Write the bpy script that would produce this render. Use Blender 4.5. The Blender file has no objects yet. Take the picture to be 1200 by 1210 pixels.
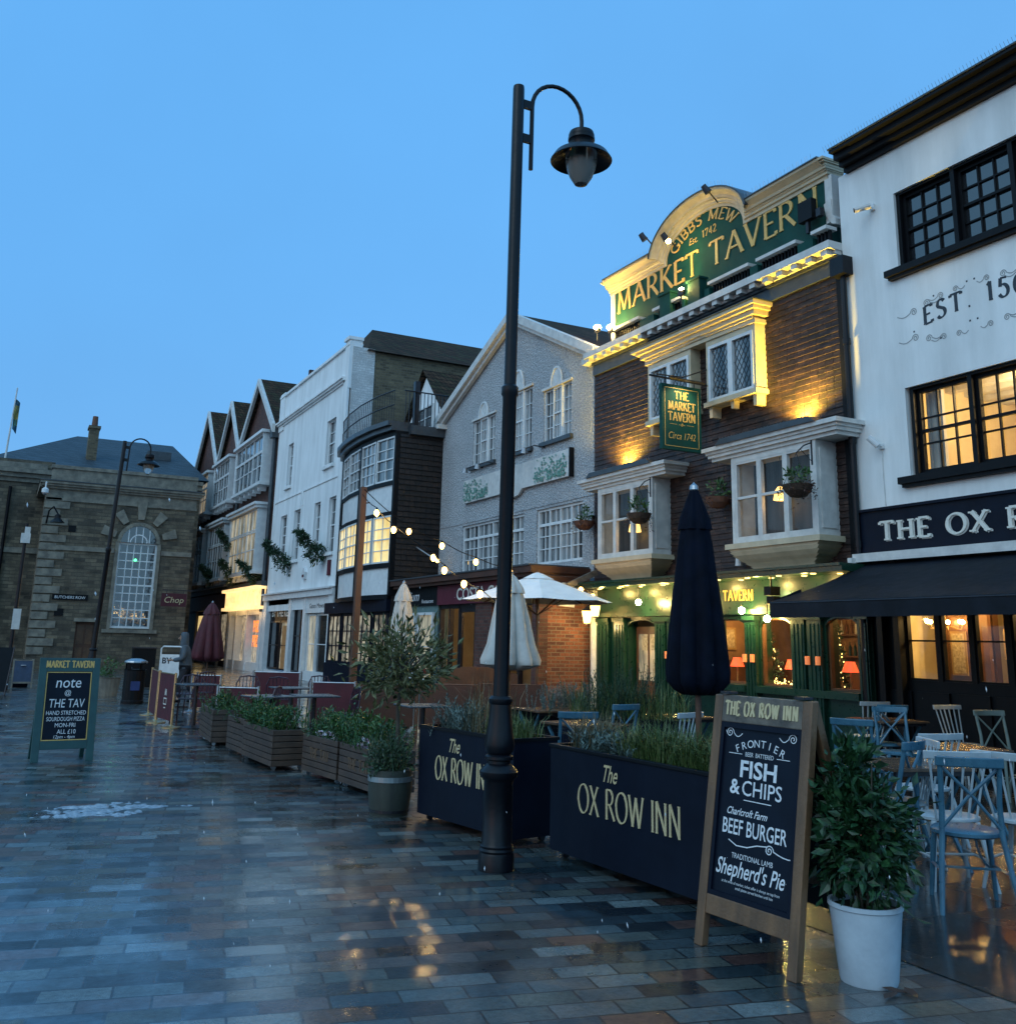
import bpy, bmesh, math, random
import numpy as np
from mathutils import Matrix, Vector
PI = math.pi
rnd = random.Random(7)
S = bpy.context.scene
COL = S.collection
# ------------------------------------------------------------------ camera
F, CX, CY, EYE = 1150., 600., 493., 1.6
_v = np.array([-5-CX, -(743-CY), -F]); _z = np.array([720-CX, 4500+CY, -F])
_Y = _v/np.linalg.norm(_v); _Z = _z-(_z@_Y)*_Y; _Z /= np.linalg.norm(_Z); _X = np.cross(_Y, _Z)
R = np.array([_X, _Y, _Z])
cd = bpy.data.cameras.new('camera'); cam = bpy.data.objects.new('camera', cd); COL.objects.link(cam)
m3 = Matrix([list(map(float, r)) for r in R]); cam.matrix_world = Matrix.Translation((0, 0, EYE)) @ m3.to_4x4()
cd.sensor_fit = 'HORIZONTAL'; cd.sensor_width = 36; cd.lens = F/1200*36
cd.shift_y = -(605-CY)/1200; cd.clip_start = .1; cd.clip_end = 2000
S.camera = cam
# ------------------------------------------------------------------ world: dusk sky under even cloud
SUN_EL, SUN_ROT = math.radians(1.5), math.radians(250)
W = bpy.data.worlds.new('World'); S.world = W; W.use_nodes = True
nt = W.node_tree; nt.nodes.clear()
def N(t, typ, **k):
    n = t.nodes.new(typ)
    for a, b in k.items(): setattr(n, a, b)
    return n
sky = N(nt, 'ShaderNodeTexSky', sky_type='NISHITA', sun_disc=False, sun_elevation=SUN_EL, sun_rotation=SUN_ROT)
b1 = N(nt, 'ShaderNodeBackground'); b1.inputs['Strength'].default_value = .05
nt.links.new(sky.outputs[0], b1.inputs[0])
geo = N(nt, 'ShaderNodeTexCoord'); sep = N(nt, 'ShaderNodeSeparateXYZ')
nt.links.new(geo.outputs['Generated'], sep.inputs[0])   # the direction looked in
def mth(t, op, a, b=None, c=None, clamp=False):
    n = N(t, 'ShaderNodeMath', operation=op, use_clamp=clamp)
    for i, x in enumerate((a, b, c)):
        if x is None: continue
        if isinstance(x, (int, float)): n.inputs[i].default_value = x
        else: t.links.new(x, n.inputs[i])
    return n.outputs[0]
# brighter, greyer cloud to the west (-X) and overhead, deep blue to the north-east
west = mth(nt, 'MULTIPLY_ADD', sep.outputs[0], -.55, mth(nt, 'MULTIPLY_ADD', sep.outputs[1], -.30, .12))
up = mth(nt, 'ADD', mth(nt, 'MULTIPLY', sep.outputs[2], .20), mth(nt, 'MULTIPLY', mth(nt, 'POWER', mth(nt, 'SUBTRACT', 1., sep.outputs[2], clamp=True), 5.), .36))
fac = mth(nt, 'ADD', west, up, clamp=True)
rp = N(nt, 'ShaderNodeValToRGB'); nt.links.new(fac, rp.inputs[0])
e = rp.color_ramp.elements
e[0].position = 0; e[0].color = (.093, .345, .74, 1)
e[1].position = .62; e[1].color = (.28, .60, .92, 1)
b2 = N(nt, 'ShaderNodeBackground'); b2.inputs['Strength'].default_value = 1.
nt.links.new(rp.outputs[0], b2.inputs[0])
# slow cloud mottling
ns = N(nt, 'ShaderNodeTexNoise'); ns.inputs['Scale'].default_value = 2.2; ns.inputs['Detail'].default_value = 5
nt.links.new(geo.outputs['Generated'], ns.inputs['Vector'])
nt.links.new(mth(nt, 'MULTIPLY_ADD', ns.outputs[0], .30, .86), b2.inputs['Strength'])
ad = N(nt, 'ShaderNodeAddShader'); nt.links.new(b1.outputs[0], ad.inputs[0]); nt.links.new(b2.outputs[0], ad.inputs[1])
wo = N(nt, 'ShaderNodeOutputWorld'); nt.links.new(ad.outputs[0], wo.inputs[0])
ld = bpy.data.lights.new('sun', 'SUN'); ld.energy = .5; ld.angle = math.radians(40); ld.color = (.80, .93, 1)
sun = bpy.data.objects.new('sun', ld); COL.objects.link(sun)
sun.rotation_euler = Vector((.8, .35, -.75)).to_track_quat('-Z', 'Y').to_euler()
vs = S.view_settings; vs.view_transform = 'Standard'; vs.look = 'None'; vs.exposure = .24; vs.gamma = 1; vs.use_curve_mapping = False
cy = S.cycles
cy.use_denoising = True; cy.max_bounces = 6; cy.diffuse_bounces = 3; cy.glossy_bounces = 3; cy.transmission_bounces = 3
cy.transparent_max_bounces = 6; cy.sample_clamp_indirect = 4; cy.caustics_reflective = False; cy.caustics_refractive = False

# ------------------------------------------------------------------ photo geometry: pixel rays to real places
def ray(x, y): return R @ np.array([x-CX, CY-y, -F])
def gp(x, y, z=0):
    d = ray(x, y); t = (z-EYE)/d[2]; return Vector((d[0]*t, d[1]*t, z))
def atY(x, y, Y):
    d = ray(x, y); t = Y/d[1]; return Vector((d[0]*t, Y, EYE+d[2]*t))
def atD(x, y, dist):            # point at a depth along the lens axis
    d = ray(x, y)*dist/F; return Vector((d[0], d[1], EYE+d[2]))
# ------------------------------------------------------------------ helpers
ROOT = {}
def T(name, label, cat, loc=(0, 0, 0), rz=0, group=None):
    o = bpy.data.objects.new(name, None); COL.objects.link(o); o.empty_display_size = .2
    o.location = loc; o.rotation_euler = (0, 0, rz); o['label'] = label; o['category'] = cat
    if group: o['group'] = group
    ROOT[o.name] = (Matrix.Translation(loc) @ Matrix.Rotation(rz, 4, 'Z')).inverted()
    return o
def tag(o, label=None, cat=None, group=None, kind=None):
    for k, v in (('label', label), ('category', cat), ('group', group), ('kind', kind)):
        if v: o[k] = v
    return o
def dup(root, loc, rz=None, label=None, group=None):
    r = root.copy(); COL.objects.link(r); r.location = loc
    if rz is not None: r.rotation_euler = (0, 0, rz)
    if label: r['label'] = label
    if group: r['group'] = group
    for ch in list(root.children):
        c = ch.copy(); COL.objects.link(c); c.parent = r
        for g in list(ch.children):
            d = g.copy(); COL.objects.link(d); d.parent = c
    return r
class Fa:                        # a facade: u along it, z up, d outwards
    def __init__(s, o, t, n): s.o, s.t, s.n = Vector(o), Vector(t).normalized(), Vector(n).normalized()
    def at(s, u, z, d=0): return s.o+s.t*u+s.n*d+Vector((0, 0, z))
def FX(D): return Fa((D, 0, 0), (0, 1, 0), (-1, 0, 0))
def FY(Y): return Fa((0, Y, 0), (1, 0, 0), (0, -1, 0))
class MB:
    def __init__(s, M=None): s.v, s.f, s.M = [], [], M
    def add(s, vs, fs):
        b = len(s.v)
        s.v += [Vector(p) if s.M is None else s.M @ Vector(p) for p in vs]
        s.f += [[b+i for i in f] for f in fs]; return s
    def hexa(s, c): return s.add(c, [(0, 3, 2, 1), (4, 5, 6, 7), (0, 1, 5, 4), (1, 2, 6, 5), (2, 3, 7, 6), (3, 0, 4, 7)])
    def box(s, x0, x1, y0, y1, z0, z1):
        return s.hexa([(x0, y0, z0), (x1, y0, z0), (x1, y1, z0), (x0, y1, z0), (x0, y0, z1), (x1, y0, z1), (x1, y1, z1), (x0, y1, z1)])
    def fb(s, fa, u0, u1, z0, z1, d0, d1):
        a = fa.at
        return s.hexa([a(u0, z0, d0), a(u1, z0, d0), a(u1, z0, d1), a(u0, z0, d1), a(u0, z1, d0), a(u1, z1, d0), a(u1, z1, d1), a(u0, z1, d1)])
    def ext(s, pts, vec):        # polygon extruded
        n = len(pts); vec = Vector(vec); pts = [Vector(p) for p in pts]
        return s.add(pts+[p+vec for p in pts], [tuple(range(n))[::-1], tuple(range(n, 2*n))]+[(i, (i+1) % n, (i+1) % n+n, i+n) for i in range(n)])
    def fext(s, fa, pts, d0, d1): return s.ext([fa.at(u, z, d0) for u, z in pts], fa.n*(d1-d0))
    def quad(s, a, b, c, d): return s.add([a, b, c, d], [(0, 1, 2, 3)])
    def bar(s, a, b, w, h, up=(0, 0, 1)):
        a, b = Vector(a), Vector(b); t = (b-a).normalized(); up = Vector(up)
        if abs(t.dot(up)) > .99: up = Vector((0, 1, 0))
        x = t.cross(up).normalized()*w/2; y = x.cross(t).normalized()*h/2
        return s.hexa([a-x-y, a+x-y, a+x+y, a-x+y, b-x-y, b+x-y, b+x+y, b-x+y])
    def tube(s, pts, r, n=8, cap=True):
        pts = [Vector(p) for p in pts]; k = len(pts); rs = r if isinstance(r, (list, tuple)) else [r]*k
        vs = []; px = None
        for i, p in enumerate(pts):
            t = (pts[min(i+1, k-1)]-pts[max(i-1, 0)]).normalized()
            if px is None: px = t.orthogonal().normalized()
            px = (px-t*px.dot(t)).normalized(); py = t.cross(px)
            vs += [p+(px*math.cos(2*PI*j/n)+py*math.sin(2*PI*j/n))*rs[i] for j in range(n)]
        fs = [(i*n+j, i*n+(j+1) % n, (i+1)*n+(j+1) % n, (i+1)*n+j) for i in range(k-1) for j in range(n)]
        if cap: fs += [tuple(range(n))[::-1], tuple(range((k-1)*n, k*n))]
        return s.add(vs, fs)
    def lathe(s, prof, c=(0, 0, 0), n=24, wob=None):
        c = Vector(c); vs = []
        for r, z in prof:
            for j in range(n):
                a = 2*PI*j/n; rr = r*(wob(a, z) if wob else 1); vs.append(c+Vector((rr*math.cos(a), rr*math.sin(a), z)))
        k = len(prof)
        fs = [(i*n+j, i*n+(j+1) % n, (i+1)*n+(j+1) % n, (i+1)*n+j) for i in range(k-1) for j in range(n)]
        if prof[0][0] > 1e-4: fs.append(tuple(range(n))[::-1])
        if prof[-1][0] > 1e-4: fs.append(tuple(range((k-1)*n, k*n)))
        return s.add(vs, fs)
    def ball(s, c, r, n=8, sz=1):
        return s.lathe([(max(1e-5, r*math.sin(PI*i/n)), -r*sz*math.cos(PI*i/n)) for i in range(n+1)], c, n+2)
    def build(s, name, mat, parent=None, smooth=False, bevel=0, recalc=True):
        me = bpy.data.meshes.new(name); vs = s.v; par = parent
        while par is not None and par.name not in ROOT: par = par.parent
        if par is not None: M = ROOT[par.name]; vs = [M @ p for p in vs]
        me.from_pydata([tuple(p) for p in vs], [], s.f)
        if recalc:
            bm = bmesh.new(); bm.from_mesh(me); bmesh.ops.remove_doubles(bm, verts=bm.verts, dist=1e-6)
            bmesh.ops.recalc_face_normals(bm, faces=bm.faces); bm.to_mesh(me); bm.free()
        if smooth:
            me.polygons.foreach_set('use_smooth', [True]*len(me.polygons))
            if hasattr(me, 'set_sharp_from_angle'): me.set_sharp_from_angle(angle=math.radians(40))
        me.materials.append(mat)
        o = bpy.data.objects.new(name, me); COL.objects.link(o)
        if parent is not None: o.parent = parent
        if bevel:
            md = o.modifiers.new('bevel', 'BEVEL'); md.width = bevel; md.segments = 2; md.limit_method = 'ANGLE'; md.angle_limit = math.radians(50)
        return o
# ------------------------------------------------------------------ materials
def newmat(name):
    m = bpy.data.materials.new(name); m.use_nodes = True; t = m.node_tree; b = t.nodes['Principled BSDF']; return m, t, b
def setb(b, **k):
    for a, v in k.items(): b.inputs[a.replace('_', ' ')].default_value = v
def c4(c): return (c[0], c[1], c[2], 1)
def coords(t):
    return N(t, 'ShaderNodeTexCoord').outputs['Object']
def noise(t, vec, sc, det=4, rough=.6):
    n = N(t, 'ShaderNodeTexNoise'); n.inputs['Scale'].default_value = sc; n.inputs['Detail'].default_value = det; n.inputs['Roughness'].default_value = rough
    t.links.new(vec, n.inputs['Vector']); return n.outputs[0]
def ramp(t, f, stops):
    r = N(t, 'ShaderNodeValToRGB'); t.links.new(f, r.inputs[0]); el = r.color_ramp.elements
    while len(el) < len(stops): el.new(.5)
    for q, (p, c) in zip(el, stops): q.position = p; q.color = c4(c)
    return r.outputs[0]
def bump(t, h, st, dist, b, prev=None):
    n = N(t, 'ShaderNodeBump'); n.inputs['Strength'].default_value = st; n.inputs['Distance'].default_value = dist
    t.links.new(h, n.inputs['Height'])
    if prev: t.links.new(prev, n.inputs['Normal'])
    t.links.new(n.outputs[0], b.inputs['Normal']); return n.outputs[0]
def mixc(t, f, a, b_, mode='MIX'):
    n = N(t, 'ShaderNodeMix', data_type='RGBA', blend_type=mode)
    for i, x in ((0, f), (6, a), (7, b_)):
        if isinstance(x, (int, float)): n.inputs[i].default_value = x
        elif isinstance(x, tuple): n.inputs[i].default_value = c4(x)
        else: t.links.new(x, n.inputs[i])
    return n.outputs[2]
def P(name, c, c2=None, rough=.6, sc=6, bs=0, bsc=40, metal=0, spec=.5, coat=0, streak=False):
    """noise-mottled paint, cloth, metal or leaf"""
    m, t, b = newmat(name); v = coords(t)
    if streak:
        mp = N(t, 'ShaderNodeMapping'); mp.inputs['Scale'].default_value = (1, 1, .12); t.links.new(v, mp.inputs[0]); vv = mp.outputs[0]
    else: vv = v
    c2 = c2 or tuple(x*.72 for x in c)
    n1 = noise(t, vv, sc)
    t.links.new(ramp(t, n1, [(.35, c2), (.65, c)]), b.inputs['Base Color'])
    t.links.new(mth(t, 'MULTIPLY_ADD', noise(t, v, sc*2.3), .25, rough-.12), b.inputs['Roughness'])
    setb(b, Metallic=metal, Specular_IOR_Level=spec, Coat_Weight=coat)
    if bs: bump(t, noise(t, v, bsc), bs, .01, b)
    return m
def EM(name, c, st, vary=0):
    m, t, b = newmat(name); setb(b, Base_Color=c4(c), Emission_Color=c4(c), Emission_Strength=st)
    if vary: t.links.new(mth(t, 'MULTIPLY_ADD', noise(t, coords(t), vary), st*1.6, st*.2), b.inputs['Emission Strength'])
    return m
def uvw(t, rot=0, axis='wall'):
    """wall: (x+y, z); ground: (x, y) turned"""
    g = coords(t); s = N(t, 'ShaderNodeSeparateXYZ'); t.links.new(g, s.inputs[0]); c = N(t, 'ShaderNodeCombineXYZ')
    if axis == 'wall':
        t.links.new(mth(t, 'ADD', s.outputs[0], s.outputs[1]), c.inputs[0]); t.links.new(s.outputs[2], c.inputs[1]); return c.outputs[0], g
    mp = N(t, 'ShaderNodeMapping'); mp.inputs['Rotation'].default_value = (0, 0, rot); t.links.new(g, mp.inputs[0]); return mp.outputs[0], g
def brickmat(name, cols, mortar, w, h, ms=.01, rough=.8, bs=.6, rot=0, axis='wall', dirt=.5, off=.5, spec=.4):
    m, t, b = newmat(name); v, g = uvw(t, rot, axis)
    wv = N(t, 'ShaderNodeTexNoise'); wv.inputs['Scale'].default_value = 3.2/w; wv.inputs['Detail'].default_value = 3; t.links.new(v, wv.inputs['Vector'])
    w1 = N(t, 'ShaderNodeVectorMath', operation='SUBTRACT'); t.links.new(wv.outputs['Color'], w1.inputs[0]); w1.inputs[1].default_value = (.5, .5, .5)
    w2 = N(t, 'ShaderNodeVectorMath', operation='MULTIPLY_ADD'); t.links.new(w1.outputs[0], w2.inputs[0]); w2.inputs[1].default_value = (h*.09, h*.09, 0); t.links.new(v, w2.inputs[2])
    br = N(t, 'ShaderNodeTexBrick'); br.offset = off; t.links.new(w2.outputs[0], br.inputs['Vector'])
    for k, x in (('Scale', 1), ('Mortar Size', ms), ('Mortar Smooth', .15), ('Bias', 0), ('Brick Width', w), ('Row Height', h)): br.inputs[k].default_value = x
    br.inputs['Color1'].default_value = (0, 0, 0, 1); br.inputs['Color2'].default_value = (1, 1, 1, 1); br.inputs['Mortar'].default_value = (.5, .5, .5, 1)
    n = len(cols); col = ramp(t, br.outputs['Color'], [((i+.5)/n, c) for i, c in enumerate(cols)])
    d = noise(t, g, 1.7, 6); col = mixc(t, dirt, col, ramp(t, d, [(.3, (.35, .35, .35)), (.7, (1.2, 1.2, 1.2))]), 'MULTIPLY')
    f = noise(t, g, 35, 5); col = mixc(t, .75, col, ramp(t, f, [(.3, (.45, .45, .45)), (.7, (1.35, 1.35, 1.35))]), 'MULTIPLY')
    col = mixc(t, br.outputs['Fac'], col, mortar)
    t.links.new(col, b.inputs['Base Color'])
    setb(b, Roughness=rough, Specular_IOR_Level=spec)
    hgt = mth(t, 'SUBTRACT', mth(t, 'MULTIPLY', f, .35), br.outputs['Fac'])
    bump(t, hgt, bs, .012, b)
    return m, t, b, br, g, v
M = {}
def paving(name, cols, mortar, w, h, rot, r0, r1, wet, tilt=.03):
    m, t, b, br, g, v = brickmat(name, cols, mortar, w, h, .0065, .3, .45, rot, 'ground', .75, .43, .5)
    big = noise(t, g, .55, 3); fine = noise(t, g, 9, 4)
    wetf = mth(t, 'ADD', mth(t, 'MULTIPLY', big, .7), mth(t, 'MULTIPLY', fine, .3))
    rg = N(t, 'ShaderNodeMapRange'); rg.inputs['From Min'].default_value = .40; rg.inputs['From Max'].default_value = .60
    rg.inputs['To Min'].default_value = r0; rg.inputs['To Max'].default_value = r1
    t.links.new(wetf, rg.inputs[0])
    l0 = b.inputs['Base Color'].links[0]; gr = noise(t, g, 210, 2, .7)
    c_ = mixc(t, .85, l0.from_socket, ramp(t, gr, [(.34, (.35, .36, .38)), (.5, (.95, .95, .95)), (.64, (1.6, 1.6, 1.55))]), 'MULTIPLY'); t.links.new(c_, b.inputs['Base Color'])
    rnd_ = mth(t, 'MULTIPLY_ADD', br.outputs['Color'], .14, -.05)
    t.links.new(mth(t, 'ADD', rg.outputs[0], rnd_, clamp=True), b.inputs['Roughness'])
    # every slab lies at its own slight tilt
    wn = N(t, 'ShaderNodeTexWhiteNoise', noise_dimensions='1D'); t.links.new(br.outputs['Color'], wn.inputs['W'])
    sb_ = N(t, 'ShaderNodeVectorMath', operation='SUBTRACT'); t.links.new(wn.outputs['Color'], sb_.inputs[0]); sb_.inputs[1].default_value = (.5, .5, .5)
    ml = N(t, 'ShaderNodeVectorMath', operation='MULTIPLY'); t.links.new(sb_.outputs[0], ml.inputs[0]); ml.inputs[1].default_value = (tilt, tilt, 0)
    gn = N(t, 'ShaderNodeNewGeometry'); av = N(t, 'ShaderNodeVectorMath', operation='ADD'); t.links.new(ml.outputs[0], av.inputs[0]); t.links.new(gn.outputs['Normal'], av.inputs[1])
    nv = N(t, 'ShaderNodeVectorMath', operation='NORMALIZE'); t.links.new(av.outputs[0], nv.inputs[0])
    for l_ in list(b.inputs['Normal'].links): t.links.new(nv.outputs[0], l_.from_node.inputs['Normal'])
    # a broken film of water over the stone: rippled coat, thicker in the hollows
    cn = N(t, 'ShaderNodeBump'); cn.inputs['Strength'].default_value = .085; cn.inputs['Distance'].default_value = .004
    t.links.new(nv.outputs[0], cn.inputs['Normal'])
    t.links.new(mth(t, 'ADD', noise(t, g, 75, 3, .7), mth(t, 'MULTIPLY', noise(t, g, 9, 3), 2.5)), cn.inputs['Height']); t.links.new(cn.outputs[0], b.inputs['Coat Normal'])
    cw = N(t, 'ShaderNodeMapRange'); cw.inputs['From Min'].default_value = .58; cw.inputs['From Max'].default_value = .42; cw.inputs['To Min'].default_value = wet*.5; cw.inputs['To Max'].default_value = wet
    t.links.new(wetf, cw.inputs[0]); t.links.new(mth(t, 'MULTIPLY', cw.outputs[0], mth(t, 'MULTIPLY_ADD', wn.outputs['Value'], .85, .25), clamp=True), b.inputs['Coat Weight'])
    setb(b, Coat_Roughness=.045, Coat_IOR=1.62)
    return m
M['paving'] = paving('wet_paving', [(.006, .013, .018), (.055, .082, .088), (.17, .205, .205), (.018, .038, .048), (.125, .052, .034), (.085, .112, .112), (.009, .021, .030), (.038, .068, .08), (.092, .10, .085)], (.006, .007, .008), .315, .165, math.radians(10.9), .14, .5, 1., .04)
M['cafepaving'] = paving('wet_flagstones', [(.018, .018, .018), (.03, .028, .025), (.024, .022, .021)], (.008, .008, .008), .9, .6, math.radians(2), .10, .3, 1.)
M['brick_tav'] = P('dark_hung_tile', (.085, .042, .03), (.032, .020, .018), .55, 9, .5, 60)
m_, t_, b_, *_ = brickmat('hung_tile', [(.024, .014, .013), (.055, .028, .022), (.04, .021, .018), (.075, .042, .032)], (.012, .01, .01), .17, .104, .004, .6, .5); M['tile'] = m_
M['tile_dark'] = brickmat('dark_tile_hanging', [(.012, .009, .009), (.028, .018, .016), (.02, .014, .013)], (.006, .006, .006), .17, .16, .006, .5, .8)[0]
M['brick_red'] = brickmat('red_brick', [(.16, .055, .03), (.24, .085, .045), (.19, .07, .04), (.11, .04, .028)], (.16, .13, .10), .225, .077, .008, .8, .7)[0]
M['brick_dark'] = brickmat('old_red_brick', [(.10, .038, .028), (.14, .055, .04), (.075, .03, .025)], (.07, .055, .045), .225, .08, .008, .8, .6)[0]
M['brick_buff'] = brickmat('buff_brick', [(.16, .125, .075), (.22, .17, .10), (.12, .095, .06)], (.14, .12, .09), .24, .09, .01, .85, .6)[0]
M['brick_white'] = brickmat('painted_brick', [(.62, .64, .64), (.72, .73, .72), (.66, .67, .66)], (.5, .5, .5), .24, .09, .01, .75, .9)[0]
M['stone'] = brickmat('coursed_stone', [(.13, .108, .078), (.20, .162, .112), (.155, .128, .092), (.25, .20, .135), (.10, .085, .065)], (.09, .077, .06), .47, .155, .012, .85, 1., dirt=.95)[0]
M['stonetrim'] = P('dressed_stone', (.26, .235, .185), (.13, .12, .10), .8, 3, .4, 30)
M['slate'] = brickmat('slate_roof', [(.035, .05, .062), (.06, .08, .095), (.045, .062, .075)], (.015, .02, .024), .3, .22, .012, .6, .9, spec=.3)[0]
M['rooftile'] = brickmat('clay_roof_tiles', [(.06, .033, .020), (.10, .058, .034), (.045, .032, .021), (.065, .055, .028)], (.012, .009, .007), .18, .16, .014, .9, 1., spec=.15)[0]
def stucco(name, c, st=.15, sc=90, stain=.35, rough=.7):
    m, t, b = newmat(name); v = coords(t)
    mp = N(t, 'ShaderNodeMapping'); mp.inputs['Scale'].default_value = (1, 1, .18); t.links.new(v, mp.inputs[0])
    s1 = noise(t, mp.outputs[0], 2.2, 6); s2 = noise(t, v, .8, 4)
    col = mixc(t, stain, c, ramp(t, s1, [(.3, (.55, .56, .55)), (.62, (1, 1, 1))]), 'MULTIPLY')
    col = mixc(t, .4, col, ramp(t, s2, [(.3, (.8, .8, .8)), (.7, (1.05, 1.05, 1.05))]), 'MULTIPLY')
    t.links.new(col, b.inputs['Base Color']); setb(b, Roughness=rough, Specular_IOR_Level=.3)
    bump(t, noise(t, v, sc, 3), st, .01, b); return m
M['white'] = stucco('white_render', (.84, .85, .84), .2, 40, .42)
M['white2'] = stucco('chalk_white_stucco', (.84, .87, .88), .15, 40, .45)
def dash(name):
    m, t, b = newmat(name); v = coords(t)
    vo = N(t, 'ShaderNodeTexVoronoi'); vo.inputs['Scale'].default_value = 26; t.links.new(v, vo.inputs['Vector'])
    n2 = noise(t, v, 1.1, 5); n3 = noise(t, v, 22, 4, .8)
    col = ramp(t, n3, [(.34, (.22, .23, .245)), (.5, (.44, .46, .48)), (.66, (.74, .76, .77))])
    col = mixc(t, .6, col, ramp(t, n2, [(.3, (.7, .7, .72)), (.7, (1.05, 1.05, 1.05))]), 'MULTIPLY')
    t.links.new(col, b.inputs['Base Color']); setb(b, Roughness=.85)
    bump(t, mth(t, 'ADD', vo.outputs['Distance'], n3), 1., .03, b); return m
M['dash'] = dash('pebble_dash')
M['black'] = P('black_paint', (.0045, .005, .007), (.003, .0035, .005), .5, 5, .1, 30, spec=.18)
M['blackgloss'] = P('black_gloss_iron', (.004, .005, .009), (.003, .003, .005), .35, 6, .15, 25, spec=.28)
M['navy'] = P('navy_panel', (.0045, .008, .019), (.003, .005, .013), .5, 3, .05, 40, spec=.15)
M['navycloth'] = P('navy_canvas', (.004, .0065, .016), (.0025, .004, .009), .8, 7, .3, 120, spec=.10)
M['awning'] = P('black_awning_cloth', (.008, .011, .018), (.005, .007, .011), .6, 3, .15, 80, spec=.2)
M['green'] = P('green_gloss_paint', (.006, .038, .023), (.004, .026, .017), .3, 4)
M['greenpanel'] = P('green_sign_panel', (.004, .062, .052), (.003, .048, .041), .75, 3, spec=.25)
M['cream'] = P('cream_paint', (.60, .50, .34), (.48, .40, .27), .5, 4, .1, 30)
M['offwhite'] = P('off_white_paint', (.66, .65, .62), (.52, .51, .49), .5, 5, .1, 30)
M['whitepaint'] = P('white_gloss_paint', (.74, .76, .76), (.62, .64, .65), .4, 5)
M['gold'] = P('gold_leaf_paint', (.72, .46, .13), (.58, .36, .10), .45, 20)
M['cream_letter'] = P('pale_gold_paint', (.62, .50, .28), (.54, .43, .24), .5, 20)
M['white_letter'] = P('white_letter_paint', (.75, .72, .64), (.66, .63, .56), .5, 20)
M['chalk'] = P('chalk_white', (.78, .80, .82), (.6, .63, .66), .8, 60)
M['grey_letter'] = P('grey_scroll_paint', (.36, .37, .37), None, .6, 20)
M['dark_letter'] = P('slate_letter_paint', (.025, .032, .045), None, .5, 20)
M['lead'] = P('lead_sheet', (.055, .065, .075), (.035, .042, .05), .4, 5, .2, 15)
M['wood'] = P('weathered_board_wood', (.20, .105, .05), (.09, .05, .028), .5, 9, .3, 50, streak=True)
M['greywood'] = P('weathered_grey_wood', (.16, .13, .10), (.07, .058, .048), .6, 12, .4, 40)
M['slatwood'] = P('stained_planter_slats', (.095, .062, .045), (.05, .034, .027), .42, 5, .3, 30)
M['tabletop'] = P('dark_teak_slats', (.13, .075, .045), (.06, .038, .026), .22, 8, .2, 40)
M['polewood'] = P('brown_timber_post', (.13, .055, .028), (.075, .035, .02), .5, 7, .2, 40, streak=True)
M['barrel'] = P('mossy_barrel', (.05, .058, .045), (.026, .031, .026), .6, 6, .4, 30, streak=True)
M['band'] = P('pale_metal_band', (.28, .33, .35), None, .35, 8, metal=.5)
M['pot'] = P('white_plastic_pot', (.48, .56, .62), (.40, .47, .53), .5, 6, .2, 25)
M['soil'] = P('dark_soil', (.02, .014, .010), None, .9, 20, .8, 40)
M['bluechair'] = P('teal_blue_paint', (.055, .16, .23), (.035, .11, .17), .3, 9, .1, 60)
M['whitechair'] = P('pale_blue_white_paint', (.46, .52, .55), (.34, .40, .44), .35, 9, .1, 60)
M['greenchair'] = P('sage_paint', (.17, .22, .20), (.12, .16, .15), .4, 9)
M['darkmetal'] = P('dark_metal', (.03, .028, .034), (.018, .017, .02), .35, 8, metal=.4)
M['steel'] = P('brushed_steel', (.42, .43, .45), (.3, .31, .33), .3, 8, metal=.9)
M['maroon'] = P('maroon_canvas', (.085, .010, .018), (.055, .007, .013), .7, 4, .2, 90)
M['maroonsign'] = P('maroon_fascia', (.115, .014, .030), (.09, .011, .024), .4, 3)
M['brownscreen'] = P('rust_brown_panel', (.085, .030, .014), (.05, .019, .01), .5, 3)
M['creamcloth'] = P('cream_canvas', (.58, .56, .52), (.46, .45, .42), .8, 5, .2, 90)
M['whitecloth'] = P('white_canvas', (.85, .86, .85), (.76, .77, .77), .8, 4, .2, 90)
M['terra'] = P('terracotta', (.17, .07, .04), (.11, .05, .03), .7, 9, .3, 40)
M['basket'] = P('mossy_basket', (.06, .035, .022), (.03, .02, .014), .9, 25, .9, 60)
M['teal'] = P('teal_board_paint', (.018, .075, .075), (.012, .055, .058), .45, 6, .1, 30)
M['chalkboard'] = P('blackboard', (.005, .010, .021), (.004, .007, .015), .5, 5, spec=.15)
M['bark'] = P('bark', (.09, .075, .055), (.05, .042, .032), .85, 20, .6, 40)
M['snow'] = P('melting_slush', (.40, .45, .50), (.16, .20, .24), .3, 22, .9, 40)
M['skin'] = P('skin', (.45, .27, .19), None, .5, 8)
M['coat'] = P('grey_blue_coat', (.075, .10, .125), (.05, .066, .082), .75, 8, .3, 40)
M['trousers'] = P('dark_trousers', (.012, .014, .022), None, .8, 8)
M['brownleaf'] = P('dead_leaf', (.06, .03, .02), None, .5, 20)
M['tealframe'] = P('grey_teal_paint', (.12, .20, .20), None, .5, 5)
M['copper'] = P('old_roof_edge', (.11, .14, .14), (.06, .08, .08), .5, 6)
M['mural'] = P('mural_green', (.10, .24, .19), (.16, .33, .27), .6, 6)
def leafmat(name, c1, c2, c3, rough=.4):
    m, t, b = newmat(name); v = coords(t); n = noise(t, v, 38, 2); big = noise(t, v, 6, 2)
    col = ramp(t, mth(t, 'ADD', mth(t, 'MULTIPLY', n, .6), mth(t, 'MULTIPLY', big, .4)), [(.38, c1), (.5, c2), (.63, c3)])
    t.links.new(col, b.inputs['Base Color']); setb(b, Roughness=rough, Specular_IOR_Level=.45); return m
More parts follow.
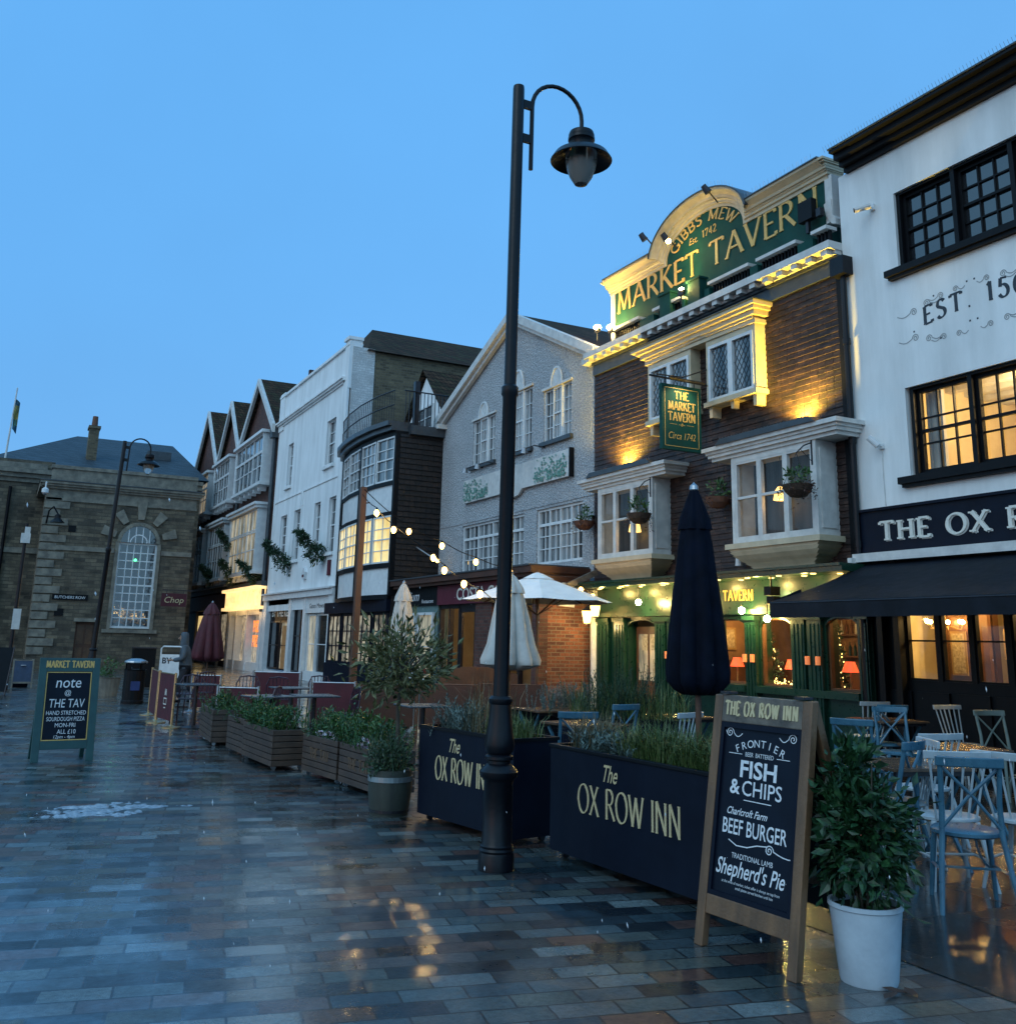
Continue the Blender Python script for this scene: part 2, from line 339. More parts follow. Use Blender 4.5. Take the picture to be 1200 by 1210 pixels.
M['laurel'] = leafmat('laurel_leaves', (.006, .022, .010), (.013, .052, .018), (.035, .105, .034), .42)
M['box'] = leafmat('box_leaves', (.014, .045, .012), (.035, .10, .022), (.075, .17, .04))
M['olive'] = leafmat('olive_leaves', (.045, .055, .02), (.11, .115, .042), (.22, .20, .085))
M['fir'] = leafmat('fir_needles', (.010, .03, .014), (.02, .055, .025), (.035, .085, .04), .6)
M['sage'] = leafmat('silver_foliage', (.05, .08, .07), (.11, .16, .14), (.2, .26, .24), .6)
M['grass'] = leafmat('grass_blades', (.03, .065, .015), (.075, .12, .032), (.15, .17, .065), .5)
M['drygrass'] = leafmat('straw_grass', (.07, .065, .03), (.15, .12, .06), (.22, .18, .10), .6)
M['flower'] = leafmat('pansy_petals', (.3, .05, .25), (.6, .55, .62), (.75, .74, .7))
M['redleaf'] = leafmat('bronze_leaves', (.04, .012, .012), (.07, .025, .02), (.03, .04, .02))
# glass
m, t, b = newmat('window_glass'); setb(b, Base_Color=(.010, .014, .019, 1), Roughness=.04, IOR=2.05)
bump(t, noise(t, coords(t), 2.5, 2), .06, .05, b); M['glass'] = m
m, t, b = newmat('curtained_glass'); v = coords(t)
mp = N(t, 'ShaderNodeMapping'); mp.inputs['Scale'].default_value = (1.2, 1.2, .06); t.links.new(v, mp.inputs[0])
t.links.new(ramp(t, noise(t, mp.outputs[0], 3.2, 3), [(.42, (.018, .025, .032)), (.55, (.25, .27, .28))]), b.inputs['Base Color']); setb(b, Roughness=.05, IOR=1.9); M['glasscurt'] = m
m, t, b = newmat('clear_glass'); t.nodes.remove(b)
gg = N(t, 'ShaderNodeNewGeometry'); dt_ = N(t, 'ShaderNodeVectorMath', operation='DOT_PRODUCT'); t.links.new(gg.outputs['Incoming'], dt_.inputs[0]); t.links.new(gg.outputs['Normal'], dt_.inputs[1])
ff_ = mth(t, 'MULTIPLY_ADD', mth(t, 'POWER', mth(t, 'SUBTRACT', 1., mth(t, 'ABSOLUTE', dt_.outputs['Value']), clamp=True), 5.), .92, .045)
tr = N(t, 'ShaderNodeBsdfTransparent'); tr.inputs[0].default_value = (.93, .94, .93, 1); gl = N(t, 'ShaderNodeBsdfGlossy'); gl.inputs['Roughness'].default_value = .03
mx = N(t, 'ShaderNodeMixShader'); t.links.new(ff_, mx.inputs[0]); t.links.new(tr.outputs[0], mx.inputs[1]); t.links.new(gl.outputs[0], mx.inputs[2])
t.links.new(mx.outputs[0], t.nodes['Material Output'].inputs[0]); M['clear'] = m
def litpane(name, c1, c2, st, sc=(1, 1, .25)):
    """a drawn blind or curtain lit from within, behind glass"""
    m, t, b = newmat(name); v = coords(t); mp = N(t, 'ShaderNodeMapping'); mp.inputs['Scale'].default_value = sc; t.links.new(v, mp.inputs[0])
    f = noise(t, mp.outputs[0], 3.5, 4); col = ramp(t, f, [(.35, c1), (.65, c2)])
    t.links.new(col, b.inputs['Emission Color']); t.links.new(col, b.inputs['Base Color'])
    t.links.new(mth(t, 'MULTIPLY_ADD', noise(t, v, 1.3, 2), st*1.4, st*.3), b.inputs['Emission Strength'])
    setb(b, Roughness=.05, Specular_IOR_Level=.8); return m
M['lit'] = litpane('lit_blind', (.85, .55, .17), (1, .78, .36), .62)
M['litdim'] = litpane('dim_lit_curtain', (.16, .15, .12), (.75, .60, .38), .34)
M['litshop'] = litpane('lit_shop_interior', (.05, .05, .045), (.55, .45, .30), .5, (1, 1, .8))
M['glowhot'] = EM('floodlamp_glass', (1, .66, .19), 300); M['glowmid'] = EM('chandelier_bulb', (1, .60, .18), 90); M['glow'] = EM('warm_bulb', (1, .60, .17), 5.5); M['glow2'] = EM('warm_downlight', (1, .66, .20), 3.6); M['fairy'] = EM('fairy_bulb', (1, .62, .18), 4.5)
M['shade'] = EM('lit_lamp_shade', (1, .58, .16), 2.2); M['redshade'] = EM('red_lamp_shade', (1, .10, .03), 1.2); M['greenlamp'] = EM('green_lamp', (.1, 1, .35), 3)
M['shopneon'] = EM('lit_shop_sign', (1, .66, .28), 1.0, 5); M['orangeneon'] = EM('orange_window_letters', (1, .24, .04), 1.0)
M['bayroom'] = P('dim_curtains', (.07, .078, .088), (.022, .027, .035), .8, 5, streak=True); M['roomwall'] = P('warm_plaster', (.62, .52, .33), (.50, .40, .24), .8, 2); M['pubwall'] = P('smoky_pub_wall', (.26, .145, .07), (.15, .08, .04), .7, 3); M['wettop'] = P('dark_wet_tabletop', (.07, .075, .082), (.04, .043, .05), .25, 7); M['roomwood'] = P('dark_panelling', (.14, .06, .025), (.08, .035, .015), .4, 3)
M['paper'] = P('aged_print', (.55, .45, .28), (.25, .19, .11), .7, 22)
M['gilt'] = P('gilt_frame', (.35, .22, .08), None, .4, 12)
def lamp(name, loc, pw, col=(1, .66, .30), r=.04, parent=None, spot=None, aim=None):
    l = bpy.data.lights.new(name, 'SPOT' if spot else 'POINT'); l.energy = pw; l.color = col; l.shadow_soft_size = r
    if spot: l.spot_size = math.radians(spot); l.spot_blend = .8
    o = bpy.data.objects.new(name, l); COL.objects.link(o); loc = Vector(loc)
    if aim: o.rotation_euler = (Vector(aim)-loc).to_track_quat('-Z', 'Y').to_euler()
    if parent: o.parent = parent; loc = ROOT[parent.name] @ loc
    o.location = loc; return o
# ------------------------------------------------------------------ lettering
def arc(cx, cy, rx, ry, a0, a1, n=14): return [(cx+rx*math.cos(math.radians(a0+(a1-a0)*i/n)), cy+ry*math.sin(math.radians(a0+(a1-a0)*i/n))) for i in range(n+1)]
G = {
'A': (.80, [[(0, 0), (.4, 1)], [(.4, 1), (.8, 0)], [(.15, .36), (.65, .36)]]),
'B': (.60, [[(.08, 0), (.08, 1)], [(.08, 1), (.3, 1)]+arc(.3, .76, .22, .24, 90, -90)+[(.08, .52)], [(.3, .52)]+arc(.32, .26, .27, .26, 90, -90)+[(.08, 0)]]),
'C': (.76, [arc(.44, .5, .42, .5, 50, 310, 22)]),
'D': (.78, [[(.08, 0), (.08, 1)], [(.08, 1), (.3, 1)]+arc(.3, .5, .45, .5, 90, -90, 18)+[(.08, 0)]]),
'E': (.56, [[(.08, 0), (.08, 1)], [(.08, 1), (.54, 1), (.54, .88)], [(.08, .52), (.44, .52)], [(.08, 0), (.56, 0), (.56, .13)]]),
'F': (.54, [[(.08, 0), (.08, 1)], [(.08, 1), (.54, 1), (.54, .88)], [(.08, .5), (.42, .5)]]),
'G': (.82, [arc(.44, .5, .42, .5, 50, 325, 22), [(.78, .16), (.78, .42)], [(.6, .42), (.9, .42)]]),
'H': (.76, [[(.08, 0), (.08, 1)], [(.68, 0), (.68, 1)], [(.08, .52), (.68, .52)]]),
'I': (.16, [[(.08, 0), (.08, 1)]]),
'K': (.72, [[(.08, 0), (.08, 1)], [(.62, 1), (.1, .45)], [(.26, .6), (.74, 0)]]),
'L': (.54, [[(.08, 0), (.08, 1)], [(.08, 0), (.54, 0), (.54, .13)]]),
'M': (.98, [[(.1, 0), (.16, 1)], [(.16, 1), (.49, .1)], [(.49, .1), (.82, 1)], [(.82, 1), (.9, 0)]]),
'N': (.82, [[(.1, 0), (.1, 1)], [(.1, 1), (.72, 0)], [(.72, 0), (.72, 1)]]),
'O': (.90, [arc(.45, .5, .43, .5, 90, 450, 28)]),
'P': (.58, [[(.08, 0), (.08, 1)], [(.08, 1), (.3, 1)]+arc(.3, .74, .26, .26, 90, -90)+[(.08, .48)]]),
'R': (.70, [[(.08, 0), (.08, 1)], [(.08, 1), (.3, 1)]+arc(.3, .75, .26, .25, 90, -90)+[(.08, .5)], [(.3, .5), (.70, 0)]]),
'S': (.56, [arc(.29, .75, .23, .25, 30, 200, 12)+arc(.28, .26, .26, .26, 70, -150, 14)]),
'T': (.74, [[(.37, 0), (.37, 1)], [(.02, .87), (.02, 1), (.72, 1), (.72, .87)]]),
'U': (.74, [[(.08, 1), (.08, .35)]+arc(.37, .32, .29, .32, 180, 360)+[(.66, 1)]]),
'V': (.76, [[(.02, 1), (.38, 0)], [(.38, 0), (.74, 1)]]),
'W': (1.1, [[(.02, 1), (.3, 0)], [(.3, 0), (.55, .95)], [(.55, .95), (.8, 0)], [(.8, 0), (1.08, 1)]]),
'X': (.74, [[(.04, 1), (.70, 0)], [(.66, 1), (.04, 0)]]),
'Y': (.72, [[(.02, 1), (.36, .48)], [(.70, 1), (.36, .48)], [(.36, .48), (.36, 0)]]),
'Z': (.66, [[(.04, .87), (.04, 1), (.62, 1)], [(.62, 1), (.04, 0)], [(.04, 0), (.64, 0), (.64, .13)]]),
'1': (.36, [[(.05, .82), (.2, 1), (.2, 0)]]),
'5': (.56, [[(.5, 1), (.14, 1), (.1, .56)], arc(.26, .33, .28, .33, 120, -150, 16)]),
'0': (.66, [arc(.33, .5, .29, .5, 90, 450, 24)]),
'7': (.56, [[(.04, .87), (.04, 1), (.54, 1)], [(.54, 1), (.2, 0)]]),
'4': (.60, [[(.42, 0), (.42, 1)], [(.42, 1), (.02, .3), (.6, .3)]]),
'2': (.56, [arc(.27, .73, .24, .27, 160, -35, 12)+[(.04, .04)], [(.04, 0), (.56, 0), (.56, .12)]]),
'.': (.2, [[(.06, .04), (.16, .04)]]), "'": (.16, [[(.08, 1), (.06, .78)]]), ' ': (.36, []), '-': (.4, [[(.05, .45), (.35, .45)]])}
class Face:                      # a lettering plane: right, up, normal
    def __init__(s, o, r, u=(0, 0, 1)): s.o, s.r, s.u = Vector(o), Vector(r).normalized(), Vector(u).normalized(); s.n = s.r.cross(s.u)
    def at(s, x, y, d=0): return s.o+s.r*x+s.u*y+s.n*d
def textw(txt, gap): return sum(G[c][0]+gap for c in txt)-gap
def serif(mb, face, txt, h, x=0, y=0, width=None, thick=.15, thin=.05, sf=.12, gap=.2, depth=.012, align='l', arcf=None, slant=0):
    w0 = textw(txt, gap); sx = (width/(w0*h)) if width else 1; tot = w0*h*sx
    cx = x-(tot/2 if align == 'c' else 0); lay = [0]
    def emit(poly):
        lay[0] += 1; d = depth+lay[0] % 9*.0004
        pts = []
        for (a, b) in poly:
            gx = cx+(a+slant*b)*h*sx; gy = y+b*h
            pts.append(arcf(gx, gy) if arcf else (gx, gy))
        mb.add([face.at(*p, d) for p in pts]+[face.at(*p, 0) for p in pts], [tuple(range(len(pts)))]+[(i, (i+1) % len(pts), (i+1) % len(pts)+len(pts), i+len(pts)) for i in range(len(pts))])
    def ribbon(pl):
        n = len(pl); L, Rr = [], []
        for i, p in enumerate(pl):
            a = pl[max(0, i-1)]; b = pl[min(n-1, i+1)]
            if n > 3 and abs(pl[0][0]-pl[-1][0])+abs(pl[0][1]-pl[-1][1]) < 1e-6 and i in (0, n-1): a, b = pl[-2], pl[1]
            dx, dy = (b[0]-a[0])*sx, b[1]-a[1]; l = math.hypot(dx, dy) or 1; dx, dy = dx/l, dy/l
            w = thin+(thick-thin)*abs(math.sin(math.atan2(dy, dx)-math.radians(18)))**1.3
            nx, ny = -dy*w/2/sx, dx*w/2
            L.append((p[0]+nx, p[1]+ny)); Rr.append((p[0]-nx, p[1]-ny))
        for i in range(n-1): emit([L[i], Rr[i], Rr[i+1], L[i+1]])
    for c in txt:
        w, strokes = G[c]
        for pl in strokes:
            if len(pl) == 3 or len(pl) == 4:
                for i in range(len(pl)-1): ribbon([pl[i], pl[i+1]])
            else: ribbon(pl)
            if sf:
                for p, q in ((pl[0], pl[1]), (pl[-1], pl[-2])):
                    if abs(p[1]-q[1]) > .5 and (p[1] < .01 or p[1] > .99):
                        k = .0 if p[1] < .5 else -thin
                        emit([(p[0]-sf, p[1]+k), (p[0]+sf, p[1]+k), (p[0]+sf, p[1]+k+thin), (p[0]-sf, p[1]+k+thin)])
        cx += (w+gap)*h*sx
    return mb
_fc = {}
def bf(mb, face, txt, h, x=0, y=0, width=None, align='l', shear=0, bold=0, depth=.002, rot=0):
    """plain or sloping lettering from the built-in typeface"""
    key = (txt, shear, bold)
    if key not in _fc:
        cu = bpy.data.curves.new('lettering', 'FONT'); cu.body = txt; cu.shear = shear; cu.offset = bold; cu.resolution_u = 3
        o = bpy.data.objects.new('lettering', cu); me = bpy.data.meshes.new_from_object(o)
        _fc[key] = ([v.co.copy() for v in me.vertices], [tuple(p.vertices) for p in me.polygons]); bpy.data.objects.remove(o)
    vs, fs = _fc[key]
    if not vs: return mb
    x0 = min(v.x for v in vs); x1 = max(v.x for v in vs); k = h/.72; kx = width/(x1-x0) if width else k
    ox = -(x1-x0)*kx/2 if align == 'c' else 0; c_, s_ = math.cos(rot), math.sin(rot)
    pts = [(((v.x-x0)*kx+ox), v.y*k) for v in vs]
    return mb.add([face.at(x+a*c_-b*s_, y+a*s_+b*c_, depth) for a, b in pts], fs)
def line(mb, face, pts, w, d=.003):
    for i in range(len(pts)-1):
        a, b = Vector((*pts[i], 0)), Vector((*pts[i+1], 0)); t_ = (b-a).normalized(); n_ = Vector((-t_.y, t_.x, 0))*w/2; e_ = t_*w*.3
        mb.quad(*[face.at(p.x, p.y, d+.0002*(i % 5)) for p in (a-e_-n_, b+e_-n_, b+e_+n_, a-e_+n_)])
    return mb
def swirl(mb, face, x, y, s, flip=1, w=.004, tail=1.4):
    pts = [(x+flip*s*(.5*(1-k/26*.85))*math.cos(k*.42)+0, y+s*.5*(1-k/26*.85)*math.sin(k*.42)) for k in range(26)]
    pre = [(x+flip*s*(.5+tail*(1-j/6)), y-s*.35*math.sin(PI*(1-j/6))) for j in range(6)]
    return line(mb, face, pre+pts, w)
# ------------------------------------------------------------------ facade pieces
def wall(mb, fa, u0, u1, z0, z1, holes, th=.22, d=0):
    us = sorted({u0, u1, *[h[i] for h in holes for i in (0, 1)]}); zs = sorted({z0, z1, *[h[i] for h in holes for i in (2, 3)]})
    for a, b in zip(us, us[1:]):
        for c, e_ in zip(zs, zs[1:]):
            mu, mz = (a+b)/2, (c+e_)/2
            if any(h[0] < mu < h[1] and h[2] < mz < h[3] for h in holes): continue
            mb.quad(fa.at(a, c, d), fa.at(b, c, d), fa.at(b, e_, d), fa.at(a, e_, d))
    for a, b, c, e_ in holes:
        for p, q in (((a, c), (b, c)), ((b, c), (b, e_)), ((b, e_), (a, e_)), ((a, e_), (a, c))):
            mb.quad(fa.at(*p, d), fa.at(*q, d), fa.at(*q, d-th), fa.at(*p, d-th))
    return mb
def window(fa, root, u0, u1, z0, z1, cols, rows, fm, pm, d=-.10, fw=.06, bw=.024, mull=0, transom=None, name='window', sash=False, lat=None, latm=None):
    mb = MB(); dp = .07
    mb.fb(fa, u0, u0+fw, z0, z1, d, d+dp); mb.fb(fa, u1-fw, u1, z0, z1, d, d+dp); mb.fb(fa, u0+fw, u1-fw, z0, z0+fw, d, d+dp-.003); mb.fb(fa, u0+fw, u1-fw, z1-fw, z1, d, d+dp-.003)
    if sash: zm = (z0+z1)/2; mb.fb(fa, u0+fw, u1-fw, zm-fw*.4, zm+fw*.4, d+.004, d+dp-.006)
    if transom: mb.fb(fa, u0+fw, u1-fw, transom-fw*.4, transom+fw*.4, d+.004, d+dp-.006)
    cu, cz = (u1-u0-2*fw)/cols, (z1-z0-2*fw)/rows
    for i in range(1, cols):
        big = mull and i % mull == 0; w = fw*.8 if big else bw
        mb.fb(fa, u0+fw+i*cu-w/2, u0+fw+i*cu+w/2, z0+fw, z1-fw, d+.008, d+(dp-.004 if big else .045))
    for j in range(1, rows): mb.fb(fa, u0+fw, u1-fw, z0+fw+j*cz-bw/2, z0+fw+j*cz+bw/2, d+.010, d+.043)
    o = mb.build(name, fm, root)
    MB().quad(*[fa.at(u, z, d+.012) for u, z in ((u0+fw*.5, z0+fw*.5), (u1-fw*.5, z0+fw*.5), (u1-fw*.5, z1-fw*.5), (u0+fw*.5, z1-fw*.5))]).build('pane', pm, o, recalc=False)
    if lat:
        lb = MB(); ua, ub, za, zb = u0+fw, u1-fw, z0+fw, z1-fw; k = 1.55
        for sg in (1, -1):
            c_ = -40*lat
            while c_ < 40*lat:      # clip the slanted lead to each light
                pts = []
                for i in range(25):
                    z = za+(zb-za)*i/24; u = (ua+ub)/2+c_+sg*(z-za)/k
                    if ua < u < ub: pts.append((u, z))
                if len(pts) > 1: lb.bar(fa.at(*pts[0], d+.018), fa.at(*pts[-1], d+.018), .010, .006, fa.n)
                c_ += lat
        lb.build('lead_lattice', latm or M['lead'], o, recalc=False)
    return o
def profile_sweep(mb, fa, path, prof):
    """path: (u, z) line; prof: (offset along the path's left normal, d outwards)"""
    n = len(path); rows = []
    for i, p in enumerate(path):
        a, b = path[max(0, i-1)], path[min(n-1, i+1)]
        d1 = Vector((p[0]-a[0], p[1]-a[1])); d2 = Vector((b[0]-p[0], b[1]-p[1]))
        if d1.length < 1e-6: d1 = d2
        if d2.length < 1e-6: d2 = d1
        d1.normalize(); d2.normalize(); n1 = Vector((-d1.y, d1.x)); n2 = Vector((-d2.y, d2.x)); nn = (n1+n2).normalized(); k = 1/max(.35, nn.dot(n1))
        rows.append([fa.at(p[0]+nn.x*o*k, p[1]+nn.y*o*k, d) for o, d in prof])
    m_ = len(prof); vs = [v for r in rows for v in r]
    return mb.add(vs, [(i*m_+j, i*m_+j+1, (i+1)*m_+j+1, (i+1)*m_+j) for i in range(n-1) for j in range(m_-1)]+[tuple(range(m_)), tuple(range((n-1)*m_, n*m_))])
def cornice(mb, fa, u0, u1, z0, steps, ret=True, du=None):
    """stacked mouldings: steps of (height, projection)"""
    z = z0
    for h, pj in steps:
        e_ = pj if ret else 0
        mb.fb(fa, u0-e_, u1+e_, z, z+h, -.05, pj); z += h
    return mb
# ------------------------------------------------------------------ foliage
def leaves(mb, c, r, n, size, clumps=14, flat=.35, asp=.42, seed=1, hollow=.55, up=0):
    q = random.Random(seed); c = Vector(c); r = Vector(r if isinstance(r, (tuple, list)) else (r, r, r))
    cl = []
    for i in range(clumps):
        v = Vector((q.gauss(0, 1), q.gauss(0, 1), q.gauss(0, 1))).normalized(); k = q.uniform(hollow, 1)
        cl.append((Vector((v.x*r.x*k, v.y*r.y*k, v.z*r.z*k)), q.uniform(.22, .42)))
    for i in range(n):
        p0, s_ = cl[q.randrange(clumps)]
        p = c+p0+Vector((q.gauss(0, r.x*s_*.7), q.gauss(0, r.y*s_*.7), q.gauss(0, r.z*s_*.7)))
        out = (p-c).normalized() if (p-c).length > 1e-5 else Vector((0, 0, 1))
        t_ = (out*.8+Vector((q.gauss(0, .6), q.gauss(0, .6), q.gauss(0, .6)+up))).normalized()
        w_ = t_.cross(Vector((q.gauss(0, 1), q.gauss(0, 1), q.gauss(0, 1)))).normalized(); l = size*q.choice((.5, .75, 1, 1, 1.25, 1.5))*q.uniform(.85, 1.15)
        nn = t_.cross(w_)*l*flat*.4
        mb.add([p, p+t_*l*.45+w_*l*asp*.5+nn*.5, p+t_*l, p+t_*l*.45-w_*l*asp*.5+nn*.5], [(0, 1, 2), (0, 2, 3)])
    return mb
def blades(mb, c, rx, ry, n, h, seed=1, lean=.5, w=.006, rz=0):
    q = random.Random(seed); c = Vector(c); rot = Matrix.Rotation(rz, 3, 'Z')
    for i in range(n):
        b = c+rot @ Vector((q.uniform(-rx, rx), q.uniform(-ry, ry), 0)); a = q.uniform(0, 2*PI); L = h*q.uniform(.5, 1.2); ln = lean*q.uniform(.1, 1.3)
        dv = Vector((math.cos(a), math.sin(a), 0)); sv = Vector((-dv.y, dv.x, 0))*w*q.uniform(.6, 1.3)
        p1 = b+dv*L*ln*.25+Vector((0, 0, L*.55)); p2 = b+dv*L*ln*.8+Vector((0, 0, L*(1-.35*ln)))
        mb.add([b-sv, b+sv, p1+sv*.8, p1-sv*.8, p2], [(0, 1, 2, 3), (3, 2, 4)])
    return mb
def sprigs(mb, c, r, n, L, seed=1, nl=9, leaf=.03):
    """upright or spreading stems lined with narrow leaves (rosemary, lavender, conifer)"""
    q = random.Random(seed); c = Vector(c)
    for i in range(n):
        b = c+Vector((q.gauss(0, r[0]*.5), q.gauss(0, r[1]*.5), 0)); t_ = Vector((q.gauss(0, .35), q.gauss(0, .35), 1)).normalized(); l = L*q.uniform(.5, 1.15)
        mb.bar(b, b+t_*l, .004, .004)
        for k in range(nl):
            p = b+t_*l*(k+.6)/nl; o_ = (t_.cross(Vector((q.gauss(0, 1), q.gauss(0, 1), q.gauss(0, 1)))).normalized()*.8+t_*.7).normalized(); w_ = o_.cross(t_).normalized()*leaf*.16; e_ = leaf*q.uniform(.7, 1.3)
            for s_ in (1, -1):
                o2 = (o_-t_*o_.dot(t_))*s_+t_*o_.dot(t_); mb.add([p-w_, p+w_, p+o2*e_], [(0, 1, 2)])
    return mb
# ================================================================== the setting
g = MB(); n_ = 40
g.quad((-400, -100, 0), (400, -100, 0), (400, 500, 0), (-400, 500, 0))
tag(g.build('ground', M['paving'], recalc=False), kind='structure')
g = MB().add([(4.22, -12, .004), (11.5, -12, .004), (11.5, 27, .004), (5.0, 27, .004), (4.55, 9, .004)], [(0, 1, 2, 3, 4)])
tag(g.build('pavement', M['cafepaving'], recalc=False), kind='structure')
# ================================================================== Ox Row Inn (white, right)
fa = FX(11.5)
ox = T('inn_building', 'white rendered inn with black sash windows above a navy fascia with raised pale letters', 'building', (11.5, 6, 0))
A0, A1 = 2.0, 10.78
ups = [(8.73, 9.64), (7.80, 8.66), (6.86, 7.73)]
holes = [(6.80, 9.70, 7.24, 8.48), (6.80, 9.74, 4.06, 5.38), (2.4, 5.2, 7.24, 8.48), (2.4, 5.2, 4.06, 5.38)]
wall(MB(), fa, A0, A1, 3.64, 9.22, holes, .26).build('wall', M['white'], ox, recalc=False)
MB().fb(fa, A0, A1, 0, .02, -9, -8.9).fb(fa, A0, A0+.2, 0, 9.2, -9, -.27).fb(fa, A1-.22, A1-.002, 0, 9.2, -9, -.27).build('side_wall', M['white'], ox)
cb = MB(); cornice(cb, fa, A0, A1-.20, 9.2, [(.08, .08), (.08, .18), (.10, .30), (.05, .40)], ret=False); cb.build('cornice', M['black'], ox)
MB().fb(fa, A0, A1-.19, 9.51, 9.535, -8, .42).build('roof', M['lead'], ox)
sp = MB()
for i in range(150): u = A0+.05+i*.058; sp.bar(fa.at(u, 9.53, .36), fa.at(u+.01, 9.64, .40), .004, .004)
sp.build('bird_spikes', M['steel'], ox)
for z0, z1, nm, pm in ((7.24, 8.48, 'sash_window', M['glass']), (4.06, 5.38, 'sash_window', M['clear'])):
    for (a, b) in ups:
        fr_ = window(fa, ox, a, b, z0+.04, z1-.04, 3, 4 if nm and z0 > 7 else 3, M['black'], pm, -.20, .05, .024, sash=True, name=nm)
    mf = MB()
    for u0, u1 in ((6.80, 6.86), (7.73, 7.80), (8.66, 8.73), (9.64, 9.70)): mf.fb(fa, u0, u1, z0, z1, -.22, -.05)
    for za, zb in ((z0, z0+.04), (z1-.04, z1)): mf.fb(fa, 6.80, 9.70, za, zb, -.22, -.053)
    mf.build('window_frame', M['black'], ox)
    MB().fb(fa, 6.66, 9.88, z0-.11, z0-.01, -.1, .12).fb(fa, 6.70, 9.84, z0-.16, z0-.105, -.05, .08).build('sill', M['black'], ox)
# the lit room upstairs
MB().fb(fa, 5.6, 10.2, 3.9, 3.95, -3.2, -.26).fb(fa, 5.6, 10.2, 3.95, 5.75, -3.25, -3.2).fb(fa, 10.2, 10.25, 3.9, 5.75, -3.2, -.26).fb(fa, 5.55, 5.6, 3.9, 5.75, -3.2, -.26).fb(fa, 5.55, 10.25, 5.75, 5.8, -3.25, -.26).build('room', M['roomwall'], ox)
bm_ = MB()
for k in range(6): bm_.fb(fa, 5.6, 10.2, 5.6, 5.745, -.7-.45*k, -.55-.45*k)
bm_.build('ceiling_beams', M['offwhite'], ox)
cu_ = MB()
for u0, s_ in ((9.68, -1), (6.82, 1)):
    for k in range(5): cu_.fb(fa, *sorted((u0+s_*k*.055, u0+s_*(k*.055+.05))), 4.1, 5.35, -.42-.03*(k % 2), -.36-.03*(k % 2))
cu_.build('curtain', M['creamcloth'], ox)
lamp('room_light', fa.at(8.6, 5.35, -1.3), 110, (1, .70, .32), .1, ox); lamp('room_light', fa.at(7.0, 5.35, -1.7), 90, (1, .70, .32), .1, ox)
# fascia and lettering
MB().fb(fa, A0, A1, 3.0, 3.62, -.2, .05).fb(fa, A0, A1, 3.62, 3.66, -.1, .09).build('fascia', M['navy'], ox)
fc = Face(fa.at(10.30, 3.17, .05), (0, -1, 0))
let = MB(); serif(let, fc, "THE OX ROW INN", .27, thick=.21, thin=.085, sf=.15, gap=.26, depth=.03, width=4.25); let.build('lettering', M['white_letter'], ox, recalc=False)
let = MB(); serif(let, Face(fa.at(10.285, 3.155, .045), (0, -1, 0)), "THE OX ROW INN", .27, thick=.21, thin=.085, sf=.15, gap=.26, depth=.01, width=4.25); let.build('lettering_offset', M['offwhite'], ox, recalc=False)  # off-white copy of the letters, offset down and to the right
est = MB(); ef = Face(fa.at(8.50, 6.07, .0), (0, -1, 0))
def bow(x, y): return (x, y+.22-.13*(x/1.3)**2)
serif(est, ef, "EST. 150", .27, thick=.2, thin=.07, gap=.34, depth=.004, width=1.62, align='c', arcf=bow)
est.build('lettering', M['dark_letter'], ox, recalc=False)
fl = MB()
for yy, k in ((.52, 1), (-.08, -1)):
    for s_ in (-1, 1):
        swirl(fl, ef, s_*.98, yy-.10*k, .12, s_, .014, 2.0); swirl(fl, ef, s_*.75, yy-.03*k, .11, -s_, .014, 1.6); swirl(fl, ef, s_*.5, yy+.01*k, .10, s_, .012, 1.6); swirl(fl, ef, s_*.25, yy+.03*k, .09, -s_, .012, 1.2)
fl.build('scrollwork', M['grey_letter'], ox, recalc=False)
dt = MB()
for x, y in ((-1.0, .12), (-.06, .60), (.06, .60), (-.06, .02), (.06, .02), (-.62, .56), (-.55, -.1)): dt.fb(Fa(ef.o, ef.r, ef.n), x-.012, x+.012, y-.012, y+.012, 0, .004)
dt.build('painted_dots', M['dark_letter'], ox)
# ground floor: black timber front, lit bar behind
gw = [(9.53, 10.04), (9.0, 9.46), (8.46, 8.93), (7.9, 8.38), (7.34, 7.82), (6.78, 7.26)]
wall(MB(), fa, A0, A1, 0, 3.0, [(a, b, 1.2, 2.12) for a, b in gw], .12, -.02).build('shopfront', M['black'], ox, recalc=False)
for a, b in gw: window(fa, ox, a, b, 1.2, 2.12, 1, 1, M['black'], M['clear'], -.11, .028, transom=1.74)
pn = MB()
for k in range(8): pn.fb(fa, 9.98-k*.62, 10.5-k*.62, .2, 1.05, -.02, .012)
for u in (10.12, 10.42, 10.7): pn.fb(fa, u-.07, u+.03, 0, 2.9, -.02, .10)
pn.build('panelling', M['black'], ox)
MB().fb(fa, 4.5, 10.6, .45, .5, -3.0, -.14).fb(fa, 4.5, 10.6, .5, 2.75, -3.05, -3.0).fb(fa, 10.55, 10.6, .5, 2.75, -3, -.14).fb(fa, 4.45, 4.5, .5, 2.75, -3, -.14).fb(fa, 4.45, 10.6, 2.75, 2.8, -3.05, -.14).build('bar_room', M['roomwall'], ox)
MB().fb(fa, 4.5, 10.55, .5, 1.45, -2.995, -2.95).fb(fa, 8.2, 8.4, .5, 2.74, -2.0, -1.9).fb(fa, 9.5, 9.62, .5, 2.74, -1.3, -1.18).build('panelling', M['roomwood'], ox)
lamp('bar_light', fa.at(9.3, 2.4, -.75), 60, (1, .68, .28), .08, ox); lamp('bar_light', fa.at(8.0, 2.4, -1.0), 60, (1, .66, .26), .08, ox)
ch = T('chandelier', 'small brass chandelier with lit bulbs seen through the black inn windows', 'lamp', tuple(fa.at(9.85, 1.98, -.62)))
cm = MB().tube([fa.at(9.85, 2.75, -.62), fa.at(9.85, 1.98, -.62)], .01)
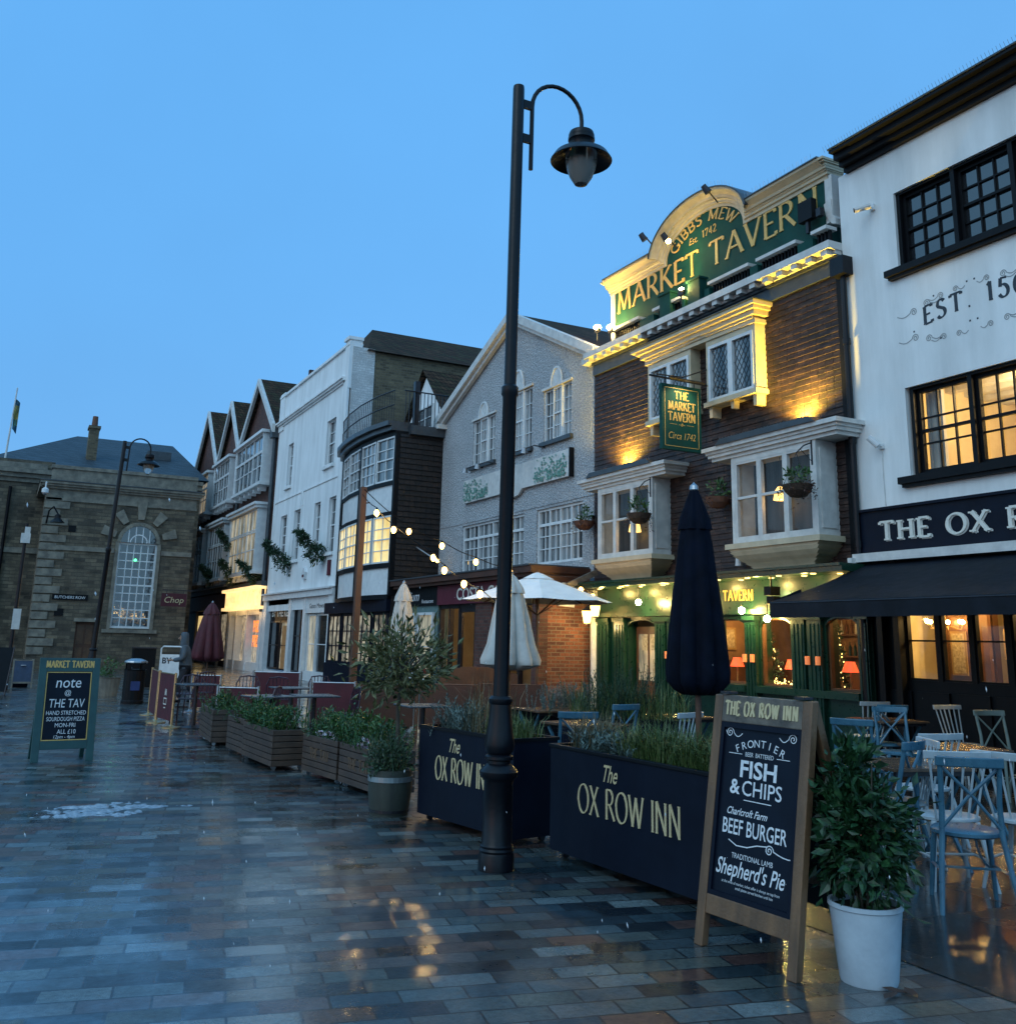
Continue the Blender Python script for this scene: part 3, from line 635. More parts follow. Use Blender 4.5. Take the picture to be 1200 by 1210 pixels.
for k in range(6): a = k*PI/3; cm.tube([fa.at(9.85, 1.98, -.62), fa.at(9.85+.22*math.cos(a), 1.91, -.62+.22*math.sin(a)), fa.at(9.85+.25*math.cos(a), 1.99, -.62+.25*math.sin(a))], .009, 6)
cm.build('arms', M['gilt'], ch)
for k in range(6): a = k*PI/3; MB().ball(fa.at(9.85+.25*math.cos(a), 2.02, -.62+.25*math.sin(a)), .03, 6).build('bulb', M['glowmid'], ch)
for k, (u, z, w, h, d, lb) in enumerate(((9.88, 1.58, .26, .62, -.9, 'tall framed botanical print on the inn wall behind the first lit pane'), (9.15, 1.72, .36, .42, -1.15, 'gilt framed portrait print on the inn wall behind the second lit pane'), (8.15, 1.75, .3, .4, -1.88, 'framed print on the dark post behind the third lit pane'))):
    p_ = T('framed_picture', lb, 'picture', tuple(fa.at(u, z-h/2, d)))
    MB().fb(fa, u-w/2, u+w/2, z-h/2, z+h/2, d-.02, d).build('frame', M['gilt'], p_)
    MB().fb(fa, u-w/2+.03, u+w/2-.03, z-h/2+.03, z+h/2-.03, d, d+.004).build('print', M['paper'], p_)
MB().fb(fa, 9.4, 10.3, .5, 2.7, -1.0, -.93).fb(fa, 8.85, 9.33, .5, 2.7, -1.25, -1.18).build('partition', M['roomwood'], ox)
# awning
aw = T('awning', 'black canvas awning stretched over the inn terrace', 'awning', (11.5, 8, 2.9))
for_x, zt, zb, zv = 9.55, 2.86, 2.22, 2.00
c_ = MB(); u0, u1 = 3.0, 10.62
for k in range(8):
    x0, x1 = 11.45+(for_x-11.45)*k/8, 11.45+(for_x-11.45)*(k+1)/8; sag = lambda q: -.05*math.sin(PI*q)
    z0, z1 = zt+(zb-zt)*k/8+sag(k/8), zt+(zb-zt)*(k+1)/8+sag((k+1)/8)
    c_.quad((x0, u0, z0), (x1, u0, z1), (x1, u1, z1), (x0, u1, z0))
c_.build('canopy', M['awning'], aw, recalc=False, smooth=True)
v_ = MB()
for k in range(60):
    ua, ub = u0+(u1-u0)*k/60, u0+(u1-u0)*(k+1)/60; wv = lambda i: .006*math.sin(i*.9)
    v_.quad((for_x+wv(k), ua, zv), (for_x+wv(k+1), ub, zv), (for_x, ub, zb), (for_x, ua, zb))
for k in range(6):
    xa, xb = for_x+.3*k*.33, for_x+.3*(k+1)*.33
    v_.quad((xa, u1, zb+(xa-for_x)*.337-.22), (xb, u1, zb+(xb-for_x)*.337-.22), (xb, u1, zb+(xb-for_x)*.337), (xa, u1, zb+(xa-for_x)*.337))
v_.build('valance', M['awning'], aw, recalc=False)
ar = MB().tube([(for_x+.02, u0, zb-.02), (for_x+.02, u1, zb-.02)], .025)
for u in (10.4, 7.4, 4.4): ar.tube([(11.4, u, 2.5), (for_x+.9, u-.5, 2.38), (for_x+.04, u, zb-.03)], .02)
ar.build('arm_frame', M['darkmetal'], aw)
MB().box(11.28, 11.46, u0, u1+.1, 2.865, 2.99).box(11.2, 11.3, 10.66, 10.74, 2.70, 2.93).build('cassette', M['offwhite'], aw)
# wall fittings on the white front
def wall_light(u, z, lb):
    t = T('wall_spotlight', lb, 'light', tuple(fa.at(u, z, 0)))
    MB().fb(fa, u-.05, u+.05, z-.08, z+.0, 0, .03).build('bracket', M['whitepaint'], t)
    MB().tube([fa.at(u, z-.03, .03), fa.at(u, z-.03, .1), fa.at(u+.03, z, .14)], .012).tube([fa.at(u-.03, z-.05, .12), fa.at(u+.07, z+.09, .2)], .05, 12).build('lamp_head', M['whitepaint'], t); return t
wl_ = wall_light(10.22, 4.62, 'white tilted spotlight fixed on the inn wall left of the lit windows')
MB().tube([fa.at(10.22, 4.56, .012), fa.at(10.225, 4.1, .012), fa.at(10.215, 3.68, .012)], .006, 5).build('cable', M['offwhite'], wl_)
cc = T('security_camera', 'small white security camera high on the inn wall near the cornice', 'camera', tuple(fa.at(10.1, 8.42, 0)))
MB().fb(fa, 10.06, 10.14, 8.36, 8.46, 0, .04).tube([fa.at(10.1, 8.40, .04), fa.at(10.1, 8.40, .12)], .012).build('bracket', M['whitepaint'], cc)
MB().tube([fa.at(10.06, 8.40, .10), fa.at(10.24, 8.36, .26)], .045, 12).build('housing', M['offwhite'], cc); MB().tube([fa.at(10.24, 8.36, .26), fa.at(10.25, 8.358, .27)], .035, 12).build('lens', M['black'], cc)
pp = T('drainpipe', 'black cast drainpipe between the tavern tiles and the white inn', 'pipe', (11.4, 10.72, 0))
pm_ = MB().tube([(11.42, 10.72, 0), (11.42, 10.72, 7.5)], .05, 10)
for z in (1.5, 3.1, 4.7, 6.3): pm_.tube([(11.42, 10.72, z), (11.42, 10.72, z+.1)], .062, 10)
pm_.build('pipe', M['blackgloss'], pp); MB().fb(fa, 10.58, 10.86, 7.45, 7.75, 0, .22).build('hopper', M['blackgloss'], pp)

# ================================================================== Market Tavern
B0, B1 = 10.80, 18.30
tv = T('tavern_building', 'tile hung tavern with curved green parapet sign and lit cream bays', 'building', (11.5, 14.5, 0))
def tiles(mb, fa, u0, u1, z0, z1, skip=(), step=.104, d=0, out=.022):
    z = z0
    while z < z1-.01:
        zt = min(z+step, z1); segs = [(u0, u1)]
        for (a, b, c, e_) in skip:
            if c < (z+zt)/2 < e_: segs = [q for (p, q_) in segs for q in ((p, min(q_, a)), (max(p, b), q_)) if q[1]-q[0] > .01]
        for a, b in segs:
            nn = max(1, int((b-a)/.17)); 
            for i in range(nn):
                ua, ub = a+(b-a)*i/nn, a+(b-a)*(i+1)/nn; o1 = out*rnd.uniform(.9, 1.12); dz = rnd.uniform(-.0025, .0025)
                mb.add([fa.at(ua+.002, z+dz, d+o1), fa.at(ub-.002, z+dz, d+o1), fa.at(ub-.002, zt+.012, d+.002), fa.at(ua+.002, zt+.012, d+.002), fa.at(ua+.002, z+dz, d), fa.at(ub-.002, z+dz, d)], [(0, 1, 2, 3), (4, 5, 1, 0), (0, 3, 4), (1, 5, 2)])
        z += step
    return mb
MB().fb(fa, B0, B1, 2.6, 8.0, -9, -.32).fb(fa, B0, B1, 0, 2.6, -9, -3.2).fb(fa, 15.4, B1, 0, 2.6, -3.2, -.32).fb(fa, B0, B1, 2.8, 8.0, -.32, -.004).fb(fa, B0+.05, B1-.05, 8.0, 8.05, -9, -.1).build('wall', M['black'], tv)
tiles(MB(), fa, B0+.12, B1-.02, 2.86, 7.56, [(15.5, 17.45, 3.3, 4.9), (11.14, 13.13, 3.3, 4.9)]).build('tile_hanging', M['tile'], tv, recalc=False)
MB().fb(fa, B0, B0+.12, 2.8, 7.6, -.1, .03).build('corner_board', M['black'], tv)
MB().fb(fa, B0, B1, 7.56, 7.80, -.1, .06).fb(fa, B0, B1, 7.80, 7.86, -.1, .10).build('band', M['lead'], tv)
dn = MB().fb(fa, B0-.02, B1+.05, 7.93, 8.06, -.1, .30).fb(fa, B0, B1, 7.86, 7.93, -.1, .14)
for k in range(22): u = B0+.12+k*(B1-B0-.2)/21; dn.fb(fa, u-.07, u+.07, 7.84, 7.93, .14, .27)
dn.build('dentil_cornice', M['offwhite'], tv)
# low balustrade in front of the parapet
for a, b in ((16.2, 17.3), (14.75, 15.7), (12.75, 13.9), (11.55, 12.55), (10.85, 11.2)):
    MB().fb(fa, a, b, 8.30, 8.36, .02, .26).build('coping', M['offwhite'], tv); bk = MB()
    for k in range(int((b-a)/.08)): bk.fb(fa, a+.03+k*.08, a+.065+k*.08, 8.06, 8.30, .10, .16)
    bk.build('balustrade', M['black'], tv)
for a, b in ((15.7, 16.2), (13.9, 14.05), (14.65, 14.75), (12.55, 12.75), (11.2, 11.55)): MB().fb(fa, a, b, 8.06, 8.26, .06, .22).build('pier', M['greenpanel'], tv)
for a in (14.12, 15.05): MB().fb(fa, a, a+.36, 8.06, 8.52, .10, .28).fb(fa, a-.03, a+.39, 8.52, 8.56, .08, .31).build('vent_box', M['greenpanel'], tv)
# the curved parapet
pc, hw = 14.31, 1.27
def pz(u):
    t_ = (u-pc)/hw
    return 9.36+(.70*math.sqrt(max(0, 1-t_*t_)) if abs(t_) < 1 else 0)
L0, L1 = 11.06, 17.45
us = [L0]+[pc-hw*math.cos(PI*i/24) for i in range(25)]+[L1]
out = [(u, pz(u)) for u in us]
pp_ = MB(); ptsf = [(L0, 8.06)]+out+[(L1, 8.06)]
for (a, za), (b, zb) in zip(out, out[1:]): pp_.hexa([fa.at(a, 8.06, -.3), fa.at(b, 8.06, -.3), fa.at(b, 8.06, 0), fa.at(a, 8.06, 0), fa.at(a, za, -.3), fa.at(b, zb, -.3), fa.at(b, zb, 0), fa.at(a, za, 0)])
pp_.build('parapet', M['greenpanel'], tv)
path = [(L0-.08, 9.36)]+[(pc-hw*math.cos(PI*i/24), 9.36+.70*math.sin(PI*i/24)) for i in range(25)]+[(L1+.16, 9.36)]
prof = [(-.07, .0), (-.07, .03), (-.01, .035), (.0, .07), (.04, .075), (.06, .10), (.08, .10), (.085, .13), (.13, .145), (.18, .20), (.21, .24), (.25, .25), (.25, -.3)]
mo = MB(); profile_sweep(mo, fa, path, prof)
for uu, s_ in ((L0-.08, -1), (L1+.16, 1)):      # returns at the ends
    for (o0, d0), (o1, d1) in zip(prof[1:-1], prof[2:-1]):
        if o1 > o0: mo.fb(fa, *sorted((uu, uu+s_*max(d0, .02)*.45)), 9.36+o0, 9.36+o1, -.3, max(d0, .02))
mo.build('parapet_moulding', M['cream'], tv)
cp = MB(); profile_sweep(cp, fa, path, [(.252, -.32), (.252, .275), (.28, .265), (.28, -.32)]); cp.build('lead_capping', M['lead'], tv)
MB().fb(fa, L1+.002, L1+.15, 8.06, 9.34, -.3, .02).build('end_pilaster', M['offwhite'], tv); pl = MB().fb(fa, L0-.16, L0-.002, 8.5, 9.34, -.3, .03)
pl.fext(fa, [(L0+.02, 8.85), (L0-.02, 8.62), (L0-.14, 8.45), (L0-.22, 8.42), (L0-.22, 8.52), (L0-.16, 8.6), (L0-.14, 8.9)], -.28, .05)
pl.build('end_pilaster', M['offwhite'], tv)
sk = MB()
for i in range(90):
    u = L0+.1+(L1-L0-.2)*i/89; sk.bar(fa.at(u, pz(u)+.28, .2), fa.at(u+.02*math.sin(i*2.1), pz(u)+.41, .22), .004, .004)
sk.build('bird_spikes', M['steel'], tv)
# sign lettering on the parapet
gl_ = MB(); fp = Face(fa.at(17.45, 8.62, 0), (0, -1, 0))
def rise(x, y): return (x, y-.0*x)
serif(gl_, fp, "MARKET", .50, x=.10, y=.16, width=2.88, thick=.15, thin=.055, sf=.09, gap=.16, depth=.018); gl_.build('lettering', M['gold'], tv, recalc=False); gl_ = MB()
serif(gl_, fp, "TAVERN", .50, x=3.34, y=.16, width=2.86, thick=.15, thin=.055, sf=.09, gap=.16, depth=.018); gl_.build('lettering', M['gold'], tv, recalc=False); gl_ = MB()
R_ = .98
def arcf(x, y):
    a = PI/2-(x)/R_*.92; rr = .66+(y); return (3.14+rr*1.28*math.cos(a), .30+rr*math.sin(a))
serif(gl_, fp, "GIBBS MEW", .21, x=0, y=.20, width=1.95, thick=.17, thin=.07, sf=.1, gap=.2, depth=.018, align='c', arcf=arcf)
def arcg(x, y):
    a = PI/2-x/.6*.8; rr = .5+y; return (3.0+rr*1.2*math.cos(a), .36+rr*math.sin(a))
bf(gl_, fp, "Est.", .15, x=2.70, y=.84, depth=.012, shear=.2); serif(gl_, fp, "1742", .15, x=3.12, y=.86, width=.42, thick=.16, thin=.07, sf=.08, depth=.012)
gl_.build('lettering', M['gold'], tv, recalc=False)
# swan-neck lamps and floods that light the parapet
def swan(u, z, lb, lit=False):
    t = T('sign_lamp', lb, 'lamp', tuple(fa.at(u, z, .1)))
    MB().tube([fa.at(u+.25, z+.05, .12), fa.at(u+.2, z+.22, .4), fa.at(u, z+.20, .62), fa.at(u-.05, z+.1, .68)], .016, 6).build('arm', M['darkmetal'], t)
    MB().tube([fa.at(u-.05, z+.13, .71), fa.at(u-.09, z+.0, .62)], [.05, .075], 10).build('lamp_head', M['darkmetal'], t)
    if lit: MB().ball(fa.at(u-.10, z-.02, .60), .05, 10).build('bulb', M['glowmid'], t); lamp('lamp_light', fa.at(u-.14, z-.12, .42), 9, (.95, .9, .30), .05, t)
    return t
swan(15.5, 9.70, 'unlit swan neck lamp on the left shoulder of the curved tavern parapet')
swan(14.75, 9.42, 'glaring lit swan neck lamp in the middle of the tavern parapet sign', True)
swan(13.45, 9.90, 'unlit swan neck lamp on the right shoulder of the curved tavern parapet')
def flood(u, z, d, lb, pw, on=True, lr=.085):
    t = T('floodlight', lb, 'light', tuple(fa.at(u, z, d)))
    MB().fb(fa, u-.08, u+.08, z-.02, z+.08, d, d+.06).build('housing', M['darkmetal'], t)
    MB().tube([fa.at(u, z-.2, d+.04), fa.at(u, z, d+.04)], .015).build('bracket', M['darkmetal'], t)
    if on:
        MB().ball(fa.at(u, z+.10, d+.03), lr, 10, .7).build('lens', M['glowhot'], t); lamp('flood_light', fa.at(u, z+.26, d+.05), pw, (1, .68, .14), .06, t)
    return t
flood(17.78, 8.45, .24, 'blazing floodlight on the outer left corner of the tavern cornice', 15)
flood(17.15, 8.26, .30, 'lit floodlight below the letter M of the parapet sign', 12)
flood(14.55, 8.30, .34, 'lit floodlight behind the balustrade under the middle of the parapet sign', 6, True, .05)
t = T('floodlight', 'square unlit black floodlight covering the last letter of the parapet sign', 'light', tuple(fa.at(11.33, 8.6, .2)))
MB().fb(fa, 11.17, 11.49, 8.62, 8.98, .12, .24).build('housing', M['black'], t); MB().fb(fa, 11.30, 11.36, 8.40, 8.66, .14, .2).fb(fa, 11.0, 11.1, 8.6, 8.74, .12, .22).build('bracket', M['darkmetal'], t)
# upper oriel pair under one cornice
D1 = .25
or_ = MB(); cornice(or_, fa, 12.64, 15.90, 7.19, [(.08, D1+.03), (.05, D1+.06), (.09, D1+.10), (.06, D1+.16), (.07, D1+.21)], ret=False); [or_.fb(fa, *q, -.05, D1+e_) for q, e_ in (((12.60, 12.638, 7.19, 7.27), .03), ((12.54, 12.638, 7.32, 7.41), .10), ((12.48, 12.638, 7.41, 7.47), .16), ((12.43, 12.638, 7.47, 7.54), .21), ((15.902, 15.94, 7.19, 7.27), .03), ((15.902, 16.02, 7.32, 7.41), .10), ((15.902, 16.10, 7.41, 7.47), .16), ((15.902, 16.2, 7.47, 7.54), .21))]; or_.build('oriel_cornice', M['cream'], tv)
lf = MB().fb(fa, 12.40, 16.22, 7.541, 7.556, -.05, D1+.24); lf.build('lead_flat', M['lead'], tv)
ob = MB()
for a, b in ((14.47, 15.88), (12.64, 14.0)):
    ob.fb(fa, a, a+.05, 6.0, 7.19, 0, D1).fb(fa, b-.05, b, 6.0, 7.19, 0, D1).fb(fa, a-.04, b+.04, 5.91, 6.0, 0, D1+.05).fb(fa, a+.05, b-.05, 7.08, 7.188, 0, D1-.004)
    for u in (a+.08, (a+b)/2, b-.08): ob.fext(fa, [(u-.05, 5.91), (u+.05, 5.91), (u+.04, 5.71), (u-.04, 5.71)], .02, D1*.9) if u != (a+b)/2 else ob.fext(fa, [(u-.05, 5.91), (u+.05, 5.91), (u+.03, 5.77), (u-.03, 5.77)], .1, D1*.9)
    MB().fb(fa, a+.05, b-.05, 6.02, 7.05, .03, .05).build('curtain', M['glasscurt'], tv)
ob.build('oriel_frame', M['cream'], tv)
for a, b in ((15.175, 15.82), (14.53, 15.175), (13.32, 13.94), (12.70, 13.32)): window(fa, tv, a, b, 6.0, 7.08, 1, 1, M['whitepaint'], M['glasscurt'], D1-.06, .06, lat=.115, name='casement')
# first-floor bays
def bay(u0, u1, lights, lampu):
    d = .45; fr_ = MB()
    fr_.fb(fa, u0, u0+.08, 3.30, 4.80, 0, d).fb(fa, u1-.08, u1, 3.30, 4.80, 0, d).fb(fa, u0+.08, u1-.08, 3.30, 3.38, 0, d-.002).fb(fa, u0+.08, u1-.08, 4.70, 4.80, 0, d-.002)
    fr_.fb(fa, u0-.02, u0, 3.42, 4.68, .08, d-.07).fb(fa, u1, u1+.02, 3.42, 4.68, .08, d-.07)
    fr_.build('bay_frame', M['offwhite'], tv)
    cn_ = MB(); cornice(cn_, fa, u0, u1, 4.80, [(.06, d+.03), (.06, d+.08), (.05, d+.11), (.07, d+.16)]); cn_.build('bay_cornice', M['offwhite'], tv)
    MB().fext(fa, [(u0-.2, 5.04), (u1+.2, 5.04), (u1+.05, 5.14), (u0-.05, 5.14)], .0, d+.2).build('bay_roof', M['lead'], tv)
    ba = MB(); ba.fb(fa, u0-.10, u1+.10, 3.21, 3.30, 0, d+.10)
    q = [(0, 3.21, .06), (.01, 3.16, .05), (.04, 3.10, .02), (.10, 3.03, -.04), (.18, 2.97, -.10), (.25, 2.91, -.15), (.29, 2.86, -.18), (.30, 2.84, -.19)]
    for (i0, z0, e0), (i1, z1, e1) in zip(q, q[1:]):
        ba.hexa([fa.at(u0+i1*1.2-e1*0, z1, 0), fa.at(u1-i1*1.2, z1, 0), fa.at(u1-i1*1.2, z1, d+e1), fa.at(u0+i1*1.2, z1, d+e1), fa.at(u0+i0*1.2-.05, z0, 0), fa.at(u1-i0*1.2+.05, z0, 0), fa.at(u1-i0*1.2+.05, z0, d+e0), fa.at(u0+i0*1.2-.05, z0, d+e0)])
    ba.build('bay_base', M['cream'], tv, smooth=True)
    for a, b in lights: window(fa, tv, a, b, 3.36, 4.72, 1, 1, M['offwhite'], M['clear'], d-.075, .055, transom=4.08, name='casement')
    MB().fb(fa, u0+.1, u1-.1, 3.36, 4.72, .005, .02).build('bay_room', M['bayroom'], tv)
    sp_ = MB()
    for k in range(30): u = u0-.1+k*(u1-u0+.2)/29; sp_.bar(fa.at(u, 5.06, d+.12), fa.at(u+.02, 5.17, d+.14), .004, .004)
    sp_.build('bird_spikes', M['steel'], tv)
    t = T('uplight', 'lit uplight on the roof of the %s tavern bay washing the tiles' % lampu[1], 'light', tuple(fa.at(lampu[0], 5.1, .3)))
    MB().fb(fa, lampu[0]-.1, lampu[0]+.1, 5.12, 5.2, .24, .36).build('housing', M['darkmetal'], t)
    MB().fb(fa, lampu[0]-.08, lampu[0]+.08, 5.2, 5.205, .25, .35).build('lens', M['glow'], t)
    lamp('uplight_beam', fa.at(lampu[0], 5.22, .22), 800, (1, .66, .09), .03, t, 150, fa.at(lampu[0], 6.3, .05))
bay(15.49, 17.46, [(16.83, 17.38), (16.20, 16.83), (15.57, 16.20)], (16.95, 'left'))
bay(11.13, 13.14, [(12.45, 13.06), (11.83, 12.45), (11.21, 11.83)], (11.75, 'right'))
def bay_lamp(u, z, lb, mt):
    t = T('pendant_lamp', lb, 'lamp', tuple(fa.at(u, z, .34)))
    MB().tube([fa.at(u, z+.12, .22), fa.at(u, 4.7, .22)], .006).build('cord', M['darkmetal'], t)
    MB().lathe([(.13, -.10), (.10, .05), (.05, .12)], fa.at(u, z, .22), 14).build('lamp_shade', mt, t); lamp('lamp_light', fa.at(u, z-.12, .24), 2.2, (1, .6, .2), .05, t)
bay_lamp(16.42, 3.92, 'glowing yellow pendant lamp inside the left tavern bay', M['shade']); bay_lamp(12.18, 4.08, 'glowing patterned pendant lamp inside the right tavern bay', M['shade'])
# green ground floor
sf = MB().fb(fa, 10.55, 18.25, 2.72, 2.80, -.1, .62).fb(fa, 10.55, 18.25, 2.80, 2.84, -.1, .66)
sf.build('soffit_canopy', M['green'], tv)
MB().fb(fa, 10.6, 18.2, 2.22, 2.72, -.3, .10).fb(fa, 10.6, 18.2, 2.14, 2.22, -.3, .16).build('fascia', M['green'], tv)
gt = MB(); ff = Face(fa.at(14.75, 2.38, .10), (0, -1, 0))
serif(gt, ff, "MARKET TAVERN", .18, width=1.67, thick=.15, thin=.06, sf=.08, gap=.18, depth=.012); gt.build('lettering', M['gold'], tv, recalc=False)
dl = []
for k in range(10):
    for j, d in enumerate((.25, .50)):
        u = 10.95+k*.75+.3*j; o = MB().lathe([(.045, 0), (.04, -.012), (.0001, -.014)], fa.at(u, 2.719, d), 10).build('downlight', M['glow2'], tv)
for u in (17.3, 16.4, 15.2, 13.9, 12.6, 11.5): lamp('downlight_beam', fa.at(u, 2.62, .45), 11, (1, .68, .2), .05, tv)
# timber front: pilasters, arched lights
op = [(16.0, 16.98, 0, 2.08), (14.35, 15.2, .98, 2.08), (13.36, 14.2, .98, 2.08), (12.26, 13.03, .98, 2.08), (10.86, 11.52, .98, 2.08)]
wall(MB(), fa, 10.6, 18.25, 0, 2.14, op, .25, .02).build('shopfront', M['green'], tv, recalc=False)
for a, b in ((17.02, 17.38), (15.62, 15.95), (15.25, 15.56), (13.06, 13.33), (11.92, 12.22), (11.56, 11.86), (10.62, 10.82), (17.6, 18.1)):
    pil = MB().fb(fa, a, b, .12, 2.12, 0, .10).fb(fa, a-.03, b+.03, 0, .14, 0, .14).fb(fa, a-.03, b+.03, 2.04, 2.12, 0, .14)
    for k in range(3): w = (b-a)/7; pil.fb(fa, a+w*(1+2*k), a+w*(2+2*k), .2, 1.98, .10, .116)
    pil.build('pilaster', M['green'], tv)
pil = MB(); pil.fb(fa, 10.82, 13.06, .86, .97, 0, .14).fb(fa, 13.33, 15.25, .86, .97, 0, .14)
pil.build('window_ledge', M['green'], tv)
for a, b, z0, z1 in op:
    m_ = MB(); n2 = 14; uc, hw_ = (a+b)/2, (b-a)/2
    for i in range(n2):           # spandrels make the arched head
        t0, t1 = PI*i/n2, PI*(i+1)/n2; p0 = (uc-hw_*math.cos(t0), z1-.16+.15*math.sin(t0)); p1 = (uc-hw_*math.cos(t1), z1-.16+.15*math.sin(t1))
        m_.quad(fa.at(*p0, .0), fa.at(*p1, .0), fa.at(p1[0], z1+.01, .0), fa.at(p0[0], z1+.01, .0))
        m_.hexa([fa.at(*p0, -.06), fa.at(*p1, -.06), fa.at(*p1, .035), fa.at(*p0, .035), fa.at(p0[0], p0[1]+.03, -.06), fa.at(p1[0], p1[1]+.03, -.06), fa.at(p1[0], p1[1]+.03, .035), fa.at(p0[0], p0[1]+.03, .035)])
    m_.build('arched_head', M['green'], tv, recalc=False)
    if z0 > .5: window(fa, tv, a, b, z0, z1, 1, 1, M['roomwood'], M['clear'], -.09, .035, name='bar_window')
dr = MB().fb(fa, 16.04, 16.94, .05, 1.95, -.22, -.16).build('door', M['roomwood'], tv)
MB().fb(fa, 16.14, 16.46, .9, 1.8, -.16, -.15).fb(fa, 16.54, 16.84, .9, 1.8, -.16, -.15).build('door_glass', M['litdim'], dr)
nt_ = MB()
for u, z, w, h in ((16.62, 1.62, .2, .28), (16.28, 1.62, .24, .26), (16.24, 1.12, .22, .40)): nt_.fb(fa, u-w/2, u+w/2, z-h/2, z+h/2, -.145, -.14)
nt_.build('notices', M['paper'], dr)
MB().fb(fa, 10.9, 15.3, .45, .5, -3, -.27).fb(fa, 10.9, 15.3, .5, 2.5, -3.05, -3).fb(fa, 15.3, 15.35, .5, 2.5, -3, -.27).fb(fa, 10.88, 10.93, .5, 2.5, -3, -.27).fb(fa, 10.9, 15.35, 2.5, 2.55, -3.05, -.27).build('bar_room', M['pubwall'], tv)
MB().fb(fa, 11.0, 15.2, .5, 1.2, -2.99, -2.5).fb(fa, 13.0, 13.2, .5, 2.48, -1.6, -1.4).fb(fa, 11.3, 11.42, 1.2, 2.2, -2.3, -2.2).build('bar_counter', M['roomwood'], tv)
for u in (12.6, 11.3, 14.6): lamp('bar_light', fa.at(u, 2.25, -1.0), 42, (1, .62, .22), .1, tv)
def pub_lamp(u, d, z, mt, lb):
    t = T('table_lamp', lb, 'lamp', tuple(fa.at(u, z-.3, d)))
    MB().lathe([(.07, -.30), (.06, -.28), (.015, -.26), (.015, 0)], fa.at(u, z, d), 12).build('base', M['gilt'], t); MB().lathe([(.13, 0), (.07, .16)], fa.at(u, z, d), 14).build('lamp_shade', mt, t)
    lamp('lamp_light', fa.at(u, z+.05, d), 1.5, (1, .4, .12), .04, t)
pub_lamp(12.80, -.45, 1.25, M['redshade'], 'red shaded table lamp in the arched tavern window beside the tree'); pub_lamp(11.52, -.45, 1.25, M['redshade'], 'red shaded table lamp in the last tavern window by the inn'); pub_lamp(14.25, -.5, 1.25, M['redshade'], 'red shaded table lamp in the tavern window behind the navy parasol')
for k, (d, z, w, h, lb) in enumerate(((-1.1, 1.75, .5, .42, 'large gilt framed print on the smoky end wall of the tavern bar'), (-1.9, 1.85, .36, .46, 'upright gilt framed print further along the tavern bar end wall'))):
    p_ = T('framed_picture', lb, 'picture', (11.5-d, 15.29, z-h/2)); MB().box(11.5-d-w/2, 11.5-d+w/2, 15.27, 15.298, z-h/2, z+h/2).build('frame', M['gilt'], p_); MB().box(11.5-d-w/2+.04, 11.5-d+w/2-.04, 15.264, 15.27, z-h/2+.04, z+h/2-.04).build('print', M['paper'], p_)
MB().box(11.8, 14.4, 15.20, 15.296, .5, 1.35).build('wainscot', M['roomwood'], tv)
sh_ = MB()
for z in (1.45, 1.85, 2.2): sh_.fb(fa, 13.4, 15.1, z, z+.03, -2.99, -2.8)
sh_.build('back_bar_shelves', M['roomwood'], tv)
q = random.Random(5); bts = [M['terra'], M['green'], M['gilt'], M['offwhite']]
for k in range(26):
    u = 13.5+.06*k; z = (1.48, 1.88)[k % 2]; o = MB().lathe([(.028, 0), (.028, .16), (.010, .20), (.010, .26)], fa.at(u, z, -2.9), 8).build('bottle', bts[q.randrange(4)]); o['label'] = 'small bottle standing on the tavern back bar shelves'; o['category'] = 'bottle'; o['group'] = 'bottles on the tavern back bar'
MB().fb(fa, 10.95, 15.2, .93, .97, -.6, -.1).build('window_shelf', M['roomwood'], tv)
def xmas(u, d, h, r, lb):
    t = T('christmas_tree', lb, 'tree', tuple(fa.at(u, .97, d)))
    f_ = MB(); li = []
    q = random.Random(int(u*10))
    for k in range(9):
        zz = .98+h*k/9; rr = r*(1-k/9.5); leaves(f_, fa.at(u, zz+.06, d), (rr, rr, .05), 90, .07, 10, seed=k+5)
    f_.build('branches', M['fir'], t, recalc=False)
    for k in range(60):
        zf = q.random(); a = q.uniform(0, 2*PI); rr = r*(1-zf)*1.05; MB().ball(fa.at(u+rr*math.cos(a), 1.0+h*zf, d+rr*math.sin(a)), .011, 4).build('fairy_light', M['fairy'], t)
    lamp('tree_glow', fa.at(u, 1.3, d+.15), 1.2, (1, .6, .2), .2, t)
xmas(13.30, -.42, .85, .24, 'christmas tree covered in fairy lights in the arched tavern window'); xmas(12.0, -.7, .95, .13, 'slim lit christmas tree in the last tavern window by the inn')
nb = MB()
for i in range(40): nb.ball(fa.at(rnd.uniform(12.5, 13.2), rnd.uniform(.99, 1.10), -.28-rnd.uniform(0, .1)), .011, 4)
fl_ = nb.build('fairy_light_garland', M['fairy'], None); tag(fl_, 'garland of tiny fairy lights heaped along the arched tavern window shelf', 'lights')
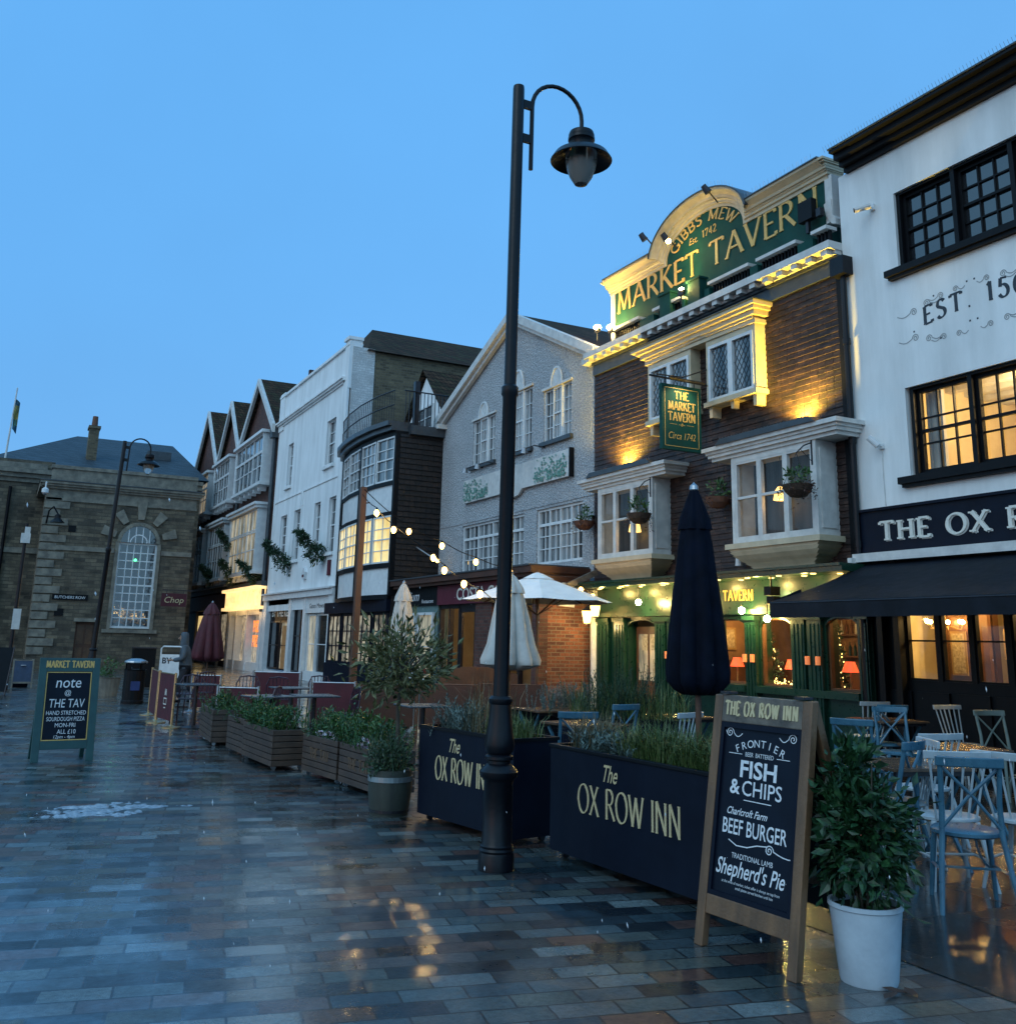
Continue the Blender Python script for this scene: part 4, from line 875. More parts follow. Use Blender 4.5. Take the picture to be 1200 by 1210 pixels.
# copper bands on pilasters
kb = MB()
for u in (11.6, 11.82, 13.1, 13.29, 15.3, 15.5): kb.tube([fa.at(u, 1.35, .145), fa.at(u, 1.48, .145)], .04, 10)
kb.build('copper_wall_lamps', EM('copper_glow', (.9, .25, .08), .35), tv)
lt = T('wall_lantern', 'lit brass lantern hanging under the left end of the tavern canopy', 'lantern', tuple(fa.at(17.55, 2.2, .5)))
MB().tube([fa.at(17.55, 2.72, .45), fa.at(17.55, 2.46, .45)], .012).lathe([(.13, .22), (.02, .32)], fa.at(17.55, 2.14, .45), 6).lathe([(.07, -.02), (.08, .0)], fa.at(17.55, 2.14, .45), 6).build('frame', M['darkmetal'], lt)
MB().lathe([(.075, 0), (.12, .22)], fa.at(17.55, 2.14, .45), 6).build('glass', M['glow2'], lt)
lamp('lantern_light', fa.at(17.55, 2.1, .7), 6, (1, .68, .22), .06, lt)
for u, d, z, lb in ((16.05, .4, 2.40, 'bright star like bulb under the tavern canopy right of the doorway'), (13.15, .3, 2.20, 'bright bulb under the gold lettered green fascia by the second pilaster'), (12.62, .22, 2.06, 'bright bulb over the arched tavern window'), (14.9, .35, 2.35, 'bright bulb half hidden behind the navy parasol')):
    t = T('canopy_bulb', lb, 'lamp', tuple(fa.at(u, z, d)))
    MB().tube([fa.at(u, 2.72 if z > 2.2 else 2.3, d), fa.at(u, z+.03, d)], .012).build('fitting', M['darkmetal'], t); MB().ball(fa.at(u, z, d), .055, 8).build('bulb', M['glowhot'], t); lamp('bulb_light', fa.at(u, z-.02, d+.1), 14, (1, .72, .22), .04, t)
fl2 = T('floodlight', 'black twin floodlight at the end of the gold lettering on the green fascia', 'light', tuple(fa.at(12.35, 2.5, .5)))
MB().fb(fa, 12.2, 12.36, 2.42, 2.56, .3, .5).fb(fa, 12.14, 12.3, 2.28, 2.40, .35, .5).build('housing', M['black'], fl2); MB().tube([fa.at(12.3, 2.72, .4), fa.at(12.3, 2.5, .4)], .015).build('bracket', M['black'], fl2)
lamp('sign_flood', fa.at(12.55, 2.48, .38), 4, (.75, 1, .35), .04, fl2)
# hanging sign on its iron bracket
hg = T('hanging_sign', 'green and gold hanging tavern sign board on an iron bracket', 'sign', (11.4, 14.0, 6.4))
fs = Fa((0, 14.0, 0), (1, 0, 0), (0, -1, 0))
MB().fb(fs, 10.19, 11.07, 5.03, 6.24, -.04, .04).build('board', M['greenpanel'], hg)
bdr = MB()
for a, b, c, e_ in ((10.25, 11.01, 5.09, 5.10), (10.25, 11.01, 6.17, 6.18), (10.25, 10.26, 5.09, 6.18), (11.0, 11.01, 5.09, 6.18), (10.36, 10.52, 5.50, 5.506), (10.74, 10.9, 5.50, 5.506)): bdr.fb(fs, a, b, c, e_, .04, .044)
fh = Face((10.63, 14.0-.04, 0), (1, 0, 0))
serif(bdr, fh, "THE", .15, 0, 5.97, .30, .17, .07, .08, depth=.006, align='c'); serif(bdr, fh, "MARKET", .16, 0, 5.765, .60, .17, .07, .08, depth=.006, align='c'); serif(bdr, fh, "TAVERN", .16, 0, 5.565, .60, .17, .07, .08, depth=.006, align='c')
bf(bdr, fh, "Circa 1742", .13, 0, 5.23, .60, 'c', .25, depth=.006); bf(bdr, fh, "~8~", .06, 0, 5.475, None, 'c', .2, depth=.006)
bdr.build('lettering', M['gold'], hg, recalc=False)
br_ = MB().bar((11.5, 14.0, 6.34), (9.95, 14.0, 6.36), .03, .03).tube([(11.5, 14, 6.75), (10.7, 14, 6.42), (10.1, 14, 6.40)], .012, 6).tube([(10.4, 13.72, 6.30), (10.4, 14.0, 6.38)], .012)
br_.tube([(10.2, 13.75, 6.29), (11.0, 13.75, 6.28)], .03, 8)
for x in (10.3, 10.95): br_.bar((x, 14, 6.22), (x, 14, 6.34), .015, .015)
br_.build('bracket', M['darkmetal'], hg); lamp('sign_light', (10.6, 13.60, 6.27), 34, (1, .82, .45), .05, hg, 120, (10.6, 13.98, 5.6))
# ================================================================== pebble-dashed gable house with the coffee shop
cf = T('coffee_shop_building', 'grey pebble dashed gabled house above a maroon coffee shop front', 'building', (11.5, 22.6, 0))
C0, C1, AP = 18.33, 27.0, 22.35
lowr = [(25.40, 3.42, 4.76)]
hol = [(23.42, 24.82, 6.40, 7.72), (21.32, 22.75, 6.40, 8.02), (19.36, 20.68, 6.40, 7.72), (21.64, 25.38, 3.42, 4.76), (18.82, 20.98, 3.42, 4.76)]
wm = MB(); wall(wm, fa, C0, C1, 3.0, 8.12, hol, .2, 0)
wm.add([fa.at(C0, 8.12), fa.at(C1, 8.12), fa.at(AP, 10.0)], [(0, 1, 2)]); wm.quad(fa.at(C0, 8.12, 0), fa.at(C0, 8.12, -8), fa.at(C0, 3, -8), fa.at(C0, 3, 0)); wm.quad(fa.at(C1, 8.12, 0), fa.at(C1, 8.12, -8), fa.at(C1, 3, -8), fa.at(C1, 3, 0))
wm.build('wall', M['dash'], cf, recalc=False)
rf = MB()
for u, s_ in ((C0-.25, 1), (C1+.25, -1)): rf.hexa([fa.at(u, 8.06, .2), fa.at(AP, 10.16, .2), fa.at(AP, 10.16, -8), fa.at(u, 8.06, -8), fa.at(u, 8.16, .2), fa.at(AP, 10.26, .2), fa.at(AP, 10.26, -8), fa.at(u, 8.16, -8)])
rf.build('roof', M['rooftile'], cf)
vg = MB()
for u in (C0-.28, C1+.28):
    for o1, h, d in ((0, .22, .24), (-.12, .13, .14)):
        za, zb = 7.98+o1, 10.08+o1; vg.hexa([fa.at(u, za, .02), fa.at(AP, zb, .02), fa.at(AP, zb, d), fa.at(u, za, d), fa.at(u, za+h, .02), fa.at(AP, zb+h, .02), fa.at(AP, zb+h, d), fa.at(u, za+h, d)])
vg.fb(fa, C1-.25, C1+.3, 7.86, 8.0, -.1, .3).fb(fa, C0-.1, C0+.25, 7.86, 8.0, -.1, .2)
vg.build('barge_board', M['offwhite'], cf)
MB().fb(fa, C0, C1, 4.83, 4.85, -.02, .015).build('string_course', M['dash'], cf)
for (a, b, zt, am) in ((23.42, 24.82, 7.72, .38), (21.32, 22.75, 8.02, .5), (19.36, 20.68, 7.72, .42)):
    w3 = (b-a)/3; z0 = 6.40
    window(fa, cf, a, a+w3-.0, z0, zt, 2, 4, M['whitepaint'], M['glasscurt'], -.10, .045, .02, name='side_light'); window(fa, cf, a+w3, b-w3, z0, zt, 3, 4, M['whitepaint'], M['glasscurt'], -.07, .05, .02, sash=True, name='sash_window'); window(fa, cf, b-w3, b, z0, zt, 2, 4, M['whitepaint'], M['glasscurt'], -.10, .045, .02, name='side_light')
    hd = MB(); uc = (a+b)/2; hw_ = w3*.62
    hd.fext(fa, [(uc+hw_*math.cos(PI*k/12), zt+.02+am*1.1*math.sin(PI*k/12)) for k in range(13)], -.02, .03)
    hd.fb(fa, a-.06, b+.06, zt, zt+.06, -.02, .05); hd.build('fanlight_panel', M['offwhite'], cf)
    rib = MB()
    for k in range(13): rib.bar(fa.at(uc+hw_*math.cos(PI*k/12), zt+.02+am*1.1*math.sin(PI*k/12), .035), fa.at(uc+hw_*math.cos(PI*min(12, k+1)/12), zt+.02+am*1.1*math.sin(PI*min(12, k+1)/12), .035), .05, .04, fa.n)
    for k in (3, 6, 9): rib.bar(fa.at(uc, zt+.05, .032), fa.at(uc+hw_*math.cos(PI*k/12), zt+.02+am*1.1*math.sin(PI*k/12), .032), .02, .012, fa.n)
    rib.build('arched_head', M['whitepaint'], cf)
    MB().fb(fa, a-.1, b+.1, 6.30, 6.40, -.1, .09).build('sill', M['lead'], cf)
window(fa, cf, 21.64, 25.38, 3.42, 4.76, 12, 4, M['whitepaint'], M['glasscurt'], -.12, .06, .024, mull=3, transom=4.36, name='casement_band')
window(fa, cf, 18.82, 20.98, 3.42, 4.76, 8, 4, M['whitepaint'], M['glasscurt'], -.12, .06, .024, mull=2, transom=4.36, name='casement_band')
# pictorial board with swan-neck lamps: a pale board with green tree shapes at its ends
sb = T('mural_board', 'long pale signboard with green leafy ends on the pebble dashed gable', 'sign', tuple(fa.at(22.2, 5.4, 0)))
MB().fext(fa, [(19.25, 5.38), (25.15, 5.38), (25.15, 6.03), (19.25, 6.03)], .02, .10).fext(fa, [(21.6, 5.38), (22.8, 5.38), (22.6, 5.24), (22.2, 5.19), (21.8, 5.24)], .02, .098).build('board', M['offwhite'], sb)
tr_ = MB(); q = random.Random(3)
for uc in (24.35, 20.15):
    tr_ = MB()
    for k in range(300):
        u = uc+q.uniform(-.78, .78); z = 5.42+abs(q.gauss(0, .26)); 
        if z < 5.99: s_ = q.uniform(.02, .055); tr_.quad(fa.at(u-s_, z, .103+.0001*k), fa.at(u, z-s_*.6, .103+.0001*k), fa.at(u+s_, z, .103+.0001*k), fa.at(u, z+s_*.6, .103+.0001*k))
    tr_.build('painted_tree', M['mural'], sb, recalc=False)
MB().fb(fa, 19.20, 19.25, 5.36, 6.05, 0, .12).build('edge', M['black'], sb)
for u, lb in ((24.4, 'leftmost swan neck lamp over the pale signboard'), (23.6, 'second swan neck lamp over the pale signboard'), (21.6, 'swan neck lamp over the pale signboard just right of the lamp post'), (20.9, 'rightmost swan neck lamp over the pale signboard')):
    t = T('sign_lamp', lb, 'lamp', tuple(fa.at(u, 6.2, 0)))
    MB().tube([fa.at(u-.3, 6.28, 0), fa.at(u-.2, 6.32, .25), fa.at(u, 6.25, .42)], .014, 6).build('arm', M['darkmetal'], t); MB().tube([fa.at(u, 6.28, .42), fa.at(u+.04, 6.16, .40)], [.05, .09], 10).build('lamp_head', M['steel'], t)
# coffee shop front, standing forward of the house
fq = FX(10.3)
sh = MB(); sh.fb(fq, 18.5, 26.95, 2.98, 3.06, -1.2, .22).fb(fq, 18.45, 27.0, 3.06, 3.20, -1.2, .30); sh.build('canopy_roof', M['brownscreen'], cf)
MB().fb(fq, 18.5, 26.98, 3.20, 3.235, -1.2, .33).build('lead_flat', M['lead'], cf)
MB().fb(fq, 18.62, 24.05, 2.48, 2.97, -.2, .06).build('fascia', M['maroonsign'], cf)
let = MB(); bf(let, Face(fq.at(22.78, 2.58, .06), (0, -1, 0)), "COSTA COFFEE", .30, width=3.5, bold=.02, depth=.012); let.build('lettering', M['white_letter'], cf)
MB().fb(fq, 24.05, 26.95, 2.48, 2.97, -.2, .05).build('side_fascia', M['black'], cf)
# glazed front: brick piers, door, big panes
fr_ = MB()
for a, b in ((18.62, 18.70), (19.58, 19.66), (21.80, 21.88), (22.78, 22.86), (23.4, 23.46), (24.0, 24.1)): fr_.fb(fq, a, b, 0, 2.48, -.16, -.04)
fr_.fb(fq, 18.62, 24.1, 2.38, 2.48, -.16, -.04).fb(fq, 18.62, 21.88, 0, .5, -.16, -.02).fb(fq, 22.86, 24.1, 0, .5, -.16, -.02); fr_.build('shopfront_frame', M['darkmetal'], cf)
MB().fb(fq, 20.9, 21.8, 0, 2.48, -.3, .0).build('brick_pier', M['brick_dark'], cf); MB().fb(fq, 24.1, 26.95, 0, 2.48, -.3, 0).build('restaurant_front', M['tealframe'], cf); window(fq, cf, 24.25, 25.3, .5, 2.3, 1, 2, M['whitepaint'], M['litdim'], .02, .07, name='restaurant_window'); window(fq, cf, 25.5, 26.7, .5, 2.3, 2, 2, M['whitepaint'], M['glass'], .02, .07, name='restaurant_window'); rl_ = MB(); bf(rl_, Face(fq.at(26.55, 2.62, .05), (0, -1, 0)), 'Allium', .27, width=1.25, shear=.35, depth=.01); bf(rl_, Face(fq.at(25.1, 2.55, .05), (0, -1, 0)), 'Restaurant', .10, width=.8, depth=.01); rl_.build('lettering', M['chalk'], cf, recalc=False)
for a, b in ((18.7, 19.58), (19.66, 20.9), (22.86, 23.4), (23.46, 24.0)): MB().quad(fq.at(a, .5, -.1), fq.at(b, .5, -.1), fq.at(b, 2.38, -.1), fq.at(a, 2.38, -.1)).build('pane', M['clear'], cf, recalc=False)
dr = MB().fb(fq, 21.88, 21.96, .02, 2.38, -.12, -.06).fb(fq, 22.70, 22.78, .02, 2.38, -.12, -.06).fb(fq, 21.96, 22.70, .02, .2, -.12, -.06).fb(fq, 21.96, 22.7, 2.28, 2.38, -.12, -.06).build('door', M['darkmetal'], cf)
MB().quad(fq.at(21.96, .2, -.09), fq.at(22.7, .2, -.09), fq.at(22.7, 2.28, -.09), fq.at(21.96, 2.28, -.09)).build('door_glass', M['clear'], dr, recalc=False)
MB().fb(fq, 18.7, 26.9, .1, .15, -3.6, -.3).fb(fq, 18.7, 26.9, .15, 2.9, -3.65, -3.6).fb(fq, 26.9, 26.94, .15, 2.9, -3.6, -.3).fb(fq, 18.7, 26.9, 2.9, 2.95, -3.6, -.2).build('shop_room', M['roomwall'], cf)
MB().fb(fq, 19.4, 23, .15, 1.2, -3.0, -2.4).fb(fq, 21.4, 21.6, .15, 2.88, -1.8, -1.6).build('counter', M['roomwood'], cf)
lamp('shop_light', fq.at(19.7, 2.2, -1.3), 40, (1, .58, .22), .1, cf); lamp('shop_light', fq.at(22.7, 2.3, -1.6), 30, (1, .72, .42), .1, cf)
t = T('pendant_lamp', 'amber lit pendant lamp in the coffee shop window left of the brick pier', 'lamp', tuple(fq.at(19.1, 1.75, -.35)))
MB().tube([fq.at(19.1, 2.4, -.35), fq.at(19.1, 1.95, -.35)], .012).tube([fq.at(19.1, 1.62, -.35), fq.at(19.1, .5, -.35)], .008).build('cord', M['darkmetal'], t)
MB().lathe([(.05, 0), (.075, .12), (.06, .28), (.02, .33)], fq.at(19.1, 1.62, -.35), 12).build('glass_shade', M['shade'], t); lamp('lamp_light', fq.at(19.1, 1.75, -.2), 4, (1, .6, .15), .08, t)
# brick return wall towards the viewer
fr2 = FY(18.42)
MB().box(10.28, 11.46, 18.42, 18.62, 0, 3.0).build('return_wall', M['brick_red'], cf)
MB().box(10.18, 10.40, 18.40, 18.70, 0, 2.98).build('corner_pier', M['brick_dark'], cf)
MB().box(10.25, 11.3, 18.36, 18.42, 2.62, 2.98).build('beam', M['brownscreen'], cf)
lm = MB().bar((10.3, 18.0, 2.62), (11.3, 17.9, 3.08), .08, .12); lm.build('canopy_strut', M['greywood'], cf)
t = T('pub_plaque', 'small white shield shaped plaque on the coffee shop return wall', 'sign', (10.85, 18.38, 2.35))
fsg = Fa((0, 18.36, 0), (1, 0, 0), (0, -1, 0)); MB().fext(fsg, [(10.64, 2.36), (11.02, 2.34), (11.06, 2.66), (10.98, 2.84), (10.72, 2.86), (10.62, 2.68)], -.02, .02).build('board', M['offwhite'], t); bf(MB(), Face((10.84, 18.34, 2.5), (1, 0, 0)), "BEER", .09, align='c', width=.26).build('lettering', M['dark_letter'], t, recalc=False) if False else None
t = T('white_post', 'white painted post between the coffee shop brickwork and the tavern', 'post', (11.42, 18.2, 0))
MB().tube([(11.40, 18.12, 0), (11.40, 18.12, 2.62)], .09, 14).lathe([(.12, 0), (.12, .18), (.09, .24)], (11.40, 18.12, 0), 14).build('shaft', M['offwhite'], t); MB().box(11.28, 11.52, 18.02, 18.22, 2.58, 2.70).build('cap', M['offwhite'], t)
lt = T('wall_lantern', 'lit glass lantern on the white post beside the open white parasol', 'lantern', (11.1, 18.0, 2.1))
MB().tube([(11.4, 18.1, 2.3), (11.15, 17.95, 2.42), (11.1, 17.95, 2.34)], .012, 6).lathe([(.14, .0), (.02, .1)], (11.1, 17.95, 2.26), 6).lathe([(.06, 0), (.07, .03)], (11.1, 17.95, 1.98), 6).build('frame', M['darkmetal'], lt)
MB().lathe([(.075, 0), (.13, .25)], (11.1, 17.95, 2.01), 6).build('glass', M['glow2'], lt); lamp('lantern_light', (11.0, 17.85, 1.95), 14, (1, .68, .25), .08, lt)
# ================================================================== dark house with the bowed bay
bh = T('bowed_house', 'dark tile hung house with a black and white bowed bay and roof balcony', 'building', (10.6, 29.5, 0))
bow_ = [(10.42, 33.3), (10.10, 32.3), (9.90, 31.0), (9.82, 29.6), (9.86, 28.3), (10.04, 27.1)]
MB().box(10.44, 18, 27.035, 33.3, 0, 7.62).box(10.09, 10.43, 27.036, 27.5, 0, 7.6).build('wall', M['tile_dark'], bh)
ty = FY(27.0)
tiles(MB(), ty, 10.12, 11.75, 3.2, 7.6, step=.16, d=-.03, out=.03).build('tile_hanging', M['tile_dark'], bh, recalc=False)
def bowband(mb, z0, z1, o0, o1, i0=0, i1=5):
    pts = bow_[i0:i1+1]
    for (xa, ya), (xb, yb) in zip(pts, pts[1:]):
        mb.hexa([(xa-o1, ya, z0), (xb-o1, yb, z0), (xb+.45, yb, z0), (xa+.45, ya, z0), (xa-o1, ya, z1), (xb-o1, yb, z1), (xb+.45, yb, z1), (xa+.45, ya, z1)])
    return mb
wb = MB(); bowband(wb, 2.84, 3.66, 0, 0); bowband(wb, 5.26, 6.12, 0, 0); wb.build('white_panel', M['whitepaint'], bh)
kb = MB()
for z0, z1, o in ((2.7, 2.84, .08), (3.62, 3.76, .05), (5.16, 5.28, .05), (6.08, 6.2, .05), (7.56, 7.72, .05)): bowband(kb, z0, z1, 0, o)
for i in (0, 1, 3, 5):
    x, y = bow_[i]; kb.box(x-.06, x+.2, y-.07, y+.07, 2.8, 7.6)
kb.build('black_frame', M['black'], bh)
rb = MB(); bowband(rb, 7.72, 7.86, 0, .2); bowband(rb, 7.86, 8.0, 0, .32); rb.box(10.4, 11.9, 26.88, 33.3, 7.62, 7.9); rb.build('lead_roof', M['lead'], bh)
for i in range(5):
    (xa, ya), (xb, yb) = bow_[i], bow_[i+1]; ln = math.hypot(xb-xa, yb-ya); t_ = Vector((xb-xa, yb-ya, 0)).normalized(); nrm = Vector((t_.y, -t_.x, 0))
    if nrm.x > 0: nrm = -nrm
    f_ = Fa((xa, ya, 0), t_, nrm)
    for z0, z1, pm in ((3.76, 5.16, M['lit']), (6.2, 7.56, M['glasscurt'])): window(f_, bh, .05, ln-.05, z0, z1, 3 if i in (2, 3) else 2, 4, M['whitepaint'], pm, -.02, .05, .03, sash=True)
rl = MB()
for k in range(40):
    t_ = k/39*5; i = min(4, int(t_)); f_ = t_-i; x = bow_[i][0]*(1-f_)+bow_[i+1][0]*f_-.15; y = bow_[i][1]*(1-f_)+bow_[i+1][1]*f_; rl.bar((x, y, 8.0), (x, y, 8.95), .012, .012)
for z in (8.95, 8.5): rl.tube([(x-.15, y, z) for x, y in bow_], .022, 6)
for k in range(12): rl.bar((10.2+.12*k, 26.95, 7.9), (10.2+.12*k, 26.95, 8.95), .02, .02)
rl.tube([(10.15, 26.95, 8.95), (11.6, 26.95, 8.95)], .022, 6)
rl.build('railing', M['darkmetal'], bh)
MB().box(10.5, 10.66, 26.98, 27.14, 7.9, 9.3).build('chimney_flue', M['darkmetal'], bh)
# dormer-like tiled roof behind the balcony
dz = MB(); dz.add([(11.9, 27.6, 8.2), (16, 27.6, 8.2), (16, 30.0, 10.6), (11.9, 30.0, 10.6), (16, 32.4, 8.2), (11.9, 32.4, 8.2)], [(0, 1, 2, 3), (3, 2, 4, 5)]); dz.build('roof', M['rooftile'], bh, recalc=False)
MB().add([(12.1, 27.8, 7.6), (12.1, 32.2, 7.6), (12.1, 32.2, 8.3), (12.1, 30.0, 10.45), (12.1, 27.8, 8.3)], [(0, 1, 2, 3, 4)]).box(12.15, 16, 27.8, 32.2, 7.6, 8.25).build('gable_wall', M['white2'], bh, recalc=False)
window(FX(12.1), bh, 29.3, 30.7, 8.1, 9.3, 2, 3, M['whitepaint'], M['glass'], .0, .06)
# its shop at street level
f1 = FX(10.05)
MB().fb(f1, 27.1, 33.2, 2.36, 2.72, -.4, .10).fb(f1, 27.1, 33.2, 0, .75, -.4, .0).build('shopfront', M['navy'], bh)
for k in range(4): window(f1, bh, 27.2+k*1.5, 28.6+k*1.5, .75, 2.36, 3, 3, M['navy'], M['litshop'], -.1, .09, .035, name='shop_window')
let = MB()
bb_ = MB(); 
for z, tx in ((5.42, "SPORTS"), (3.0, "LOUNGE")):
    f_ = Fa((9.98, 31.0, 0), (.16, 1.3, 0), (-1, .12, 0)); bb_.fb(f_, .15, 1.1, z, z+.55, 0, .03); bf(let, Face(f_.at(1.0, z+.15, .032), -f_.t), tx, .2, width=.75, depth=.004)
bb_.build('hanging_board', M['darkmetal'], bh); let.build('lettering', M['chalk'], bh, recalc=False)
# ================================================================== white stuccoed house with parapet
wh = T('white_townhouse', 'white stuccoed three storey townhouse with tall parapet and two shopfronts', 'building', (10.4, 38.5, 0))
fw = FX(10.4); H0, H1 = 33.4, 43.5
wins = [(40.75, 41.55, 7.84, 9.72), (34.72, 35.85, 7.90, 9.68), (40.95, 42.0, 4.95, 6.62), (38.85, 39.8, 4.60, 6.65), (36.05, 36.85, 4.60, 6.62), (34.05, 34.95, 4.58, 6.62)]
wall(MB(), fw, H0, H1, 2.6, 10.9, wins, .22).fb(fw, H0, H1, 10.9, 12.15, -.4, 0).fb(fw, H0+.3, H1, 2.6, 12.0, -10, -9.8).fb(fw, H1-.3, H1, 2.6, 11, -10, -.3).build('wall', M['white2'], wh, recalc=False)
st_ = MB(); cornice(st_, fw, H0+.35, H1, 10.78, [(.08, .06), (.07, .14), (.07, .2)], ret=False)
st_.fb(fw, H0-.02, H0+.5, 10.5, 12.35, -.42, .06).fb(fw, H0, H1, 12.15, 12.25, -.45, .08).fb(fw, H0-.06, H0+.55, 12.35, 12.47, -.45, .12).fb(fw, H1-.8, H1, 10.6, 12.35, -.42, .05)
st_.fb(fw, H0, H0+.5, 3.3, 10.5, -.02, .06)
for a, b in ((33.9, 38.6), (38.8, 43.2)): st_.fb(fw, a, b, 7.30, 7.36, -.02, .035).fb(fw, a, a+.06, 6.75, 7.3, -.02, .035).fb(fw, b-.06, b, 6.75, 7.3, -.02, .035)
st_.build('stucco_trim', M['white2'], wh)
for i, (a, b, c, e_) in enumerate(wins):
    window(fw, wh, a, b, c, e_, 2, 4, M['whitepaint'], M['glasscurt'] if i % 2 else M['glass'], -.18, .06, .03, sash=True, name='sash_window'); MB().fb(fw, a-.1, b+.1, c-.12, c, -.1, .10).build('sill', M['white2'], wh)
fsd = FY(33.4)
MB().box(10.47, 11.32, 33.365, 33.8, 2.6, 12.1).build('painted_side_wall', M['brick_white'], wh)
MB().box(11.32, 20.0, 33.40, 33.8, 2.6, 12.05).build('brick_side_wall', M['brick_buff'], wh)
MB().add([(11.0, 33.2, 12.0), (20, 33.2, 12.0), (20, 36.5, 13.9), (12.2, 36.5, 13.9), (11.0, 40, 12.0), (20, 40, 12.0)], [(0, 1, 2, 3), (0, 3, 4), (3, 2, 5, 4)]).build('roof', M['rooftile'], wh, recalc=False)
MB().box(11.5, 12.2, 43.3, 44.3, 11, 13.4).box(11.6, 11.8, 43.5, 43.7, 13.4, 13.8).box(11.9, 12.1, 43.9, 44.1, 13.4, 13.8).build('chimney', M['brick_dark'], wh)
# shopfronts below
MB().fb(fw, H0, H1, 3.05, 3.30, -.3, .16).fb(fw, H0-.0, H1, 3.28, 3.34, -.3, .24).fb(fw, H0, H0+.55, 0, 3.05, -.3, .10).fb(fw, 37.0, 37.3, 0, 3.05, -.3, .06).fb(fw, 39.05, 39.45, 0, 3.05, -.3, .06).fb(fw, 42.95, H1, 0, 3.05, -.3, .10).fb(fw, H0+.5, 37.0, 2.45, 3.05, -.3, .03).fb(fw, H0+.5, 36.9, 0, .35, -.3, 0).build('shopfront_frame', M['whitepaint'], wh)
s1_ = MB().fb(fw, 39.45, 42.95, 2.85, 3.05, -.3, .0).fb(fw, 39.45, 42.95, 0, .18, -.3, 0).fb(fw, 37.3, 39.05, 0, .2, -.3, 0); s1_.build('stallriser', M['whitepaint'], wh)
MB().fb(fw, 39.5, 42.9, 2.2, 2.82, -.2, -.1).build('sign_panel', M['black'], wh)
let = MB(); bf(let, Face(fw.at(42.6, 2.38, -.1), (0, -1, 0)), "BY THE RE", .30, width=2.6, bold=.02, depth=.01); let.build('lettering', M['white_letter'], wh)
let = MB(); bf(let, Face(fw.at(36.5, 2.62, .03), (0, -1, 0)), "Gates Mewson", .18, width=2.2, depth=.006); let.build('small_lettering', M['dark_letter'], wh, recalc=False)
for a, b, pm in ((39.5, 41.1, M['litshop']), (41.15, 42.9, M['glass']), (37.35, 39.0, M['glass']), (35.9, 36.95, M['litdim']), (33.98, 35.8, M['glass'])): window(fw, wh, a, b, .22, 2.2 if a > 39 else (2.98 if a > 37 else 2.42), 1, 2, M['whitepaint'] if a < 37 else M['darkmetal'], pm, -.16, .07, .03, name='shop_window')
MB().fb(fw, 39.9, 40.8, .25, 2.0, -.15, -.12).build('shop_door', P('pale_orange_door', (.55, .26, .10), None, .5), wh)
t = T('alarm_box', 'small white and red alarm box on the white townhouse above the shopfront', 'box', tuple(fw.at(37.5, 4.0, 0)))
MB().fext(fw, [(37.3, 3.75), (37.65, 3.75), (37.72, 4.0), (37.5, 4.22), (37.25, 4.0)], 0, .1).build('case', M['whitepaint'], t); MB().fb(fw, 37.36, 37.6, 3.82, 3.92, .1, .11).build('stripe', M['maroon'], t)
t = T('flag_sign', 'narrow dark red plaque near the right edge of the white townhouse', 'sign', tuple(fw.at(34.3, 4.0, 0))); MB().fb(fw, 34.2, 34.5, 3.75, 4.3, 0, .06).build('plaque', M['maroon'], t); MB().fb(fw, 34.24, 34.46, 3.8, 4.25, .06, .065).build('face', M['maroonsign'], t)
# ================================================================== three-gabled brick house
gh = T('gabled_house', 'dark brick house with three steep gables and stacked white oriel windows', 'building', (10.4, 54, 0))
gb = [(43.62, 51.0, 13.85), (51.0, 56.8, 14.1), (56.8, 65.0, 14.9)]; EV = 10.95
MB().fb(fw, 43.6, 65.0, 2.9, EV, -8, 0).build('wall', M['brick_dark'], gh)
for (a, b, zp) in gb:
    uc = (a+b)/2
    MB().fext(fw, [(a, EV), (b, EV), (uc, zp-.15)], -7.5, 0).build('gable', M['brick_dark'], gh)
    rf = MB()
    for s_, u in ((1, a), (-1, b)): rf.hexa([fw.at(u-s_*.12, EV-.1, .2), fw.at(uc, zp, .2), fw.at(uc, zp, -8), fw.at(u-s_*.12, EV-.1, -8), fw.at(u-s_*.12, EV+.05, .2), fw.at(uc, zp+.16, .2), fw.at(uc, zp+.16, -8), fw.at(u-s_*.12, EV+.05, -8)])
    rf.build('roof', M['rooftile'], gh)
    bg = MB()
    for s_, u in ((1, a), (-1, b)): bg.hexa([fw.at(u-s_*.12, EV-.32, .2), fw.at(uc, zp-.18, .2), fw.at(uc, zp-.18, .34), fw.at(u-s_*.12, EV-.32, .34), fw.at(u-s_*.12, EV+.06, .2), fw.at(uc, zp+.17, .2), fw.at(uc, zp+.17, .34), fw.at(u-s_*.12, EV+.06, .34)])
    bg.build('barge_board', M['offwhite'], gh)
lits = [M['glass'], M['glass'], M['glass']]
